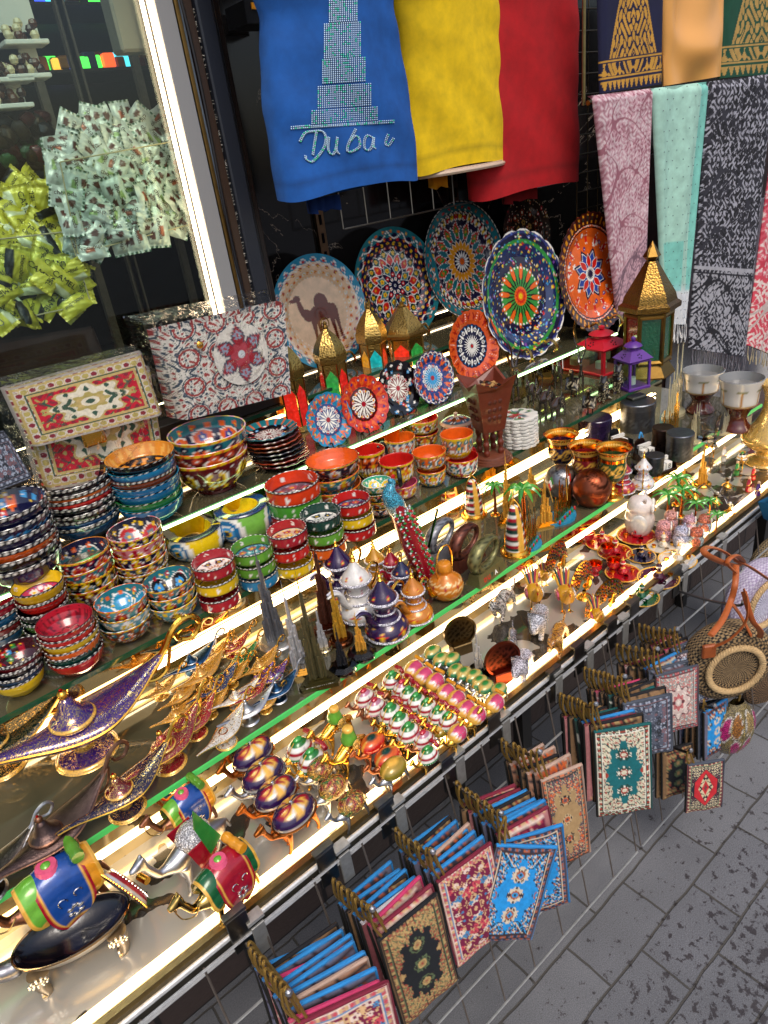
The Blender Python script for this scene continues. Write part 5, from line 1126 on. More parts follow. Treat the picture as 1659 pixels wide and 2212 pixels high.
# packets on the far shelves; glowing ones stand in for reflections and lamps
for z in (1.45,1.65,1.85,2.05,2.25,2.45,2.65,2.85,3.05): 
    m=MB(); m.add(*box((.4,3.1,z),(4.0,.3,.010)),H('2a211a')); o=m.obj('shop_shelf','wood',None,False); tag(o,'dark shelf at height %d cm deep inside the sweet shop'%(z*100),'shelf','shelves deep inside the shop')
rr=random.Random(11)
for i in range(90):
    px,py=rr.uniform(90,350),rr.uniform(35,240); p=PY(px,py,3.0+rr.uniform(-.04,.08)); z=1.256+.2*round((p[2]-.03-1.256)/.2); s_=rr.uniform(.02,.04)
    g=rr.random(); m=MB(); c=rr.choice([H('7a4a20'),H('a07030'),H('4a2a18'),H('2a4a2a'),H('2a3a5a'),H('8a7a5a'),H('5a1a14')])
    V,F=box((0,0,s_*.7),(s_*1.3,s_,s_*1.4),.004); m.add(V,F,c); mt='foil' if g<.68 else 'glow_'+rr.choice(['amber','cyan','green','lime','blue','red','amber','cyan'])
    o=m.obj('sweet_packet',mt,None,False); o.location=(p[0],p[1],z); tag(o,('glowing, reflection-imitating' if g>=.68 else 'dull')+' small packet on the blurred shelves deep in the shop','packet','packets on the far shop shelves')
# trays of sweets upper left
for i,(px,py) in enumerate(((20,175),(58,168),(20,232),(52,95))):
    b=PY(px,py,2.0); root=empty('sweet_tray',b); m=MB(); m.add(*box((0,0,0),(.10,.06,.010),.002),WH*.9); m.add(*box((0,.03,.05),(.10,.004,.09)),WH*.8); m.obj('tray','plastic',root,False)
    for k in range(14): m=MB(); m.add(*ell((rr.uniform(-.04,.04),rr.uniform(-.02,.02),.015+.012*(k//6)),.011,8),rr.choice([H('3a1c10'),H('5a3018'),H('d8c8a0')])); m.obj('chocolate_ball','plastic',root)
    tag(root,['white tray of chocolate balls, leftmost in the shop window','white tray of chocolate balls right of the leftmost tray','pale printed tray of sweets just above the yellow sweets','small white tray of sweets near the window top'][i],'tray','trays of sweets in the shop window')
# candies
def packet(kind,seed):
    q=random.Random(seed); w_,h_=q.uniform(.078,.090),q.uniform(.050,.058); nu,nv=26,16; u=np.linspace(-1,1,nu); v=np.linspace(-1,1,nv); U,V_=np.meshgrid(u,v,indexing='ij'); U=U.ravel(); V_=V_.ravel()
    th=.012*(np.clip(1-np.abs(U/.84)**3,0,1))*(1-np.abs(V_)**3)**.7; cr=.0018*np.sin(U*9+V_*6+seed)*np.sin(V_*8+seed)+.001*np.sin(V_*22)*(np.abs(U)>.8)
    X=U*w_/2+.0007*np.sign(U)*(np.abs(U)>.98)*np.cos(V_*30); Y=V_*h_/2
    base=H('D6D8CC') if kind=='w' else H('DDD040'); C=np.tile(base,(len(U),1))
    if kind=='w':
        C[(np.abs(U)>.86)&(np.mod(V_*5,1)<.5)]=H('3a5a3a')
        for cx,cy in ((-.35,-.45),(.35,-.5)): C[((U-cx)/.24)**2+((V_-cy)/.26)**2<1]=H('5a2818')
        C[((U-.1)/.3)**2+((V_-.35)/.25)**2<1]=q.choice([H('b05a3a'),H('9ab06a'),H('d8b070')])
    else:
        C[(V_<-.35)&(np.abs(U)<.8)]=q.choice([H('22221e'),H('E4D850'),H('E4D850'),H('f0ecc0')]); C[(np.abs(U)>.86)]=H('c8b838')
    root=empty('wrapped_sweet',(0,0,0)); m=MB(); F=grid_faces(nu,nv); m.add(np.c_[X,Y,th+cr],F[:,::-1],C); m.add(np.c_[X,Y,-th+cr],F,C); o=m.obj('wrapper','foil',root); o.scale=(1,1,1)
    t=textobj('lettering','chocoda' if kind=='w' else ('CAMEL' if seed%3==0 else 'chocobur'),.015 if seed%3 or kind=='w' else .019,root,H('4a2a1a') if kind=='w' else (H('E8E0A0') if seed%3==0 and 0 else H('2a2a18')),ext=.0002); t.location=(0,.001,.0128)
    return root
protos={'w':[packet('w',i) for i in range(5)],'y':[packet('y',i) for i in range(5)]}
for k in protos:
    for o in protos[k]: tag(o,'sweet','sweet')
_u=set()
def heap(kind,poly,n,lab,grp,y0,y1,sd):
    q=random.Random(sd); cnt=0; P_=np.array(poly)
    def inside(x,y):
        c=False; j=len(P_)-1
        for i in range(len(P_)):
            if (P_[i][1]>y)!=(P_[j][1]>y) and x<(P_[j][0]-P_[i][0])*(y-P_[i][1])/(P_[j][1]-P_[i][1])+P_[i][0]: c=not c
            j=i
        return c
    x0,x1=P_[:,0].min(),P_[:,0].max(); ya,yb=P_[:,1].min(),P_[:,1].max(); pts=[]
    tries=0
    while cnt<n and tries<20000:
        tries+=1; px,py=q.uniform(x0,x1),q.uniform(ya,yb)
        if not inside(px,py): continue
        fr=(py-ya)/(yb-ya); y=y1-(y1-y0)*min(1,fr*1.6)+q.uniform(-.012,.012)
        if any((px-a)**2+(py-b)**2<(26 if cnt<n*.7 else 15)**2 for a,b in pts): continue
        pts.append((px,py)); p=PY(px,py,y); pr=protos[kind][q.randrange(5)]; e=dict(rx=PI/2+q.uniform(-.55,.25),ry=q.uniform(-.35,.35))
        rz=q.uniform(-.6,.6); fl_=q.uniform(0,2*PI)
        R=Matrix.Rotation(rz,3,'Z')@Matrix.Rotation(e['rx'],3,'X')@Matrix.Rotation(e['ry'],3,'Y')@Matrix.Rotation(fl_,3,'Z'); eu=R.to_euler()
        if pr.name in _u: o=dup(pr,p,0,label=lab,group=grp)
        else: o=pr; _u.add(pr.name); o.location=[float(t) for t in p]; o['label']=lab; o['group']=grp
        o.rotation_euler=eu; o['category']='sweet'; cnt+=1
heap('w',[(118,345),(150,265),(240,245),(300,250),(395,275),(418,480),(170,545),(128,440)],92,'white wrapped chocolate in the heap inside the shop window','white wrapped chocolates in the window heap',1.86,1.99,4)
heap('y',[(-10,400),(120,395),(150,470),(190,655),(-10,690)],58,'yellow wrapped sweet in the heap at the left of the shop window','yellow wrapped sweets in the window heap',1.86,1.99,9)
def abox(pts,y,lab):
    a,b,c,d=[PY(*p,y) for p in pts]; root=empty('acrylic_bin',(a+c)/2); o_=(a+c)/2; m=MB(); m.add(np.array([a,b,c,d])-o_,np.array([[0,1,2,3]])); m.add(np.array([b,c,c+[0,.25,0],b+[0,.25,0]])-o_,np.array([[0,1,2,3]])); m.add(np.array([a,d,d+[0,.25,0],a+[0,.25,0]])-o_,np.array([[0,1,2,3]])); m.obj('front_panel','box_acrylic',root,False)
    m=MB()
    for p,q in ((a,b),(b,c),(c,d),(d,a)): m.add(*tube([p-o_,q-o_],.0018,5),H('c8b890'))
    m.obj('edge','plastic',root); tag(root,lab,'bin')
abox([(130,350),(405,300),(418,483),(168,548)],1.845,'clear acrylic bin holding the white wrapped chocolates'); abox([(-30,520),(148,500),(196,655),(-30,705)],1.845,'clear acrylic bin holding the yellow wrapped sweets')
# dark sweets and foil behind
for i in range(26):
    p=PY(rr.uniform(0,115),rr.uniform(255,380),2.02+rr.uniform(0,.06)); pr=protos['w'][0]; m=MB(); m.add(*ell((0,0,0),(.03,.016,.02),8),rr.choice([H('14100e'),H('5a1414'),H('1c1c22'),H('3a2a14'),H('2a5a2a')])); o=m.obj('dark_sweet','foil'); o.location=p; o.rotation_euler=(rr.random(),rr.random(),rr.random()); tag(o,'dark foil wrapped sweet behind the yellow and white heaps','sweet','dark foil sweets at the back of the window')
# ================================================================== CERAMICS ON THE TIERS
PL=lambda c:('plain',c); RP=lambda c,d=None:('rope',c,c*.55 if d is None else d); FLW=lambda c:('flowers',c)
IZ=lambda c,a,b,r=ORG,r2=YEL:('iznik',c,a,b,r,r2)
SO=('solid',RED,RED*.5)
def S2(c): return ('solid',c,c*.6)
g='large patterned bowls stacked on the upper glass shelf'
B=lambda o,i,t,**k:(o,i,t,dict(scal=(44,.022),rimc=[BK,WH,BK],**k))
stack('ceramic_bowl','bowl',(10,1088),172,(66,1250),TD,[B(RP(NAVY),('burst',NAVY,[YEL,RED,SKY,WH],ORG,-.9,SKY),'big navy bowl with feather burst inside'),B(RP(NAVY,SKY),S2(NAVY),'big navy bowl with roped rim'),B(RP(NAVY),S2(NAVY),'big dark navy bowl'),B(RP(H('C8521A')),S2(ORG),'big orange sided bowl'),B(RP(BK),S2(BK),'big black bowl'),B(RP(H('15143a')),S2(NAVY),'big navy bowl')],.36,'in the stack at the left end',g)
stack('ceramic_bowl','bowl',(165,1026),150,(197,1155),TD,[B(RP(BK),('burst',BK,[CRIM,SKY,ORG],AMB,-1.2,H('f0705a')),'black bowl with orange tulips and red feathers'),B(RP(H('B8581c')),S2(ORG),'burnt orange bowl'),B(RP(RED),S2(RED),'scarlet bowl'),B(RP(BK),S2(BK),'black bowl'),B(RP(H('1a1416')),S2(BK),'brownish black bowl'),B(RP(H('1c4c78')),S2(ROYAL),'blue bowl'),B(RP(H('1a4468')),S2(ROYAL),'deep blue bowl')],.34,'in the scalloped stack',g)
stack('ceramic_bowl','bowl',(303,980),143,(337,1118),TD,[(PL(BK),('line',H('D98A22'),H('E8B050'),BK),'amber bowl with black drawn animal',{}),(PL(H('1f7fb0')),S2(TURQ),'turquoise blue bowl',{}),(RP(H('8a4020')),S2(BRN),'brown relief bowl',{}),(PL(H('1d6fa0')),S2(TURQ),'blue bowl',{}),(PL(H('1c6a98')),S2(TURQ),'mid blue bowl',{}),(PL(H('2a7a3a')),S2(GRN),'green bowl',{}),(PL(H('1d6fa0')),S2(TURQ),'blue bowl with dark swirls',{})],.34,'in the amber stack',g)
yp=dict(rimc=[H('E0D070'),H('E0A8C0')])
stack('ceramic_bowl','bowl',(447,928),166,(470,1050),TD,[(IZ(TEAL,ORG,NAVY),('mosaic',NAVY,TEAL,ORG),'deep mosaic bowl with yellow and pink rim',yp),(IZ(MAROON,ORG,H('c84a2a')),S2(ORG),'deep maroon mosaic bowl',dict(rimc=[ORG,ORG,WH])),(IZ(MAROON,YEL,MAROON),S2(RED),'deep bowl with yellow star flowers',yp)],.48,'in the deep mosaic stack',g,foot=.5)
g='small plates laid flat in a stack beside the deep mosaic bowls'
b_=P(610,1000,TD); 
for i in range(8):
    R=S(122,b_)/2; c=[MAROON,H('a83a1c'),BK,H('30313a'),BRN,H('b0481c'),MAROON,TEAL][i]; V,F,(s_,t,r)=rev([(.001,.002),(.6*R,.002),(R,.016)],90,(16,.05),14); m=MB(); p=paint('blackplate' if i==7 else 'x',r/R,t); C=p.C if i==7 else np.tile(c,(len(V),1))
    if i==7: C[(r/R>.72)]=np.where(np.abs(np.sin(t[(r/R>.72)]*9))[:,None]<.35,ORG,TEAL)
    m.add(V,F,C); V,F,_=rev([(.001,-.003),(.6*R,-.003),(R*1.0,.012),(R*1.015,.0145),(R,.016)],90,(16,.05)); m.add(V,F[:,::-1],c*.8); o=m.obj('small_plate','glaze'); o.location=(b_[0]-.003*i,b_[1],TD+.004+i*.0118)
    tag(o,['maroon','rust red','black','slate grey','brown','burnt orange','dark red','teal scalloped'][i]+' small plate, '+('topmost, with white feather flowers, in' if i==7 else ['lowest in','second from the bottom of','third from the bottom of','fourth from the bottom of','fourth from the top of','third from the top of','second from the top of'][i])+' its flat stack','plate',g)
g='small bowls stacked on the middle glass shelf'; W3=dict(scal=(40,.022),rimc=[BK,WH,BK])
def T(o,i,t,**k): return (o,i,t,k)
stack('small_bowl','bowl',(-12,1290),120,(12,1392),TCZ,[T(RP(CRIM),('burst',CRIM,[WH,SKY,YEL],WH,0,YEL),'red inside bowl',**W3),T(RP(H('1c6088')),S2(TURQ),'blue bowl',**W3),T(RP(H('8a1c20')),S2(RED),'dark red bowl',**W3),T(RP(H('1c5478')),S2(TURQ),'deep blue bowl',**W3)],.42,'in the stack cut off at left',g)
stack('small_bowl','bowl',(83,1258),108,(122,1378),TCZ,[T(PL(H('D8A41A')),('disc',YEL,H('c8405a'),WH,H('3050a0')),'yellow bowl with pink flower bottom',rimc=[BK]),T(RP(RED),S2(RED),'red bowl',**W3),T(RP(BK),S2(BK),'black bowl',**W3),T(RP(H('4a7a2a')),S2(GRN),'green bowl',**W3),T(RP(BK),S2(BK),'black bowl with white beads',**W3)],.42,'in the yellow topped stack',g)
stack('small_bowl','bowl',(177,1190),116,(213,1300),TCZ,[T(IZ(NAVY,ORG,CRIM,H('C8782a')),('floral',NAVY,ORG,TEAL,RED),'navy bowl with orange rim and flowers',rimc=[H('D8822a')]),T(IZ(TEAL,ORG,CRIM),S2(ORG),'teal flowered bowl',rimc=[WH,RED]),T(IZ(BK,TEAL,YEL),S2(ORG),'black flowered bowl',rimc=[YEL,BK]),T(IZ(MAROON,NAVY,YEL),S2(RED),'maroon flowered bowl',rimc=[RED,WH])],.5,'in the orange rimmed stack',g)
stack('small_bowl','bowl',(293,1140),114,(320,1262),TCZ,[T(IZ(NAVY,H('c83a3a'),YEL,PINK),('floral',H('1c2238'),YEL,H('c03030'),H('708090')),'dark bowl with red heart flowers',rimc=[H('e08080'),H('e08080'),WH]),T(IZ(H('c87a80'),YEL,CRIM),S2(RED),'pink flowered bowl',rimc=[WH,RED]),T(IZ(NAVY,CRIM,YEL),S2(RED),'navy flowered bowl',rimc=[RED,WH]),T(IZ(H('22304a'),ORG,YEL),S2(RED),'slate flowered bowl',rimc=[WH,ORG]),T(IZ(BK,TEAL,WH),S2(RED),'black flowered bowl',rimc=[BK,WH])],.46,'in the tall stack',g)
stack('small_bowl','bowl',(141,1337),120,(176,1442),TCZ,[T(PL(H('B01c24')),('solid',H('b01a2c'),H('6a0c18')),'glossy crimson bowl',rimc=[H('6a0c18')]),T(PL(RED),S2(RED),'scarlet bowl',**W3),T(PL(H('D8B01A')),S2(YEL),'yellow bowl',**W3),T(PL(ORG),S2(ORG),'orange bowl',**W3),T(PL(DGRN),S2(DGRN),'dark green bowl',**W3),T(PL(RED),S2(RED),'red bowl',**W3)],.42,'in the crimson topped stack',g)
stack('small_bowl','bowl',(45,1405),108,(55,1490),TCZ,[T(RP(MAROON),('burst',H('3a0c14'),[SKY,RED,GRN],CRIM,-.4,YEL),'maroon bowl with white daisies inside',**W3),T(RP(BK),S2(BK),'black bowl',**W3),T(RP(H('1c3a58')),S2(NAVY),'dark blue bowl',**W3),T(PL(YEL),S2(YEL),'bright yellow bowl',**W3)],.46,'in the front left stack',g)
stack('small_bowl','bowl',(263,1290),112,(283,1375),TCZ,[T(IZ(H('5a9a9a'),CRIM,ORG,ORG),('floral',TEAL,ORG,TURQ,SKY),'turquoise bowl with orange rim and fish',rimc=[ORG,ORG,ORG,WH]),T(IZ(H('6aa0a8'),YEL,WH),S2(TEAL),'pale teal flowered bowl',rimc=[YEL,WH,BK]),T(IZ(BRN,ORG,TEAL),S2(TEAL),'brown and teal flowered bowl',rimc=[TEAL,WH])],.46,'in the fish bowl stack',g)
stack('small_bowl','bowl',(365,1250),108,(385,1332),TCZ,[T(IZ(TEAL,BK,ORG,H('c8a040')),('floral',TEAL,CRIM,BK,SKY),'teal bowl with yellow beaded rim',rimc=[H('d8b850'),BRN]),T(IZ(TEAL,CRIM,YEL),S2(TEAL),'teal bowl with orange rim',rimc=[ORG,WH]),T(IZ(H('5a9aa0'),MAROON,YEL),S2(TEAL),'pale teal bowl with brown stars',rimc=[YEL,WH])],.46,'in the teal topped stack',g)
# ashtrays: cylinder type
g='round ashtrays in stacks on the middle glass shelf'; A=dict(sharp_wall=True,foot=.9,rimc=[BK,BK,WH])
def AS(rim,w_,base,cols,top,lab,hb=.30,z=TCZ): stack('ashtray','ashtray',rim,w_,base,z,[T(FLW(c),('disc',c,*((top) if i==0 else (c,c,c))),n_,**A) for i,(c,n_) in enumerate(cols)],hb,lab,g)
AS((460,1208),92,(478,1300),[(H('A8182a'),'crimson ashtray with white bottom'),(YEL,'yellow ashtray'),(H('B01c2c'),'crimson ashtray')],(WH,H('303848'),H('c88a60')),'in the left crimson stack')
AS((543,1178),90,(562,1256),[(LIME*.8,'green ashtray with blue flower bottom'),(LIME*.75,'green ashtray'),(H('2a88b8'),'blue ashtray')],(H('2a6a80'),H('c05a4a'),H('88c0c8')),'in the green stack')
AS((618,1142),88,(636,1228),[(H('A8182a'),'crimson ashtray with cream flower bottom'),(RED,'scarlet ashtray'),(YEL,'yellow ashtray')],(H('d8c0a0'),H('a83040'),YEL),'in the right crimson stack')
AS((692,1106),88,(707,1190),[(DGRN,'dark green ashtray with white bottom'),(LIME*.75,'green ashtray'),(ORG,'orange ashtray')],(WH,H('303848'),H('6a7a70')),'in the stack topped by dark green')
AS((757,1078),84,(773,1152),[(RED,'scarlet ashtray with dotted bottom'),(YEL,'yellow ashtray'),(H('c01c20'),'red ashtray')],(H('3a3050'),H('c04a4a'),H('7090b0')),'in the stack topped by scarlet')
AS((628,1040),118,(645,1125),[(H('E0401c'),'large orange-red ashtray'),(H('4a9a30'),'large green ashtray'),(H('c02818'),'large red ashtray')],(H('5a4a58'),H('a0485a'),H('8090a0')),'in the wide stack behind')
stack('notched_bowl','bowl',(718,990),117,(728,1082),TCZ,[T(IZ(H('2a1c30'),WH*.8,ORG,H('c8702a')),('x',ORG),'patterned ashtray bowl with plain orange inside',rimc=[H('c87030'),BK]),T(IZ(TEAL,ORG,YEL),S2(ORG),'teal patterned ashtray bowl',rimc=[ORG]),T(IZ(H('a8401c'),H('c85a30'),YEL),S2(ORG),'rust patterned ashtray bowl',rimc=[ORG])],.36,'in the stack behind the mugs','wide patterned ashtray bowls',foot=.7)
stack('notched_bowl','bowl',(812,1042),66,(826,1112),TCZ,[T(IZ(H('2a8a6a'),YEL,WH,WH),('floral',H('3aa080'),WH,YEL,SKY),'little sea green bowl with white frilled rim',scal=(22,.04),rimc=[WH]),T(IZ(DGRN,YEL,RED),S2(GRN),'little dark green bowl',rimc=[WH,BK]),T(IZ(H('b09020'),DGRN,RED),S2(GRN),'little mustard bowl',rimc=[BK]),T(IZ(NAVY,ORG,WH),S2(GRN),'little navy bowl',rimc=[BK])],.42,'in the narrow stack','narrow stack of little bowls')
def eye_ash(px,py,wpx,base,body,rimcol,lab,tall=1):
    b=P(*base,TCZ); R=S(wpx,b+[0,0,.05])/2; h=PY(px,py,b[1])[2]-TCZ; root=empty('eye_ashtray',b)
    V,F,(s_,t,r)=rev(smooth_prof([(.72*R,0),(.86*R,.06*h),(.99*R,.35*h),(1.0*R,.65*h),(.92*R,.93*h)],6),64); C=np.tile(H(body),(len(V),1)); 
    for ea in (-.55,1.6,3.6):
        da=((t-ea+PI)%(2*PI)-PI)*R; dz=V[:,2]-.45*h; d=np.hypot(da,dz)/h
        for rr_,cc in ((.62,WH),(.44,H('1a6aa0')),(.30,WH),(.24,SKY),(.14,YEL),(.08,BK)): C[d<rr_]=cc
    m=MB(); m.add(V,F,C); m.obj('body','glaze',root)
    V,F,(s_,t,r)=rev([(.92*R,.93*h),(.96*R,.99*h),(.93*R,1.02*h),(.66*R,1.02*h),(.62*R,.99*h)],72,None,4); C=np.tile(H(rimcol),(len(V),1))
    for ea in (-.6,1.6,3.6): C[np.abs(((t-ea+PI)%(2*PI))-PI)<.07]=YEL
    m=MB(); m.add(V,F[:,::-1],C); m.obj('rim','glaze',root)
    V,F,(s_,t,r)=rev([(.62*R,.99*h),(.55*R,.7*h),(.42*R,.35*h),(.001,.3*h)],60,None,4); C=np.tile(YEL,(len(V),1)); C[r<.33*R]=H(rimcol)*1.6; m=MB(); m.add(V,F[:,::-1],C); m.obj('hollow','glaze',root); tag(root,lab,'ashtray','fat ashtrays with painted eyes')
eye_ash(421,1138,125,(430,1188),'E8C414','101c34','fat yellow ashtray with navy rim and painted eye')
eye_ash(528,1088,122,(533,1150),'7ab84a','183468','fat green ashtray with blue rim and painted eye')
# mugs
g='patterned mugs on the middle glass shelf'
cup(805,1030,TCZ,(803,968),70,IZ(BK,MAROON,ORG,BK),RED,'black patterned mug with red inside, handle in front',g,.2,H('1c1c24'))
cup(872,1072,TCZ,(871,1040),66,IZ(H('c07a80'),YEL,RED,PINK),PINK,'pink patterned mug underneath the red lined one',g)
cup(862,1040,TCZ+.045,(857,992),76,IZ(H('3a1620'),YEL,ORG,BK),RED,'dark mug with yellow stars and red inside, on the pink mug',g,-2.2,BK)
cup(935,1045,TCZ,(933,1010),64,IZ(TEAL,ORG,YEL,H('c8702a')),ORG,'teal mug underneath an orange lined mug',g)
cup(930,1010,TCZ+.045,(925,975),74,IZ(H('b0662a'),TEAL,ORG,ORG),ORG,'orange lined mug with orange handle to the right',g,-.25,H('c87a2a'))
cup(1000,1025,TCZ,(997,985),72,IZ(H('b82020'),TEAL,WH,RED),RED,'red mug with its red handle to the right, under the yellow one',g,.25,H('b01c20'))
cup(990,985,TCZ+.050,(982,938),72,IZ(H('c8a028'),H('c0704a'),TEAL,ORG),ORG,'yellow mug with orange inside, on the red mug',g)
cup(868,985,TCZ+.01,(861,945),68,IZ(H('2a5a80'),ORG,WH,ORG),ORG,'blue patterned mug with orange inside, handle to the left',g,2.9,H('d09030'))
cup(918,962,TCZ,(918,930),66,IZ(BRN,YEL,ORG,BK),RED,'dark mug underneath the red lined mug at the back',g)
cup(915,935,TCZ+.040,(913,902),70,IZ(H('b0a040'),NAVY,ORG,YEL),RED,'yellow patterned mug with red inside, at the back',g,2.9,H('c8b040'))
b_=P(990,965,TCZ); root=empty('sugar_bowl',b_); R=S(72,b_)/2; h=PY(986,900,b_[1])[2]-TCZ
V,F,(s_,t,r)=rev(smooth_prof([(.5*R,0),(.9*R,.2*h),(1.0*R,.5*h),(.85*R,.8*h),(.8*R,.82*h)],5),48); m=MB(); m.add(V,F,bandC(IZ(H('2a4a60'),ORG,CRIM,ORG),V[:,2]/h,t,.8)); m.obj('body','glaze',root)
V,F,(s_,t,r)=rev(smooth_prof([(1.0*R,.82*h),(.95*R,.87*h),(.5*R,.99*h),(.12*R,1.04*h),(.14*R,1.12*h),(.001,1.17*h)],5),48); p=PP(r/R,t,H('2a5060')); p.ring(.88,1.2,H('d09a70')).petal(6,.2,.8,.14,BRN,0,WH,.03).fl(6,.55,.12,ORG,YEL,.5).ring(0,.2,SAND); m=MB(); m.add(V,F[:,::-1] if 0 else F,p.C); m.obj('lid','glaze',root); tag(root,'lidded sugar bowl with tan rim behind the mugs','sugar bowl')
# coasters
g='white wavy edged tiles in one stack'; b_=P(1122,958,TCZ); R=S(80,b_)/2
top=PY(1124,893,b_[1])[2]; dz=(top-TCZ)/9
for i in range(9):
    V,F,(s_,t,r)=rev([(.001,0),(.93*R,0),(R,.2*dz),(R,.75*dz),(.93*R,.86*dz),(.001,.86*dz)],96,(12,.09),4); C=np.tile(H('DEDBD2'),(len(V),1)); 
    if i==8: p=PP(r/R,t,H('DEDBD2')); p.scatter(20,0,.78,.12,.2,[CRIM,GRN*.6,CRIM,H('50707a')],1).scatter(22,0,.8,.04,.07,[DGRN,WH]); mk=V[:,2]>.8*dz; C[mk]=p.C[mk]
    m=MB(); m.add(V,F,C); o=m.obj('coaster','ceramic_white'); o.location=(b_[0]+random.uniform(-.0015,.0015),b_[1],TCZ+.001+dz*i); o.rotation_euler=(0,0,random.uniform(-.1,.1))
    tag(o,('white coaster with red tulips, topmost in' if i==8 else ['lowest white coaster in','second lowest white coaster in','third lowest white coaster in','fourth lowest white coaster in','middle white coaster in','fourth white coaster from the top of','third white coaster from the top of','white coaster directly under the tulip one in'][i])+' the wavy stack','coaster',g)
# upright plates on the top shelf
pg='big painted plates standing on the top shelf'; ze=TE+.004
plate(1125,500,66,74,1.93,1.16,'dark','decorative_plate','dark brown flowered plate, half hidden behind the green one','plate',pg,tilt=8,yaw=0)
plate(990,567,80,117,1.87,ze,'mandala2','decorative_plate','tall plate with tear shaped petals round an orange star centre','plate',pg,tilt=10)
plate(843,595,97,115,1.84,ze,'mandala1','decorative_plate','navy plate with interlaced red and yellow diamonds','plate',pg,tilt=10)
plate(682,683,97,116,1.80,ze,'camelplate','decorative_plate','cream plate painted with a brown camel','plate',pg,tilt=10)
plate(1115,645,92,130,1.80,TD+.003,'garden','decorative_plate','wavy plate of tiny flowers with a green middle','plate',pg,(18,.04),tilt=10)
plate(1265,597,70,120,1.84,TD+.003,'sunset','decorative_plate','orange and brown plate with a blue star flower','plate',pg,(40,.025),tilt=10)
plate(1010,752,56,73,1.62,TD+.003,'orangeplate','decorative_plate','orange rimmed plate with white feather centre behind the wooden burner','plate',pg,(22,.03),tilt=10)
pg='small painted plates on black stands'
plate(701,910,47,57,1.475,TD,'blueplate','small_standing_plate','small turquoise plate with blue centre, leftmost on a stand','plate',pg,(14,.05),'black',n=120,m_=48)
plate(777,876,53,60,1.49,TD,'redplate','small_standing_plate','small red and orange plate with white feather centre','plate',pg,(14,.05),'black',n=120,m_=48)
plate(851,842,45,57,1.50,TD,'blackplate','small_standing_plate','small black plate with colourful daisies','plate',pg,(14,.05),'black',n=120,m_=48)
plate(925,820,44,55,1.51,TD,'navyplate','small_standing_plate','small navy plate with white scroll edge','plate',pg,(14,.05),'black',n=120,m_=48)
# ------------------------------------------------------------------ lanterns
lg='tall gilt lanterns with coloured glass'
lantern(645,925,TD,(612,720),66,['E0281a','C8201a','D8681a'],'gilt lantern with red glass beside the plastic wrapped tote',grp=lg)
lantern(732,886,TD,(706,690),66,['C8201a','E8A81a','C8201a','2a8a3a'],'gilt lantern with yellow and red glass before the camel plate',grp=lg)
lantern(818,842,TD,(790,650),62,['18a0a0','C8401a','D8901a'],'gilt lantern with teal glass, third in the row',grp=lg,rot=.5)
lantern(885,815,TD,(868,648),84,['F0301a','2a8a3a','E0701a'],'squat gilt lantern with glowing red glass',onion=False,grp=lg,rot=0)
lantern(1396,806,TCZ,(1385,528),100,['0f5a3a','A01c14','A01c14','0f5a3a'],'large antique brass lantern with green and red glass by the scarves',glassmat='glass_dull',n=6,metal=H('8a6a34'),big=True,onion=False,rot=0.15)
box_lantern(1298,800,TCZ,(1299,702),92,'B8182a','red metal candle lantern with flower cut-outs',rot=-.1)
box_lantern(1364,836,TCZ,(1352,733),66,'5a2f86','purple metal candle lantern with heart cut-outs',rot=-.35)
# wooden incense burner
def burner(px,py,z,rim,wpx,lab):
    b=P(px,py,z); h=PY(*rim,b[1])[2]-z; W=S(wpx,b+[0,0,h]); root=empty('wooden_incense_burner',b,-.35)
    lathe([(.001,0),(.48*W,0),(.47*W,.02*h),(.44*W,.025*h),(.43*W,.045*h),(.40*W,.05*h),(.39*W,.07*h),(.36*W,.08*h),(.001,.085*h)],36,1,H('6a3824')).obj('base','wood',root)
    for sx in(-1,1):
        for sy in(-1,1):
            q=lathe(smooth_prof([(.055*W,.07*h),(.07*W,.12*h),(.05*W,.16*h),(.075*W,.22*h),(.045*W,.27*h),(.07*W,.33*h),(.06*W,.40*h)],4),12,1,H('6a2814')); V,F,C=q.arr(); m=MB(); m.add(V+[sx*.17*W,sy*.17*W,0],F,C); m.obj('leg','wood',root)
    def ringv(s_,z_,pk=0): 
        return np.array([[-s_,-s_,z_+pk],[0,-s_,z_-pk],[s_,-s_,z_+pk],[s_,0,z_-pk],[s_,s_,z_+pk],[0,s_,z_-pk],[-s_,s_,z_+pk],[-s_,0,z_-pk]])
    V=np.concatenate([ringv(.25*W,.38*h),ringv(.31*W,.6*h),ringv(.40*W,.88*h,.015*h),ringv(.47*W,.97*h,.055*h),ringv(.42*W,.96*h,.05*h),ringv(.33*W,.84*h)]); m=MB(); m.add(V,[grid_faces(6,8,False,True),np.array([list(range(8))[::-1]]),np.array([list(range(40,48))])],H('6e2c16')); m.obj('bowl','wood',root,False)
    m=MB()
    for a in range(4):
        Rm=np.array(Matrix.Rotation(a*PI/2,3,'Z'))
        for (x,zz) in [(x,zz) for x in(-.12,0,.12) for zz in(.55,.65,.75)]:
            m.add(*ell(Rm@np.array([x*W,-(.29+(zz-.5)*.28)*W,zz*h]),(.05*W,.012*W if a%2==0 else .05*W,.03*h),6),H('52200e'))
    m.obj('carving','wood',root)
    m=MB(); q=random.Random(2)
    for i in range(26): V,F=box((0,0,0),(q.uniform(.05,.12)*W,q.uniform(.04,.09)*W,.03*W)); m.add(V,F,q.choice([H('14100e'),H('C89a60'),H('8a5a30'),H('241a14')]),mat4((q.uniform(-.26,.26)*W,q.uniform(-.26,.26)*W,.86*h+q.uniform(0,.05)*h),q.uniform(0,3),1,q.uniform(-.5,.5)))
    m.obj('wood_chips','wood',root,False); return tag(root,lab,'incense burner')
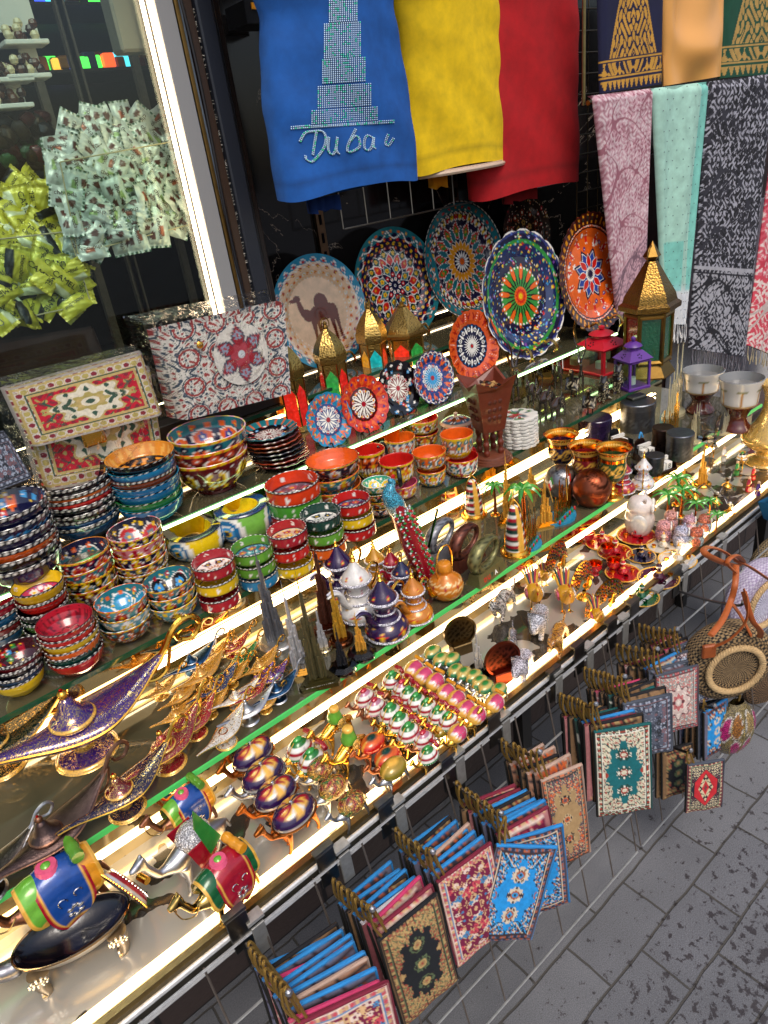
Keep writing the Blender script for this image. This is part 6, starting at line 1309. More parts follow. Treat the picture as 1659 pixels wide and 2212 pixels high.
burner(1060,990,TCZ,(1050,812),104,'tall carved wooden incense burner filled with wood chips')
burner(1030,880,TCZ+0,(1031,797),56,'smaller brown wooden burner behind the tall carved one')
# ================================================================== FIGURES, LAMPS AND SOUVENIRS
# black wooden animals on the middle shelf
DK=H('3a2d24')
def black_camel(): 
    r=camel(DK,'glaze','none',name='camel_figurine',sub=2); m=MB()
    for sg in(-1,1):
        V,F=prism([(-.20,.62),(0,.86),(.20,.62),(.14,.42),(-.14,.42)],sg*.135,sg*.16,1); m.add(V,F,H('2a221c'))
        for k in range(16): m.add(*ell((random.uniform(-.12,.12),sg*.163,random.uniform(.44,.72)),(.018,.004,.012),5),H('B8A888'))
    m.obj('painted_saddle','glaze',r); return r
g='black painted wooden animals'
o=black_camel(); put(o,1205,905,TCZ,190,.25,'black wooden camel with painted saddle, nearest the coasters',g); o.scale=(.10,)*3
for px,py,s,rz,l in ((1178,893,.105,.35,'black wooden camel behind the nearest black camel'),(1150,872,.10,.5,'black wooden camel half hidden by the coaster stack'),(1165,835,.115,.6,'tall black camel raising its head at the back'),(1205,835,.11,.7,'back black camel beside the one raising its head')): put(o,px,py,TCZ,s,rz,l,g)
d=duck('duck'); put(d,1275,893,TCZ,.10,.35,'dotted black wooden duck right of the black camels',g); put(d,1240,855,TCZ,.11,.3,'plain black duck behind the dotted duck',g)
c=cat_seated('cat'); put(c,1305,868,TCZ,.098,.1,'black seated cat figure facing the street',g); put(c,1335,846,TCZ,.105,.3,'black seated cat figure next to the purple lantern',g)
def gaz(px,py,s,rz,lab):
    b=P(px,py,TCZ); root=empty('antelope_figurine',b,rz,s); V,F=skin([(0,0,.5,.10),(-.2,0,.55,.09),(-.3,0,.75,.05),(-.34,0,.95,.055),(-.44,0,.92,.03),(.2,0,.5,.08)],[(0,1),(1,2),(2,3),(3,4),(0,5)],2); m=MB(); m.add(V,F,DK)
    for x in(-.18,.18):
        for sg in(-1,1): m.add(*tube([(x,sg*.06,.45),(x,sg*.07,0)],[.04,.015],6),DK)
    m.obj('body','glaze',root); m=MB()
    for sg in(-1,1): m.add(*tube([(-.32+.06*math.sin(q*4)+.1*q,sg*(.03+.10*q)+.03*math.cos(q*4),1.0+.5*q) for q in np.linspace(0,1.6,20)],np.linspace(.035,.012,20),6),H('241a14'))
    m.obj('horns','glaze',root); tag(root,lab,'antelope figurine',g)
gaz(1112,868,.13,.9,'black antelope with long twisted horns behind the wooden burner'); gaz(1255,840,.10,.6,'small black antelope with curved horns behind the ducks')
# oil lamps
lg='gilded oil lamps on the second shelf'
def lampAt(pr,px,py,Lpx,rz,lab): return put(pr,px,py,TB,Lpx/2,rz*.5+.03,lab,lg)
big=lamp_proto('3b1d6a',GOLD,'filigree',hi=True); lampAt(big,190,1625,455,.02,'largest oil lamp, purple enamel with gold scrollwork')
l2=lamp_proto('5b4a46',H('8a6450'),'antique',hi=True); lampAt(l2,125,1850,330,.55,'antique copper oil lamp with a pink knob, in front')
l3=lamp_proto('1c1436',GOLD,'filigree',lid='6a1420',hi=True); lampAt(l3,276,1748,280,.40,'navy oil lamp with a red and navy lid')
l4=lamp_proto('8a1424',GOLD,'filigree',lid='a01830',hi=True); lampAt(l4,368,1650,250,.75,'crimson and green oil lamp standing on a crimson foot')
l5=lamp_proto('10241c',GOLD,'filigree',hi=True); lampAt(l5,10,1655,330,.1,'black-green oil lamp cut off by the left edge')
l6=lamp_proto('4a4440',SILV,'antique'); lampAt(l6,-22,1930,260,.4,'dark silver oil lamp at the lower left edge')
sm={k:lamp_proto(c,m_,mt,lidoff=(k=='whiteo')) for k,c,m_,mt in (('gold','c88a2a',GOLD,'filigree'),('blue','2a4a6a',SILV,'antique'),('red','a01c24',GOLD,'filigree'),('green','1f7a3a',GOLD,'filigree'),('white','d8d0c4',GOLD,'filigree'),('whiteo','d8d0c4',GOLD,'filigree'),('purple','5a2a7a',GOLD,'filigree'),('silver','b8b8b8',SILV,'brushed'),('navy','1c2f5a',GOLD,'filigree'))}
for k,px,py,L,rz,l in (('whiteo',490,1605,165,.75,'white enamel lamp with an open amber filler hole'),('red',425,1585,170,.8,'red flowered lamp behind the open white one'),('silver',540,1555,150,.15,'plain silver lamp near the green glass edge'),('blue',603,1510,130,.3,'dark blue lamp nearest the green glass edge'),('white',515,1525,130,.0,'white lamp with its spout towards the left'),
 ('navy',470,1505,150,.45,'navy and red lamp in the middle of the small lamps'),('gold',440,1478,150,.45,'gilt lamp behind the navy and red one'),('blue',420,1452,140,.3,'tarnished blue-grey lamp with a raised spout'),('red',505,1415,110,.3,'gold and red lamp nearest the upper light strip'),('green',520,1450,130,.5,'green enamel lamp with tall ring handle'),
 ('gold',565,1455,120,.4,'gilt lamp right of the green enamel lamp'),('purple',560,1490,120,.5,'purple enamel lamp with multicolour dots'),('purple',590,1478,110,.3,'purple and green lamp beside the silver tower'),('gold',395,1520,120,.6,'small gilt lamp behind the crimson lamp'),('gold',460,1425,100,.3,'smallest gilt lamp at the back'),('gold',385,1560,120,.2,'gilt lamp between the crimson lamp and the navy lid'),('gold',455,1545,115,.3,'gilt lamp in front of the navy and red one'),('gold',500,1480,110,.2,'gilt lamp below the green enamel lamp'),('red',545,1515,110,.3,'red and gold lamp just behind the plain silver lamp'),('gold',575,1535,95,.2,'gilt lamp close to the green glass edge'),('gold',350,1505,110,.3,'gilt lamp under the ring handle of the largest lamp')):
    lampAt(sm[k],px,py,L,rz,l)
for k in sm.values():
    pass
# towers
tower_model(600,1392,TB,(582,1150),84,'round',GUN,'brushed','tall dark grey skyscraper model on a round white metal base',basecol='D8D6D0')
tower_model(652,1452,TB,(613,1250),70,'tri',SILV,'polished','shiny silver skyscraper model on a gold edged base',basecol='D0B070')
tower_model(690,1472,TB,(646,1228),84,'tri',H('5f5a3e'),'antique','dark brass skyscraper model lettered on its base','BURJ KHALIFA')
tower_model(712,1352,TB,(663,1165),78,'tri',H('5a3226'),'antique','brown copper skyscraper model behind the others','BURJ KHALIFA')
tower_model(738,1385,TB,(722,1222),54,'round',H('D8A83A'),'gold','gold skyscraper model on a round brown base',basecol='5a3420')
tower_model(700,1402,TB,(672,1306),42,'round',SILV,'polished','little silver skyscraper model on a round silver base',basecol='C8B890')
tower_model(742,1446,TB,(730,1345),62,'crystal',H('2a2c34'),'brushed','small dark skyscraper model on a clear crystal block')
tower_model(782,1414,TB,(764,1318),64,'crystal',GOLD,'gold','small gold skyscraper model on a clear crystal block','Burj Khalifa',basecol='ffffff')
for px,py,t,w_,l in ((1098,1125,(1081,978),26,'slender gold spire model at the back beside the striped sail'),(1178,1132,(1165,1030),28,'gold ribbed spire model right of the palm'),(1148,1060,(1140,1000),24,'small gold spire model by the upper light strip')): tower_model(px,py,TB,t,w_*2.0,'tri',GOLD,'gold',l)
tower_model(1035,1455,TA,(1042,1340),52,'crystal',SILV,'polished','silver skyscraper model with crystals on the lower tray')
# coffee pots
cg='jewelled coffee pots'; cp={k:dallah(c) for k,c in dict(purple='2a1040',white='e0dcd6',orange='c87a1c',red='a0142c',navy='141a44',gold='c8902a').items()}
def pot(k,px,py,top,rz,lab):
    b=P(px,py,TB); h=PY(*top,b[1])[2]-TB; put(cp[k],px,py,TB,h,rz,lab,cg)
pot('purple',838,1368,(824,1222),.15,'purple jewelled coffee pot in front'); pot('white',782,1328,(768,1178),.15,'white jewelled coffee pot'); pot('purple',745,1290,(724,1150),.1,'purple coffee pot standing behind the white one')
pot('orange',900,1335,(888,1225),.2,'orange jewelled coffee pot beside the teapot'); pot('red',852,1262,(846,1172),.3,'red coffee pot behind the peacock tail'); pot('navy',875,1290,(868,1190),.3,'navy coffee pot between the purple and orange ones'); pot('gold',818,1262,(812,1160),.2,'gilt coffee pot with green leaves at the back')
# jewelled peacock
b=P(905,1262,TB); root=empty('peacock_figurine',b,0); H0=PY(843,1032,b[1])[2]-TB; a=lambda px,py,y=0:PY(px,py,b[1]+y)-b
pts=[a(918,1255),a(905,1215),a(885,1165),a(865,1115),a(848,1088)]; V,F=tube(spline(pts,6),np.interp(np.linspace(0,1,25),[0,.2,.6,1],[.026,.030,.030,.022]),14,True,.7); m=MB(); C=np.tile(H('a01428'),(len(V),1)); m.add(V,F,C); t_=m.obj('tail','enamel',root)
m=MB(); g2=MB(); sp=spline(pts,6)
for i,pp in enumerate(sp[:-3]):
    for k in range(-2,3):
        q=pp+np.array([k*.0105+(i%2)*.004,-.026+abs(k)*.005,0]); m.add(*ell(q,.0042,7),WH); g2.add(*ell(q+[.003,-.001,-.007],(.0048,.004,.0035),6),GRN if (i+k)%2 else RED)
m.obj('tail_gems','polished',t_); g2.obj('tail_scales','enamel',t_)
V,F=skin([(*a(865,1118),.02),(*a(852,1085),.026),(*a(838,1065),.018),(*a(845,1048),.009),(*a(848,1038),.010),(*a(838,1036),.004)],[(0,1),(1,2),(2,3),(3,4),(4,5)],2); C=np.tile(H('3aa8c8'),(len(V),1)); C[V[:,2]<a(852,1088)[2]]=H('b8d8d0'); m=MB(); m.add(V,F,C); m.obj('body','pave',root)
m=MB(); m.add(*ell(a(849,1030),(.006,.004,.006),6),RED); m.obj('crest','enamel',root)
m=MB(); m.add(*tube(spline([a(918,1268),a(905,1262),a(895,1225),a(900,1200)],5),.009,7),GOLD); m.add(*tube([a(905,1268),a(945,1100)],.003,5),H('2a7a3a')); m.obj('branch','gold',root)
tag(root,'tall jewelled peacock with turquoise neck and red gem tail','peacock figurine')
# orange teapot
b=P(966,1288,TB); R=S(76,b)/2; h=R*1.9; root=empty('teapot',b)
V,F,(s_,t,r)=rev(smooth_prof([(.45*R,0),(.8*R,.12*h),(1.0*R,.38*h),(.9*R,.62*h),(.5*R,.80*h),(.38*R,.86*h),(.40*R,.95*h)],5),48); p=PP(V[:,2]/h,t,H('D07a1c'),band=R/h); p.wave(8,.55,.12,.02,H('F0D090')).wave(8,.55,-.12,.02,H('F0D090')).arch(16,.25,.05,.015,H('F0D090')).ring(.13,.15,H('F0D090')).fl(8,.55,.05,CRIM,YEL,.5); m=MB(); m.add(V,F,p.C); m.obj('body','enamel',root)
lathe(smooth_prof([(.42*R,.95*h),(.44*R,1.02*h),(.38*R,1.16*h),(.30*R,1.2*h),(.001,1.24*h)],4),24,1,H('D8861c')).obj('lid','enamel',root)
m=MB(); m.add(*tube(spline([(-.75*R,0,.35*h),(-1.15*R,-.1*R,.42*h),(-1.35*R,-.1*R,.66*h),(-1.5*R,-.1*R,.72*h)],5),np.linspace(.26*R,.09*R,16),9),H('C8861c')); m.obj('spout','gold',root)
m=MB(); m.add(*tube(spline([(-.55*R,0,.78*h),(-.62*R,0,1.15*h),(-.3*R,0,1.6*h),(.3*R,0,1.72*h),(.62*R,0,1.4*h),(.55*R,0,.78*h)],6),.05*R,7),GOLD); m.obj('handle','polished',root); tag(root,'round orange enamel teapot with arched gold handle','teapot')
# ring sculptures
ring_model(958,1200,TB,94,H('8f9096'),'silver oval ring sculpture on a grey block',rot=.1); ring_model(1010,1215,TB,98,H('6a3a2c'),'copper oval ring sculpture between the silver and brass ones',rot=.1); ring_model(1052,1245,TB,104,H('7d7a4e'),'brass oval ring sculpture with coloured letters on its base',True,rot=.1)
sail_model(1025,1112,TB,(1018,1010),56,'pink and white striped sail tower model behind the silver ring'); sail_model(1114,1192,TB,(1106,1058),66,'pink, white and green striped sail tower model in front',rot=-.2)
palm_model(1070,1112,TB,(1068,1042),'little gilt palm between the two striped sails'); palm_model(1132,1150,TB,(1128,1048),'larger green palm model behind the camel rider',grp=None)
skyline_model(1215,1118,TB,(1205,1020),92,'gold skyline model with two flags and a blue base',rot=.2); skyline_model(1148,1178,TB,(1150,1085),72,'low gold skyline model on a mossy base',rot=.3,seed=6)
b=P(1215,1118,TB)
for i,(px,py,cs) in enumerate(((1190,1048,(RED,WH,GRN)),(1228,1040,(DGRN,WH,RED)))):
    m=MB(); q=PY(px,py,b[1]-.01); 
    for k in range(3): m.add(*box(((k-1)*.008,0,.003*k),(.008,.002,.022)),cs[k])
    m.add(*tube([(-.012,0,-.05),(-.012,0,.014)],.0012,5),GOLD); o=m.obj('toy_flag','enamel',None,False); o.location=q; o.rotation_euler=(0,-.4+i*.3,.2); tag(o,['tiny red white and green flag on the skyline model, left','tiny dark green flag on the skyline model, right'][i],'flag')
skyline_model(1448,945,TB,(1440,862),76,'small gold skyline model with green shrubs on top of the grey tin',seed=5)
skyline_model(1456,895,TB,(1458,752),70,'glowing translucent skyline model under the white scarf',mat='acrylic',col=H('F0E4B8'),acryl=True,seed=7,extra=False)
skyline_model(1500,955,TB,(1497,880),46,'small translucent skyline model beside the shot glass',mat='acrylic',col=H('E8DCB0'),acryl=True,seed=9,extra=False); skyline_model(1568,935,TB,(1560,872),40,'small translucent skyline model right of the shot glass',mat='acrylic',col=H('D8D0B0'),acryl=True,seed=11,extra=False)
# goblets, balls
goblet(1213,1032,TB,(1207,940),72,'1c1236','black and gold goblet, leftmost of the three'); goblet(1265,1062,TB,(1255,968),74,'7a1220','crimson and gold goblet between black and green'); goblet(1322,1075,TB,(1316,972),74,'0f4a28','green and gold goblet, rightmost of the three'); goblet(1285,1035,TB,(1284,975),56,'8a1424','red goblet half hidden behind the other goblets')
ballbox(1213,1070,TB,(1205,1010),72,H('9a9a9c'),'silver globe ashtray with engraved skyline lid'); ballbox(1278,1088,TB,(1272,1030),82,H('9a5238'),'copper globe ashtray with engraved skyline lid')
pot('red',1345,1062,(1340,985),-2.6,'small red jewelled jar beside the green goblet'); pot('white',1388,1052,(1385,978),-2.6,'small crystal jar covered in rhinestones')
tin(1287,945,TB,(1283,903),66,H('2a1c3c'),'dark enamel jewellery box with gold flowers',name='trinket_box',mat='enamel'); tin(1376,925,TB,(1373,868),72,H('7a7e84'),'wide grey engraved tin under the little chest'); tin(1466,988,TB,(1463,938),56,H('6a6e76'),'grey engraved tin under the gold skyline'); tin(1430,968,TB,(1428,925),44,H('4a3a34'),'brown bronze tin behind the calendars')
tin(1338,990,TB,(1335,955),36,H('c8902a'),'small gilt cup behind the crystal jar',name='metal_cup',mat='gold'); tin(1412,1022,TB,(1410,985),40,H('5a5e66'),'small pewter cup by the perpetual calendar',name='metal_cup')
b=P(1374,868+22,TB+.052); root=empty('trinket_chest',P(1374,882,TB+.06)); 
for nm,z0,z1,ww in (('body',.006,.030,.055),('lid',.031,.045,.058)):
    m=MB(); V,F=box((0,0,(z0+z1)/2),(ww,ww*.62,z1-z0),.004); m.add(V,F,H('5a5a52')); m.obj(nm,'antique',root,False)
m=MB()
for sx in(-1,1):
    for sy in(-1,1): m.add(*ell((sx*.024,sy*.014,.003),.004,6),H('5a5a52'))
m.obj('feet','antique',root); root.rotation_euler=(0,0,-.3); tag(root,'little antique metal chest on the wide grey tin','trinket chest')
for i,(px,py,c,l) in enumerate(((1332,965,'4a4e54','grey perpetual calendar with arched back'),(1388,985,'5a4038','bronze perpetual calendar with blue motif'),(1424,1015,'4a2e26','brown perpetual calendar showing white date blocks'))):
    root=empty('perpetual_calendar',P(px,py,TB),-.25); s_=S(1,P(px,py,TB)); c=H(c); a_=np.linspace(0,PI,14); out=[(-.5,0)]+[(-.5*math.cos(t),.9+.5*math.sin(t)) for t in a_]+[(.5,0)]
    V,F=prism(np.array(out)*28*s_,.012,.016,1); m=MB(); m.add(V,F,c); m.add(*box((0,-.01,.004),(56*s_,.042,.008)),c); m.add(*box((-27*s_,-.012,.014),(.003,.03,.014)),c); m.add(*box((27*s_,-.012,.014),(.003,.03,.014)),c); m.obj('stand','antique',root,False)
    for k in range(2):
        m=MB(); m.add(*box(((-.012+.024*k),-.014,.018),(.021,.021,.021),.001),WH*.85); q=m.obj('date_block','plastic',root,False); t=textobj('numeral',str([1,8][k]),.02,q,BK); t.location=(-.012+.024*k,-.0247,.011); t.rotation_euler=(PI/2,0,0)
    m=MB(); m.add(*box((0,-.004,.036),(.046,.008,.010)),WH*.8); m.obj('month_block','plastic',root,False)
    if i==1: m=MB(); m.add(*tube(spline([(-.006,.011,.055),(0,.011,.072),(.008,.011,.055)],4),.003,6),SKY); m.obj('motif','enamel',root)
    tag(root,l,'calendar','perpetual calendars')
def glass(px,py,rim,w_,lab,txt=None):
    b=P(px,py,TB); h=PY(*rim,b[1])[2]-TB; R=S(w_,b+[0,0,h])/2; root=empty('shot_glass',b); m=MB(); V,F,_=rev([(.001,0),(.8*R,0),(.82*R,.15*h),(R,h),(.93*R,h),(.76*R,.22*h),(.001,.2*h)],10 if txt is None else 30); m.add(V,F); m.obj('body','clear',root,txt is not None)
    if txt: t=textobj('lettering',txt,.4*R*2,root,H('1f6a4a')); t.location=(0,-R-.001,.4*h); t.rotation_euler=(PI/2,0,-.2)
    tag(root,lab,'glass')
glass(1524,948,(1522,898),54,'empty faceted clear shot glass near the shelf end'); glass(1376,1018,(1373,975),46,'clear glass printed with green letters','Dubai')
def white_burner(px,py,rim,w_,lab):
    b=P(px,py,TB); h=PY(*rim,b[1])[2]-TB; R=S(w_,b+[0,0,h])/2; root=empty('incense_bowl',b)
    lathe(smooth_prof([(.001,0),(.62*R,.0),(.66*R,.06*h),(.5*R,.16*h),(.42*R,.28*h),(.58*R,.42*h),(.74*R,.5*h)],4),36,1,H('5a1c0e')).obj('foot','glaze',root)
    V,F,(s_,t,r)=rev(smooth_prof([(.74*R,.5*h),(.82*R,.56*h),(.86*R,.75*h),(.98*R,.96*h),(R,h)],6),60); p=PP(V[:,2]/h,t,H('D8D4CC'),band=R/h); p.petal(6,.55,.85,.03,AMB*.6); 
    for k in(-.2,0,.2): p.dot(6,.84,.05,H('8a8a60'),k*.5,.4,2.2)
    p.ring(.5,.56,H('b89a70')); m=MB(); m.add(V,F,p.C); m.obj('bowl','ceramic_white',root); m=MB(); V,F,_=rev([(R,h),(.96*R,1.01*h),(.88*R,.93*h),(.80*R,.86*h),(.001,.85*h)],40); m.add(V,F[:,::-1],H('7a7a78')); m.obj('ash_bed','ceramic_white',root); tag(root,lab,'incense bowl','white incense bowls on brown feet')
white_burner(1590,928,(1592,822),92,'white palm painted incense bowl on a brown foot, in front'); white_burner(1512,888,(1518,800),86,'white incense bowl behind, under the black scarf')
# ------------------------------------------------------------------ lower tray
def figs(pr,lst,z=TA,group=None,dome=.78):
    for it in lst:
        px,py,wp,rz,lab=it[:5]; dw=it[5] if len(it)>5 else .7
        s=.06
        for _ in range(4): b=P(px,py,z+dome*s); s=S(wp,b)/dw
        o=dup(pr,(b[0],b[1],z+.001),rz*.35+random.uniform(-.08,.08),s,label=lab,group=group) if pr.name in _fu else pr
        if pr.name not in _fu: _fu.add(pr.name); pr.location=(b[0],b[1],z+.001); pr.rotation_euler=(0,0,rz*.35); pr.scale=(s,)*3; pr['label']=lab; pr['group']=group or ''
        if not group and 'group' in pr: del pr['group']
_fu=set()
BIGG='large camel figures on the lower tray'
c=camel(H('9a6a52'),'antique','drape',(H('1c4a98'),LIME,AMB,LIME*.7),sub=2); figs(c,[(112,1885,138,.15,'big copper camel with blue butterfly blanket and green bedroll',.62)],group=BIGG)
figs(c,[(398,1722,88,.35,'brown camel with blue blanket by the green glass edge',.62)],group=BIGG)
c=camel(H('C8A860'),'polished','drape',(CRIM,H('0f5a30'),H('0f5a30'),AMB),sub=2); figs(c,[(478,1868,112,.62,'gold camel with crimson butterfly blanket looking left',.62)],group=BIGG)
c=camel(SILV,'brushed','flag',sub=2); figs(c,[(412,1790,108,.5,'silver camel with a green pennant and red saddle flaps',.56)],group=BIGG)
c=camel(H('A8602a'),'antique','egg',sub=2)
figs(c,[(632,1745,108,.35,'copper camel with purple and red petal box, nearest the rail',.80),(592,1703,104,.35,'copper camel with purple petal box, second from the rail',.80)],group='camels carrying purple petal boxes')
figs(c,[(543,1617,100,.35,'copper camel with purple petal box, farthest back',.80)],group='camels carrying purple petal boxes')
c=camel(SILV,'brushed','egg',sub=2); figs(c,[(566,1662,104,.35,'silver camel with purple and red petal box',.80)],group='camels carrying purple petal boxes')
c=camel(SILV,'brushed','speckle'); figs(c,[(757,1726,62,.3,'silver camel with gold egg box studded red, nearest the rail',.62),(716,1692,62,.3,'silver camel with gold egg box studded red, middle of three',.62),(690,1650,60,.3,'silver camel with gold egg box studded red, farthest of three',.62)],group='camels with speckled egg boxes')
c=camel(GOLD,'gold','sack',(LIME*.9,)); figs(c,[(722,1550,54,.4,'gold camel with tall green sack, farther of two',.5),(752,1595,58,.4,'gold camel with lime green sack, nearer of two',.5)],group='camels with green sacks')
c=camel(COPP,'antique','leafbox',(RED,ORG,DGRN)); figs(c,[(803,1598,64,.3,'copper camel with red and orange owl face box, farther of two',.72),(835,1628,66,.3,'copper camel with red and orange owl face box, nearer of two',.72)],group='camels with red and orange boxes')
c=camel(SILV,'brushed','leafbox',(H('8a7a1a'),H('a88a2a'))); figs(c,[(848,1652,70,.35,'silver camel with olive gold leaf box',.72),(952,1585-10,40,.3,'silver camel with small gold leaf box near the discs',.72)],group='camels with olive leaf boxes')
gd='small camels with domed jewelled saddles'
c1=camel(GOLD,'gold','dome',(GRN,CRIM,GRN)); c2=camel(H('B87a58'),'antique','dome',(H('D890A8'),CRIM,CRIM)); c3=camel(GOLD,'gold','shield')
def near(ix,n,a): return 'small gold camel with green-red-white dome saddle among the packed rows'
figs(c1,[(645,1607,68,.3,'larger camel with green, red and white dome, farther of the pair',.7),(672,1632,70,.3,'larger camel with green, red and white dome, nearer of the pair',.7)],group=gd)
L1=[(878,1455,46),(915,1480,46),(946,1508,50),(983,1512,46)]
for i,(x,y,w_) in enumerate([(838,1495,0),(895,1476,0)]): pass
dz_=[(784,1452),(837,1503),(861,1485),(843,1480),(884,1435-0),(820,1540),(858,1575-20),(900,1500),(930,1520),(955,1540),(985,1500-5),(1010,1520),(928,1575),(895,1540),(873,1560-0),(940,1500),(812,1510)]
pts1=[(853,1448),(893,1497),(930,1490),(875,1522),(905,1560-4),(895,1470+0),(948,1515+5),(985,1520),(865,1480),(920,1545-5)]
G1=[(786+0,1527-0),]
dom=[( (1300+a*.4822)/1.8518,(2400+b*.4822)/1.8518 ) for a,b in ((555,620),(690,745),(755,800),(845,845),(540,890),(615,965),(690,1050),(935,910),(1020,960),(850,1240))]
figs(c1,[(x,y+4,53 if i not in(4,5,6) else 60,.3,'small gold camel with green, red and white domed saddle in the packed rows',.7) for i,(x,y) in enumerate(dom)],group=gd)
dom=[( (1300+a*.4822)/1.8518,(2400+b*.4822)/1.8518 ) for a,b in ((325,765),(415,840),(640,690),(815,1110))]
figs(c2,[(x,y+4,53,.3,'small copper camel with pink and white domed saddle and red gem',.7) for x,y in dom],group='small camels with pink domed saddles')
dom=[( (1300+a*.4822)/1.8518,(2400+b*.4822)/1.8518 ) for a,b in ((735,520),(815,575),(910,625),(1000,715),(1085,770),(1165,850),(1255,900),(1095,1050),(1405,800))]
figs(c3,[(x,y+6,48,.35,'small gold camel with pink heart saddle edged in green',.6) for x,y in dom],group='small camels with pink heart saddles')
c4=camel(SILV,'brushed','leafbox',(H('3a8a5a'),H('c8b060'),GRN)); dom=[( (1300+a*.4822)/1.8518,(2400+b*.4822)/1.8518 ) for a,b in ((890,390),(960,450),(1050,450),(1080,545),(1150,570),(1230,590),(1280,640),(1330,680),(1440,705))]
figs(c4,[(x,y+6,46,.3,'small silver camel with a green enamel box near the brown disc',.72) for x,y in dom],group='small silver camels with enamel boxes')
# discs
for px,py,rx,ry,c,l in ((992,1363,26,38,'5a4a30','dark bronze disc plaque behind the packed camels'),(1083,1420,24,42,'6a2c1c','reddish copper disc plaque with raised skyline')):
    y=P(px,py+ry+8,TA)[1]; q=PY(px,py,y); R=S(ry,q); root=empty('disc_plaque',(q[0],q[1],TA),-.35); zc=q[2]-TA; V,F,(s_,t,r)=rev([(.001,.004),(.86*R,.004),(.88*R,.008),(R,.008),(R,0),(.001,0)],48,None,6); C=np.tile(H(c),(len(V),1)); x,y_=r*np.cos(t)/R,r*np.sin(t)/R; C[(r<.84*R)&(np.sin(x*19)*np.sin(y_*17+x*5)>.1)]=H(c)*.25; C[(r>.88*R)]=H(c)*1.5
    m=MB(); m.add(V,F,C,mat4((0,0,zc),0,1,PI/2)); m.obj('disc','brushed',root); m=MB(); m.add(*box((0,0,(zc-R)/2+.004),(R*1.2,.03,zc-R+.012),.002),H(c)*1.2); m.obj('base','brushed',root,False); tag(root,l,'plaque')
# jewelled beasts
def spots(base,sp,dens):
    def f(V):
        C=np.tile(base,(len(V),1)); q=np.random.default_rng(2); k=(np.sin(V[:,0]*62)*np.sin(V[:,1]*70+V[:,0]*20)*np.sin(V[:,2]*66+1)); C[k>dens]=sp; return C
    return f
bg='jewelled animal figures on the lower tray'
def beast(kind,mat,f,px,py,L,rz,lab,nm): q=quad(kind,mat,f,nm); b=P(px,py,TA); q.location=[float(t) for t in b]; q.rotation_euler=(0,0,rz); s=S(L,b)/1.3; q.scale=(s,)*3; q['label']=lab; q['group']=bg
beast('cat','pave',spots(H('D8D0C8'),BK,.12),1088,1322,120,.35,'white leopard with black spots, jewelled','leopard_figurine'); beast('bear','pave',spots(H('D0D0D8'),WH,.9),1165,1362,110,.5,'silver jewelled bear in the middle of the animals','bear_figurine')
beast('cat','pave',spots(H('E0982a'),H('8a4a10'),.1),1205,1400,130,.45,'gold and amber jewelled tiger in front by the rail','tiger_figurine'); beast('cat','pave',spots(H('9a9aa8'),H('50505a'),.1),1108,1392,80,.7,'small grey jewelled tiger behind the copper disc','tiger_figurine'); beast('bear','pave',spots(H('E0D8E0'),WH,.9),1130,1455,105,.4,'pale pink-white jewelled bear by the rail','bear_figurine')
rg='enamel roosters and birds'; ro=rooster(H('D89a20'),'r'); 
for px,py,L,l in ((1155,1305,100,'yellow enamel rooster, left of the two big ones'),(1222,1310,104,'yellow enamel rooster, right of the two big ones'),(1290,1345,74,'small rooster with red head by the rail'),(1175,1255,60,'small rooster behind the left yellow one')): put(ro,px,py+8,TA,L/1.2,.9,l,rg)
pk=peacock(GOLD,'p'); pg2='fan tailed peacocks on the lower tray'
for px,py,L,l in ((1208,1245,100,'fan tailed peacock with navy and red gems, at the back'),(1318,1318,92,'fan tailed peacock with green and red gems, by the rail'),(1262,1290,104,'golden fan tailed peacock between the other two')): put(pk,px,py,TA,L/1.2,.15 if L>95 else -.2,l,pg2)
put(pk,1272,1330,TA,40,.4,'small peacock with a pink jewelled breast','fan tailed peacocks on the lower tray')
# tea sets
tg='miniature tea sets on round trays'; ts={k:teaset(c,'t') for k,c in dict(white=H('DCD4C4'),navy=H('1c1a3a'),purple=H('4a1430'),green=H('0f5a34'),red=H('b01420')).items()}
for k,px,py,L,l in (('white',1432,1182,68,'white tea set at the back, below the owls'),('white',1463,1212,80,'white tea set nearest the rail'),('navy',1385,1203,62,'navy tea set between red and white ones'),('purple',1422,1252,88,'purple tea set by the rail'),('green',1385,1292,76,'green tea set by the rail'),('red',1375,1160,82,'red tea set behind the navy one'),('red',1328,1195,74,'red tea set in the middle of the red ones'),('red',1345,1240,74,'red tea set behind the green one'),('red',1300,1175,70,'red tea set farthest left')): put(ts[k],px,py,TA,L,.3,l,tg)
lc=0
for i,(px,py) in enumerate(((1268,1155),(1312,1185),(1285,1222),(1325,1215),(1375,1135))):
    b=P(px,py+18,TA); R=S(15,b); root=empty('red_cup',b); lathe(smooth_prof([(.6*R,0),(.5*R,.3*R),(.95*R,1.1*R),(R,1.9*R)],4),20,1,H('B01420')).obj('body','enamel',root); m=lathe([(R,1.9*R),(1.06*R,1.92*R),(.9*R,1.85*R),(.7*R,1.0*R),(.001,.9*R)],20,1,H('E8742a')); m.obj('rim','polished',root)
    tag(root,['tiny red cup with orange inside, farthest left','tiny red cup between two red tea sets','tiny red cup nearest the golden peacock','tiny red cup beside the green tea set','tiny red cup just below the white owl'][i],'cup','tiny red cups')
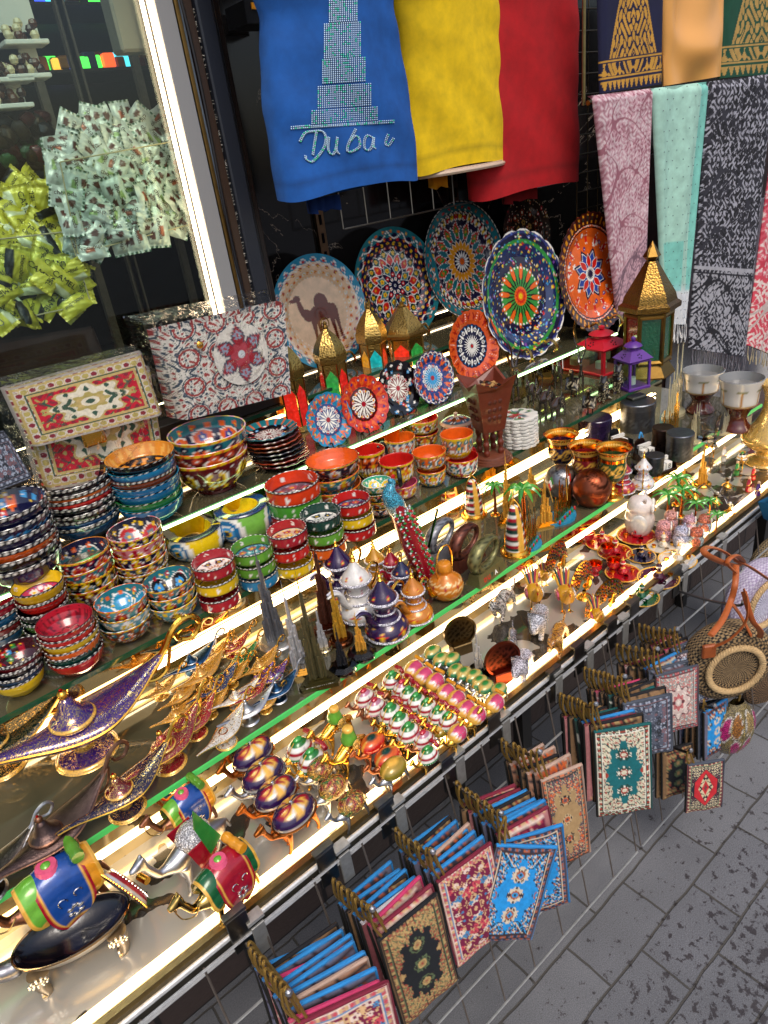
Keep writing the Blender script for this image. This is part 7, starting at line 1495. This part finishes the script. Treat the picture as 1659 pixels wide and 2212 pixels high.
# owls
og='jewelled owls on the lower tray'; ow=owl(H('D8CCC0'),H('E8DCD4'),'o','enamel'); put(ow,1380,1150,TA,88,.5,'largest owl, white with a pink brow',og)
m=MB()
for px,py,L,c1_,c2_,l in ((1432,1168,50,H('C890A8'),H('E8A0A0'),'lilac jewelled owl beside the white tea set'),(1470,1180,50,H('B8C0D8'),H('C8C8E0'),'silver-blue jewelled owl in the middle'),(1447,1142,44,H('D8A8B0'),H('E8A090'),'pink jewelled owl behind the lilac one'),(1487,1150,42,H('D8D0E0'),H('D8A8B8'),'pale jewelled owl at the back'),(1520,1150,44,H('B8C8D0'),H('E07a5a'),'silver owl with orange brow, rightmost'),(1502,1180,46,H('C8D0C8'),H('E0704a'),'silver owl with orange brow near the rail')): put(owl(c1_,c2_,'o'),px,py,TA,L,.5,l,og)
# eagles, palms, people
eg='eagle figures at the far end of the tray'; ea=eagle('e')
for px,py,s,rz,l in ((1575,1110,.060,.4,'black eagle with spread wings near the rail'),(1545,1085,.055,.7,'black eagle with white head in the middle'),(1500,1075,.05,.3,'brown eagle with white head on a gold perch'),(1570,1050,.05,.9,'dark eagle at the back')): put(ea,px,py,TA,s,rz,l,eg)
for i,(px,py,t) in enumerate(((1440,1125,(1440,1065)),(1470,1115,(1470,1055)),(1500,1128,(1500,1085)),(1530,1120,(1530,1080)),(1545,1150,(1545,1110)),(1460,1090,(1460,1030)))): palm_model(px,py,TA,t,['gilt palm nearest the large owl','gilt palm behind the pink owl','gilt palm behind the pale owl','gilt palm below the brown eagle','gilt palm by the rail near the eagles','tall gilt palm at the back of the tray'][i],grp='gilt palm models on the lower tray',ww=.5)
def figurine(px,py,h_,c,lab):
    root=empty('person_figurine',P(px,py,TA)); s=S(h_,P(px,py,TA)); V,F=skin([(0,0,.05,.16),(0,0,.35,.12),(0,0,.6,.11),(0,0,.75,.06),(0,0,.87,.085),(-.2,-.03,.45,.04),(.2,-.03,.45,.04)],[(0,1),(1,2),(2,3),(3,4),(2,5),(2,6)],2); C=np.tile(c,(len(V),1)); C[V[:,2]>.93]=GOLD; C[(V[:,2]>.76)&(V[:,2]<.93)]=SAND; C[(V[:,2]>.42)&(V[:,2]<.48)]=GOLD; m=MB(); m.add(V*s,F,C); m.obj('body','enamel',root); tag(root,lab,'figurine','small standing figures at the far end')
for a in ((1590,1030,44,GRN,'tiny standing figure in a green robe'),(1615,1065,46,CRIM,'tiny standing figure in a crimson robe'),(1635,1075,46,PURP,'tiny standing figure in a purple robe by the rail'),(1562,1000,44,WH,'tiny standing figure in a white robe'),(1625,1040,42,RED,'tiny standing figure in a red robe at the back')): figurine(*a)
ca=camel(GOLD,'gold','dome',(DGRN,GOLD,GRN)); 
for px,py,l in ((1538,985,'small gold camel at the far end of the tray'),(1600,1010,'small green saddled camel beside the brass vase')): put(ca,px,py,TA,.055,.4,l,'small camels with domed jewelled saddles')
for px,py,t,l in ((1515,1048,(1512,960),'white and gold minaret model at the far end'),(1475,1065,(1478,1000),'gold goblet shaped ornament behind the palms')): tower_model(px,py,TA,t,40,'round',GOLD,'gold',l)
# brass vase
b=P(1650,998,TA); h=PY(1650,840,b[1])[2]-TA; R=S(46,b); root=empty('brass_vase',b); lathe(smooth_prof([(.001,0),(.8*R,0),(.85*R,.03*h),(.45*R,.10*h),(.5*R,.16*h),(1.0*R,.26*h),(1.05*R,.36*h),(.6*R,.52*h),(.36*R,.68*h),(.34*R,.85*h),(.6*R,h)],6),40,1,H('D0A850')).obj('body','filigree',root); tag(root,'tall engraved brass vase at the right end of the tray','vase')
# open horned animal box in front left
b=P(185,2062,TA); root=empty('camel_box',b,-.22); s=S(1,b)
V,F,(s_,t,r)=rev(smooth_prof([(.001,.30),(.45,.34),(.85,.52),(1,.72)],5),48); m=MB(); m.add(V*[118*s,62*s,125*s],F,H('C8C4BC')); o=m.obj('body','brushed',root)
V,F,_=rev(smooth_prof([(.97,.72),(.8,.55),(.4,.42),(.001,.40)],5),48); m=MB(); m.add(V[:]*[118*s,62*s,125*s],F[:,::-1],BK); m.obj('black_lining','enamel',root)
a=np.arange(41)*2*PI/40; m=MB(); m.add(*tube(np.c_[118*s*np.cos(a),62*s*np.sin(a),np.full(41,90*s)],2.6*s,7),H('C8A070')); m.obj('rim','polished',root)
for i,(x,y) in enumerate(((-80,-36),(-80,36),(78,-36),(78,36))):
    m=MB(); m.add(*tube(spline([(x*s,y*s,60*s),(x*s*1.05,y*s*1.1,30*s),(x*s*.98,y*s*1.1,6*s),(x*s*.98-10*s,y*s*1.1,3*s)],4),np.array([22,20,18,15,13,12,11,11,11,12,13,13,13])*s,10),H('B8A890')); m.obj('leg','brushed',root)
V,F=skin([(-100*s,0,70*s,26*s),(-135*s,0,66*s,22*s),(-170*s,0,84*s,17*s),(-185*s,0,110*s,19*s),(-215*s,0,104*s,11*s)],[(0,1),(1,2),(2,3),(3,4)],2); m=MB(); m.add(V,F,H('8a8a90')); m.obj('neck','brushed',root)
m=MB()
for x in (-80,78):
    beads(m,[(x*s+18*s*math.cos(q),-56*s,58*s+10*s*math.sin(q)) for q in np.linspace(0,2*PI,12)],3.4*s,WH,6); beads(m,[(x*s+10*s*math.cos(q),-57*s,58*s+5*s*math.sin(q)) for q in np.linspace(0,2*PI,8)],3*s,WH,6)
m.obj('rhinestones','polished',root); tag(root,'open silver camel shaped box with black lining, nearest left','trinket box')
c0=PY(268,1928,P(268,2000,TA)[1]); root=empty('box_lid',c0,.3); root.rotation_euler=(0,1.30,.35); s=S(1,c0)
V,F,(s_,t,r)=rev(smooth_prof([(1,0),(.98,.14),(.80,.42),(.45,.56),(.001,.60)],5),44); C=np.tile(CRIM,(len(V),1)); C[np.abs(V[:,2]-.12)<.07]=SILV; m=MB(); m.add(V*[82*s,36*s,44*s],F,C); m.obj('shell','enamel',root); V,F,_=rev(smooth_prof([(.97,0),(.75,.35),(.001,.5)],5),44); m=MB(); m.add(V*[82*s,36*s,44*s],F[:,::-1],BK); m.obj('black_lining','enamel',root)
m=MB(); beads(m,[(84*s*math.cos(q),38*s*math.sin(q),2*s) for q in np.arange(48)*2*PI/48],2.6*s,GOLD,6); beads(m,[(70*s*math.cos(q),30*s*math.sin(q),20*s) for q in np.arange(38)*2*PI/38],2.4*s,WH,6); m.obj('beaded_edge','polished',root)
m=MB(); m.add(*tube([(30*s+0,-14*s,42*s),(30*s,14*s,42*s)],9*s,10),GOLD); m.obj('bedroll','gold',root); tag(root,'red and gold enamel lid standing open above the camel box','lid')
# ================================================================== SHIRTS, SCARVES, BAGS, POUCHES
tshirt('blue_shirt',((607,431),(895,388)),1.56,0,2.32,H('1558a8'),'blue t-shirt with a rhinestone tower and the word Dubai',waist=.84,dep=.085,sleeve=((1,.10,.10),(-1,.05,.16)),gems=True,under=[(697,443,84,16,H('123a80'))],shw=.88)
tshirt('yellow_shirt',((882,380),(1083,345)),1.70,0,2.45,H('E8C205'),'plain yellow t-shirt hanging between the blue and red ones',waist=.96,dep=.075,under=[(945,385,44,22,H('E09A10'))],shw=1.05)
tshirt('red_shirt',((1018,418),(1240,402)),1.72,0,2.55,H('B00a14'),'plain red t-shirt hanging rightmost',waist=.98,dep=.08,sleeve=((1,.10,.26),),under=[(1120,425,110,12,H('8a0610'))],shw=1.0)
# torso form edge under the yellow shirt
a,b=PY(900,380,1.70),PY(1080,352,1.70); m=MB(); n=40; th=np.arange(n+1)*2*PI/n; m.add(*tube(np.c_[(b[0]-a[0])/2*1.0*np.cos(th),.07*np.sin(th),np.zeros(n+1)],.007,7),H('C8B09A')); V,F=prism(np.c_[(b[0]-a[0])/2*np.cos(th[:-1]),.07*np.sin(th[:-1])],-.003,.01); m.add(V,F,H('C8B09A')); o=m.obj('torso_form','plastic'); o.location=((a[0]+b[0])/2,1.70,(a[2]+b[2])/2-.002); tag(o,'beige torso form showing below the hem of the yellow shirt','display form')
# wire rack on the wall
def wrack(name,x0,x1,z0,z1,y,nx,nz,lab,col=H('A8A49C')):
    m=MB()
    for i in range(nx+1): x=x0+(x1-x0)*i/nx; m.add(*tube([(x,y,z0),(x,y,z1)],.0022,6),col)
    for i in range(nz+1): z=z0+(z1-z0)*i/nz; m.add(*tube([(x0,y-.005,z),(x1,y-.005,z)],.0026,6),col)
    o=m.obj(name,'brushed'); tag(o,lab,'wire rack')
a=PY(742,495,1.84); wrack('wire_rack',a[0],PY(1240,450,1.84)[0],a[2],2.6,1.84,12,9,'chromed wire rack on the marble wall behind the shirts')
wrack('wire_rack',PY(1246,300,1.80)[0],PY(1300,300,1.80)[0]+.25,1.15,2.6,1.80,6,22,'dark wire rack between the red shirt and the scarves',H('6a5a40'))
for px,z0,l in ((706,1.06,'slotted metal upright left of the wire rack'),(1003,1.5,'cardboard brown upright behind the yellow shirt')):
    x=PY(px,480,1.93)[0]; m=MB(); m.add(*box((x,1.970,1.8),(.03,.012,1.5)),H('6a5240')); 
    for k in range(24): m.add(*box((x,1.963,1.1+k*.055),(.008,.004,.03)),BK)
    o=m.obj('slotted_upright','brushed',None,False); tag(o,l,'upright')
# panel of dark wood behind the scarves and far end
for xa,xb_,y,l in ((2.75,5.5,1.74,'dark brown panel behind the scarves'),): 
    m=MB(); m.add(*box(((xa+xb_)/2,y,.75),(xb_-xa,.03,1.5)),H('3a1c10')); o=m.obj('wood_panel','wood',None,False); tag(o,l,'panel')
# scarves
def mot(base,gold,seed=0,th=.35):
    def f(U,V):
        C=np.tile(base,(len(U),1)); x=np.abs(U-.48)*2; y=1-V
        f2=np.sin(26*x+2*np.sin(18*y))*np.sin(30*y+2*np.sin(14*x))
        k=(y>.02)&(y<.10)&(np.abs(((U*14)%1)-.5)<.5*(y-.0)/.10); C[k]=gold
        for a_ in (.125,.27): C[np.abs(y-a_)<.008]=gold
        C[(y>.14)&(y<.25)&(f2>-.05)]=gold
        w_=.62*np.clip(1-(y-.28)/.75,0,1)**.8+.10; C[(y>.29)&(x<w_)&(np.abs(f2)>.28)]=gold; C[(y>.29)&(np.abs(x-w_)<.03)]=gold
        return C
    return f
def paisley(g,lines,dark,split=None,g2=None,l2=None,fr=1.):
    def f(U,V):
        C=np.tile(g,(len(U),1)); x=U*3*fr; y=V*9*fr
        n1=np.sin(7*x+2.4*np.sin(5*y))*np.sin(6.3*y+2.4*np.sin(6*x)); n2=np.sin(15*x+2*np.sin(11*y))*np.sin(14*y+2*np.sin(13*x)); sw=np.sin(2.1*x+1.7*np.sin(1.6*y))*np.sin(1.5*y+1.6*np.sin(1.3*x))
        C[n2>.50]=lines; C[(np.abs(n1)<.085)]=lines; C[np.abs(sw)<.05]=dark; C[(sw>.35)&(n2<.2)]=C[(sw>.35)&(n2<.2)]*.5+dark*.5; C[n2<-.62]=dark
        if split is not None:
            k=V>split; q=np.tile(g2,(len(U),1)); q[n2>.3]=l2; q[np.abs(n1)<.13]=l2; q[np.abs(sw)<.07]=l2*.7; C[k]=q[k]; C[np.abs(V-split)<.006]=g2; C[np.abs(V-split-.02)<.004]=l2
        return C
    return f
YS=1.52
cloth_quad('navy_shawl',((1290,-60),(1432,-75),(1427,182),(1296,203)),YS,mot(H('0e1238'),H('C89438')),'navy shawl with gold embroidered border and plume','shawl',nu=110,nv=190,wave=(.004,1.3))
cloth_quad('peach_shawl',((1428,-80),(1566,-95),(1556,165),(1434,186)),YS,lambda U,V: np.tile(H('E2A458'),(len(U),1)),'plain peach satin shawl draped between the navy and green ones','shawl',wave=(.016,1.4),mat='plastic',swag=.03)
cloth_quad('green_shawl',((1560,-90),(1720,-105),(1720,155),(1552,170)),YS+.004,mot(H('0c4a34'),H('B89450')),'green shawl with gold embroidered scrolls','shawl',nu=110,nv=190,wave=(.004,1.2))
cloth_quad('pink_scarf',((1280,206),(1409,190),(1392,560),(1333,690)),YS-.03,paisley(H('C49aa4'),H('D8C4C8'),H('98606e'),.80,H('c8a0aa'),H('8a6a78')),'dusty pink paisley scarf hanging leftmost','scarf',nu=100,nv=230,wave=(.004,1.1),top=True,fringe=(H('D8D0B8'),.05,16,False))
gm=[(random.random()*.9+.05,random.random()*.96+.02) for _ in range(0)]+[(((j*.5+i)%6+.5)/6.2+.02,j/26+.01) for j in range(26) for i in range(6)]
def mintf(U,V):
    m1,w1=H('A8D4C4'),H('D8DCE0'); t=np.clip((V-.80)/.06,0,1)[:,None]; C=np.tile(m1,(len(U),1))*(1-t)+w1*t; k=(U>.80)|((V>.62)&(V<.84)&(np.abs(U-.3)<.25)); k2=k&(V<.84); C[k2]=C[k2]*np.array([.55,.9,.92]); return C
cloth_quad('mint_scarf',((1408,191),(1531,176),(1480,700),(1432,700)),YS-.03,mintf,'pale mint scarf with sequin dots and a white end','scarf',nu=60,nv=130,wave=(.012,1.6),top=True,fringe=(H('DCDCDC'),.075,18,True),gem=gm)
cloth_quad('black_scarf',((1531,176),(1672,158),(1608,770),(1487,752)),YS-.035,paisley(H('0b0b12'),H('A8A8B4'),H('2c2c36'),.66,H('A8A8B0'),H('1c1c26'),1.15),'black floral scarf with a grey paisley end','scarf',nu=120,nv=300,wave=(.003,1.2),top=True,fringe=(H('7a7880'),.075,26,True))
cloth_quad('rose_scarf',((1690,150),(1800,140),(1720,790),(1612,745)),YS-.03,paisley(H('E06a7a'),H('E8D0CC'),H('C83a50'),.72,H('D84a5c'),H('ecd8d0')),'pink and white paisley scarf cut off by the right edge','scarf',nu=100,nv=230,wave=(.003,1.1),top=True,fringe=(H('D8C8A0'),.08,20,True))
m=MB(); a,b=PY(1278,212,YS),PY(1700,160,YS); m.add(*tube([a+[-.02,0,-.012],[b[0]+.4,b[1],a[2]-.012]],.008,8),H('8a7a50')); m.add(*tube([[a[0],YS+.03,2.9],[a[0],YS+.03,1.70]],.006,8),H('8a7a50')); o=m.obj('hanging_rail','brushed'); tag(o,'thin brass coloured rail carrying the row of scarves','rail')
# plastic wrapped carpet bags
def film(name,pts,y,lab,dep=.14,seed=3):
    q=[PY(a,b,y) for a,b in pts]; c=sum(q)/4; nu,nv=50,40; u=np.linspace(0,1,nu); v=np.linspace(0,1,nv); U,V_=np.meshgrid(u,v,indexing='ij'); U=U.ravel()[:,None]; V_=V_.ravel()[:,None]
    Pp=(q[0]*(1-U)+q[1]*U)*(1-V_)+(q[3]*(1-U)+q[2]*U)*V_; U=U.ravel(); V_=V_.ravel(); e=np.minimum(np.minimum(U,1-U)*3,np.minimum(V_,1-V_)*3); r=np.random.default_rng(seed)
    nz=sum(np.sin(U*k[0]+V_*k[1]+k[2])*.006/(i*.5+1) for i,k in enumerate(r.uniform(3,26,(9,3)))); nz=np.abs(nz)
    Pp[:,1]+=-(.012+nz)*np.clip(e*4,0,1)+dep*.35*np.clip(1-e*4,0,1)
    m=MB(); m.add(Pp-c,grid_faces(nu,nv)[:,::-1]); o=m.obj(name,'film'); o.location=c; tag(o,lab,'plastic wrap'); return o
def bagq(name,pts,y,pal,style,asp,lab,th=.06,flap=None):
    q=[PY(a,b,y) for a,b in pts]; c=sum(q)/4
    root=cloth_quad(name,pts,y,lambda U,V: carpet(U*2-1,1-V*2,asp,PAL[pal],style,3),lab,'bag',nu=170,nv=130,wave=(.0,1),mat='weave',thick=th)
    return root
yb=1.60
sb=bagq('carpet_satchel',((22,850),(318,790),(352,1002),(80,1050)),yb+.02,'satchel',0,.75,'red and cream carpet pattern satchel in clear plastic',.05)
f_=cloth_quad('flap',((0,838),(302,757),(347,890),(58,962)),yb-.035,lambda U,V: carpet(U*2-1,1-V*2,.62,PAL['satchel'],0,5),None,None,nu=170,nv=110,wave=(0,1),mat='weave',thick=.03); f_.parent=sb; f_.location=f_.location-sb.location
m=MB(); c=PY(203,945,yb-.05); m.add(*box(c,(.05,.012,.035),.004),GOLD); o=m.obj('clasp','gold',None,False); o.parent=sb; o.location=-sb.location
film('plastic_wrap',((-8,828),(308,748),(372,1004),(60,1062)),yb-.045,'crinkled clear film around the red satchel')
tb=bagq('carpet_tote',((318,712),(598,650),(612,838),(362,900)),yb+.03,'tote',4,.72,'cream floral carpet pattern tote in clear plastic',.07)
q0=PY(522,765,yb-.045)
m=MB(); V,F,(s_,t,r)=rev([(.001,0),(.075,0)],60,None,30); p=PP(r/.075,t,PAL['tote'][0]); p.petal(6,.2,1.0,.26,H('3a3f52')).petal(6,.25,.92,.19,CRIM*.8).fl(6,.62,.16,H('8a9ab0'),CRIM).petal(6,.0,.45,.13,H('a83a48'),.5).ring(0,.14,H('c8d0d8')); m.add(V,F,p.C,mat4(q0,0,1,PI/2)); o=m.obj('medallion','weave'); o.parent=tb; o.location=-tb.location
m=MB(); m.add(*ell(PY(432,745,yb-.05),(.009,.004,.009),12),GOLD); o=m.obj('snap_button','polished'); o.parent=tb; o.location=-tb.location
film('plastic_wrap',((284,688),(600,626),(618,850),(356,912)),yb-.055,'crinkled clear film around the cream tote',seed=8)
gb=bagq('carpet_tote',((-70,950),(8,930),(62,1020),(-40,1060)),yb-.06,'grey',2,.8,'grey patterned bag cut off by the left edge',.04)
cloth_quad('dark_reflection',((-60,745),(198,705),(236,800),(-60,870)),1.86,lambda U,V: np.tile(H('3a2018'),(len(U),1)),'dark brown shape standing in for the window reflection behind the red satchel','bag',wave=(.003,1),mat='leather',thick=.05)  # dark shape added in place of a reflection in the window
# ------------------------------------------------------------------ pouches
TR=dict(blue=H('2a86c8'),pink=H('c83a6a'),black=H('15151a'),maroon=H('7a1c34'),tan=H('b89a88'),grey=H('4a505c'),teal=H('0f5a5a'),white=H('c8c8cc'))
D5=lambda a,b:((900+a*.66305)/1.8518,(2800+b*.66305)/1.8518)
hooks=[ # start pixel, length, rise, front [(w,h,pal,style,trim,yaw,label)], rear trims, place text
 ((532,2038),.135,.05,[(.135,.19,'pinkflo',2,'maroon',-.35,'maroon pouch with pink flowers, nearest to the viewer')],['blue','black','blue','pink','blue','blue','blue','tan','blue','pink'],'first hook from the near end'),
 ((719,1897),.11,.036,[(.115,.20,'black',1,'black',-.08,'gold patterned pouch with a black oval medallion')],['blue','blue','black','blue','blue','white','pink','maroon'],'second hook from the near end'),
 ((848,1791),.105,.036,[(.115,.20,'pinkflo',2,'maroon',-.12,'maroon flowered pouch behind the tilted blue one')],['blue','black','blue','blue','tan','blue','blue'],'third hook from the near end'),
 ((980,1691),.115,.012,[(.115,.185,'blue',1,'blue',-.48,'bright blue carpet pouch hanging straight')],['maroon','black','maroon','blue','black','blue','blue','blue','maroon'],'fourth hook from the near end'),
 ((1077,1598),.10,.035,[(.088,.215,'tan',1,'tan',-.35,'tan carpet pouch with a small dark oval centre')],['black','tan','tan','black','tan','tan'],'fifth hook from the near end'),
 ((1206,1500),.09,.025,[(.115,.215,'teal',1,'teal',-.62,'cream bordered pouch with a teal medallion')],['black','maroon','black','teal','black','blue','maroon','black'],'sixth hook from the near end'),
 ((1258,1445),.10,.032,[(.105,.14,'grey',2,'grey',-.55,'grey blue pouch hanging at a tilt')],['black','black','pink','black','black','teal','black','black'],'seventh hook from the near end'),
 ((1328,1392),.10,.035,[(.10,.155,'rose',0,'grey',-.5,'pale rose pouch with a red medallion')],['black','maroon','black','black','blue','grey'],'eighth hook from the near end'),
 ((1376,1350),.095,.030,[(.085,.15,'ltblue',3,'grey',-.35,'pale blue pouch with two diamonds')],['black','black','maroon','black','black','pink','grey'],'ninth hook from the near end'),
]
pr_rear={}
PR=dict(blue='blue',pink='pinkflo',black='black',maroon='pinkflo',tan='tan',grey='grey',teal='teal',white='rose')
ON=['nearest the wall','second from the wall','third from the wall','fourth from the wall','fifth from the wall','sixth from the wall','seventh from the wall','eighth from the wall','ninth from the wall','tenth from the wall']
for hi,(sp_,L,up,front,rear,pt) in enumerate(hooks):
    p0=PY(*sp_,.685); rd=rodof(p0,L,up); tag(rd,'metal rod of the '+pt,'hook','display hooks on the wire grid')
    n=len(rear)
    w0,h0=front[0][0],front[0][1]
    for i,tc in enumerate(rear):
        t=(i+.6)/(n+1.0); key=(tc,round(w0,3))
        if key not in pr_rear: pr_rear[key]=pouch(w0*.97,h0*.97,PR[tc],2 if PR[tc]=='pinkflo' else 1,TR[tc],'p',3,.045,False); o=pr_rear[key]; first=True
        else: o=dup(pr_rear[key],(0,0,0)); first=False
        o.location=(p0[0]+random.uniform(-.003,.003),p0[1]-L*t,p0[2]+up*t*.8-.002); o.rotation_euler=(-.16+random.uniform(-.04,.04),random.uniform(-.05,.05),front[0][5]*.75+random.uniform(-.12,.12)); o.scale=(1,1,random.uniform(.95,1.02))
        tag(o,'%s edged pouch %s on the %s'%(tc,ON[i],pt),'pouch','carpet pattern pouches hanging on the hooks')
    for w_,h_,pal,sty,tc,yaw,lab in front:
        o=pouch(w_,h_,pal,sty,TR[tc],lab,hi,.062); o.location=(p0[0],p0[1]-L*.95,p0[2]+up); o.rotation_euler=(-.14,0,yaw); o['group']='carpet pattern pouches hanging on the hooks'
p0=PY(980,1691,.685); o=pouch(.12,.185,'blue',1,TR['blue'],'bright blue carpet pouch swung to the left over its neighbour',5,.045); o.location=(p0[0]-.004,p0[1]-.125,p0[2]+.012); o.rotation_euler=(-.25,.42,-.50); o['group']='carpet pattern pouches hanging on the hooks'
for k,(px,py,y,lst,l) in enumerate((((1490),1508,.60,['blue','black','black','grey','blue'],'lower hook beside the sequinned pouch'),(1440,1600,.60,['black','black'],'lower hook beside the paving'))):
    p0=PY(px-30,py-6,y); rd=rodof(p0,.09,.02); tag(rd,'metal rod of the '+l,'hook','display hooks on the wire grid')
    for i,tc in enumerate(lst): 
        o=pouch(.08,.14,PR[tc],1,TR[tc],'%s edged pouch %s on the %s'%(tc,ON[i],l),3,.03,False); o.location=(p0[0],p0[1]-.01-.014*i,p0[2]+.006*i-.003); o.rotation_euler=(-.1,0,-.5+.08*i); o['group']='carpet pattern pouches hanging on the hooks'
    if k==1: o=pouch(.085,.14,'red',3,TR['grey'],'red pouch with a stepped hexagon on dark blue',4,.035); o.location=(p0[0],p0[1]-.085,p0[2]+.016); o.rotation_euler=(-.1,0,-.62); o['group']='carpet pattern pouches hanging on the hooks'
# ------------------------------------------------------------------ straw bags
def straw(px,py,y,Rpx,dark,light,lab,ring=True,yaw=-.35,thick=.05,centre=None,straps=True,tilt=0):
    c=PY(px,py,y); R=S(Rpx,c); root=empty('straw_bag',c,yaw,1,tilt)
    V,F,(s_,t,r)=rev([(.001,.006),(.3*R,.008),(.85*R,.004),(.96*R,-.004),(R,-.014),(R*1.0,-thick+.012),(.95*R,-thick+.002)],180,None,14); k=np.floor(r/R*22); sp=np.sin(t*(38+0*k)+k*2.6); C=np.where((sp>-.25)[:,None],dark,light); rim=r>.93*R; kk=np.floor(V[:,2]/.0042); C[rim]=np.where((np.sin(t[rim]*60+kk[rim]*3.1)>.0)[:,None],dark,light)
    if centre is not None: q=r<.52*R; C[q]=np.where((np.sin(t[q]*34+r[q]/R*9)>0)[:,None],centre[0],centre[1])
    T=mat4((0,0,0),0,1,PI/2); m=MB(); m.add(V,F,C,T); m.obj('woven_body','weave',root)
    if ring:
        m=MB()
        for ph in (0,2.1,4.2):
            a=np.linspace(0,2*PI,160); pts=np.c_[(.60*R+.045*R*np.cos(a*22+ph))*np.cos(a),(.60*R+.045*R*np.cos(a*22+ph))*np.sin(a),.012+.035*R*np.sin(a*22+ph)]; pts=np.c_[pts[:,0],-pts[:,2],pts[:,1]]; m.add(*tube(pts,.036*R,6),H('C8A878'))
        m.obj('braided_ring','weave',root)
    if straps:
        LC=H('B05A2a')
        m=MB()
        for pts in ([(-.62*R,-.01,.72*R),(-.35*R,-.03,1.05*R),(-.05*R,-.03,1.45*R),(0,-.02,1.9*R),(.02*R,-.0,2.05*R)],[(.45*R,-.01,.80*R),(.30*R,-.03,1.15*R),(.08*R,-.03,1.5*R),(.02*R,-.0,2.0*R)],[(.8*R,-.01,.62*R),(.95*R,-.03,.75*R),(1.3*R,-.02,1.1*R)]): m.add(*tube(spline(pts,6),.0065,7,flat=.35),LC)
        m.add(*box((-.66*R,-.012,.66*R),(.03,.01,.035),.003),LC*.8); m.obj('leather_strap','leather',root)
    return tag(root,lab,'bag','round straw bags')
p0=PY(1467,1277,.685); rd=rodof(p0,.15,.03); tag(rd,'long metal rod carrying the straw bags','hook','display hooks on the wire grid')
straw(1583,1440,.50,98,H('121416'),H('A88A60'),'round black and natural straw bag with a braided ring',yaw=-.62)
straw(1650,1300,.62,92,H('9a8aa8'),H('C8C0D0'),'round lilac straw bag behind the black one',yaw=-.2,centre=(H('e0e0ea'),H('9a90b0')),straps=False)
straw(1685,1230,.70,70,H('2a2a26'),H('B8A078'),'dark straw bag at the right edge, highest',yaw=-.2,ring=False,straps=False); straw(1672,1480,.60,66,H('1c1a18'),H('8a6a4a'),'dark brown straw bag behind, lowest at the right edge',yaw=-.5,ring=False,straps=False)
LC=H('B8602c'); m=MB(); e=PY(1560,1205,.56); o_=e
def pp(a,b,y=.56): return PY(a,b,y)-o_
m.add(*tube(spline([pp(1590,1210),pp(1560,1190),pp(1530,1182,.55),pp(1520,1192,.53),pp(1545,1208,.53),pp(1585,1222),pp(1605,1215),pp(1590,1200,.53),pp(1570,1215,.53),pp(1588,1235,.53)],6),.0062,8,flat=.5),LC)
m.add(*tube(spline([pp(1590,1212),pp(1620,1225),pp(1665,1255),pp(1700,1280)],6),.0062,8,flat=.5),LC); m.add(*tube(spline([pp(1590,1222,.54),pp(1588,1262,.52),pp(1578,1300,.52),pp(1560,1340,.50),pp(1535,1372,.49)],6),.0062,8,flat=.5),LC); m.add(*tube(spline([pp(1578,1300,.52),pp(1600,1330,.5),pp(1622,1372,.48)],6),.0062,8,flat=.5),LC)
o=m.obj('leather_strap','leather'); o.location=o_; tag(o,'knotted tan leather strap looped over the long rod','strap')
# sequinned pouch
c=PY(1585,1570,.50); root=empty('sequinned_bag',c,-.4); s=S(1,c); V,F,(s_,t,r)=rev(smooth_prof([(.001,-72),(26,-64),(44,-34),(50,0),(44,34),(26,60),(16,72)],6),64); C=np.tile(H('8a7848'),(len(V),1)); z=V[:,2]
for a_,zz,cc in ((-1.57-.9,20,PINK*.0+H('c01070')),(-1.57-.38,26,H('a86a20')),(-1.57+.38,26,H('b89a60')),(-1.57+.95,18,H('d0107a')),(-1.57-.35,-42,H('c01070')),(-1.57+.35,-42,H('d0107a'))):
    d=((t-a_+PI)%(2*PI)-PI); k=(np.abs(d)*46/13)**2+((z-zz)/28)**2; C[k<1]=cc; C[(k>=1)&(k<1.35)]=WH*.8
m=MB(); m.add(V*[s,s*.6,s],F,C); m.obj('body','pave',root); m=MB()
for a_ in (-2.2,-1.57,-1.0): beads(m,[(r_*s*math.cos(a_),r_*s*.62*math.sin(a_),z_*s) for z_,r_ in zip(np.linspace(-60,60,24),np.interp(np.linspace(-60,60,24),[-64,-34,0,34,60],[26,44,50,44,26]))],.0022,H('d8c890'),5)
m.obj('beading','polished',root); m=MB(); m.add(*tube(spline([(0,0,66*s),(4*s,0,90*s),(0,.01,120*s)],4),.004,6),BRASS); m.obj('drawstring','gold',root); tag(root,'gold sequinned bag with magenta velvet patches','bag')
# blue cloth peeking at the right edge
cloth_quad('blue_cloth',((1640,1085),(1690,1060),(1700,1150),(1652,1120)),.66,lambda U,V: np.tile(H('0f6a98'),(len(U),1)),'turquoise blue cloth at the right edge beside the tray','cloth',nu=20,nv=20,wave=(.01,1))
m=MB(); m.add(*ell((0,0,0),(.012,.009,.002),7),H('b8b4ae')); o=m.obj('scrap','cloth'); p_=P(1108,1990,0); o.location=(p_[0],p_[1],.003); tag(o,'scrap of white litter on the paving by the grid','litter')
# clips holding the grid on the rail
for i,px in enumerate((548,735,855,985,1085,1200,1268,1345,1420,1475,1560)):
    x=P(px,2426-.812*px+4,CZ-.99)[0]; m=MB(); m.add(*box((0,0,-.02),(.022,.004,.065),.001),H('a09e98')); m.add(*box((0,.008,.022),(.028,.018,.006)),H('c0beb8')); o=m.obj('rail_clip','toymetal',None,False); o.location=(x,YA0-.011,CZ-1.005); o.rotation_euler=(-ga*0,0,0)
    tag(o,'steel clip on the rail, number %s from the near end'%['one','two','three','four','five','six','seven','eight','nine','ten','eleven'][i],'clip','steel clips along the front rail')
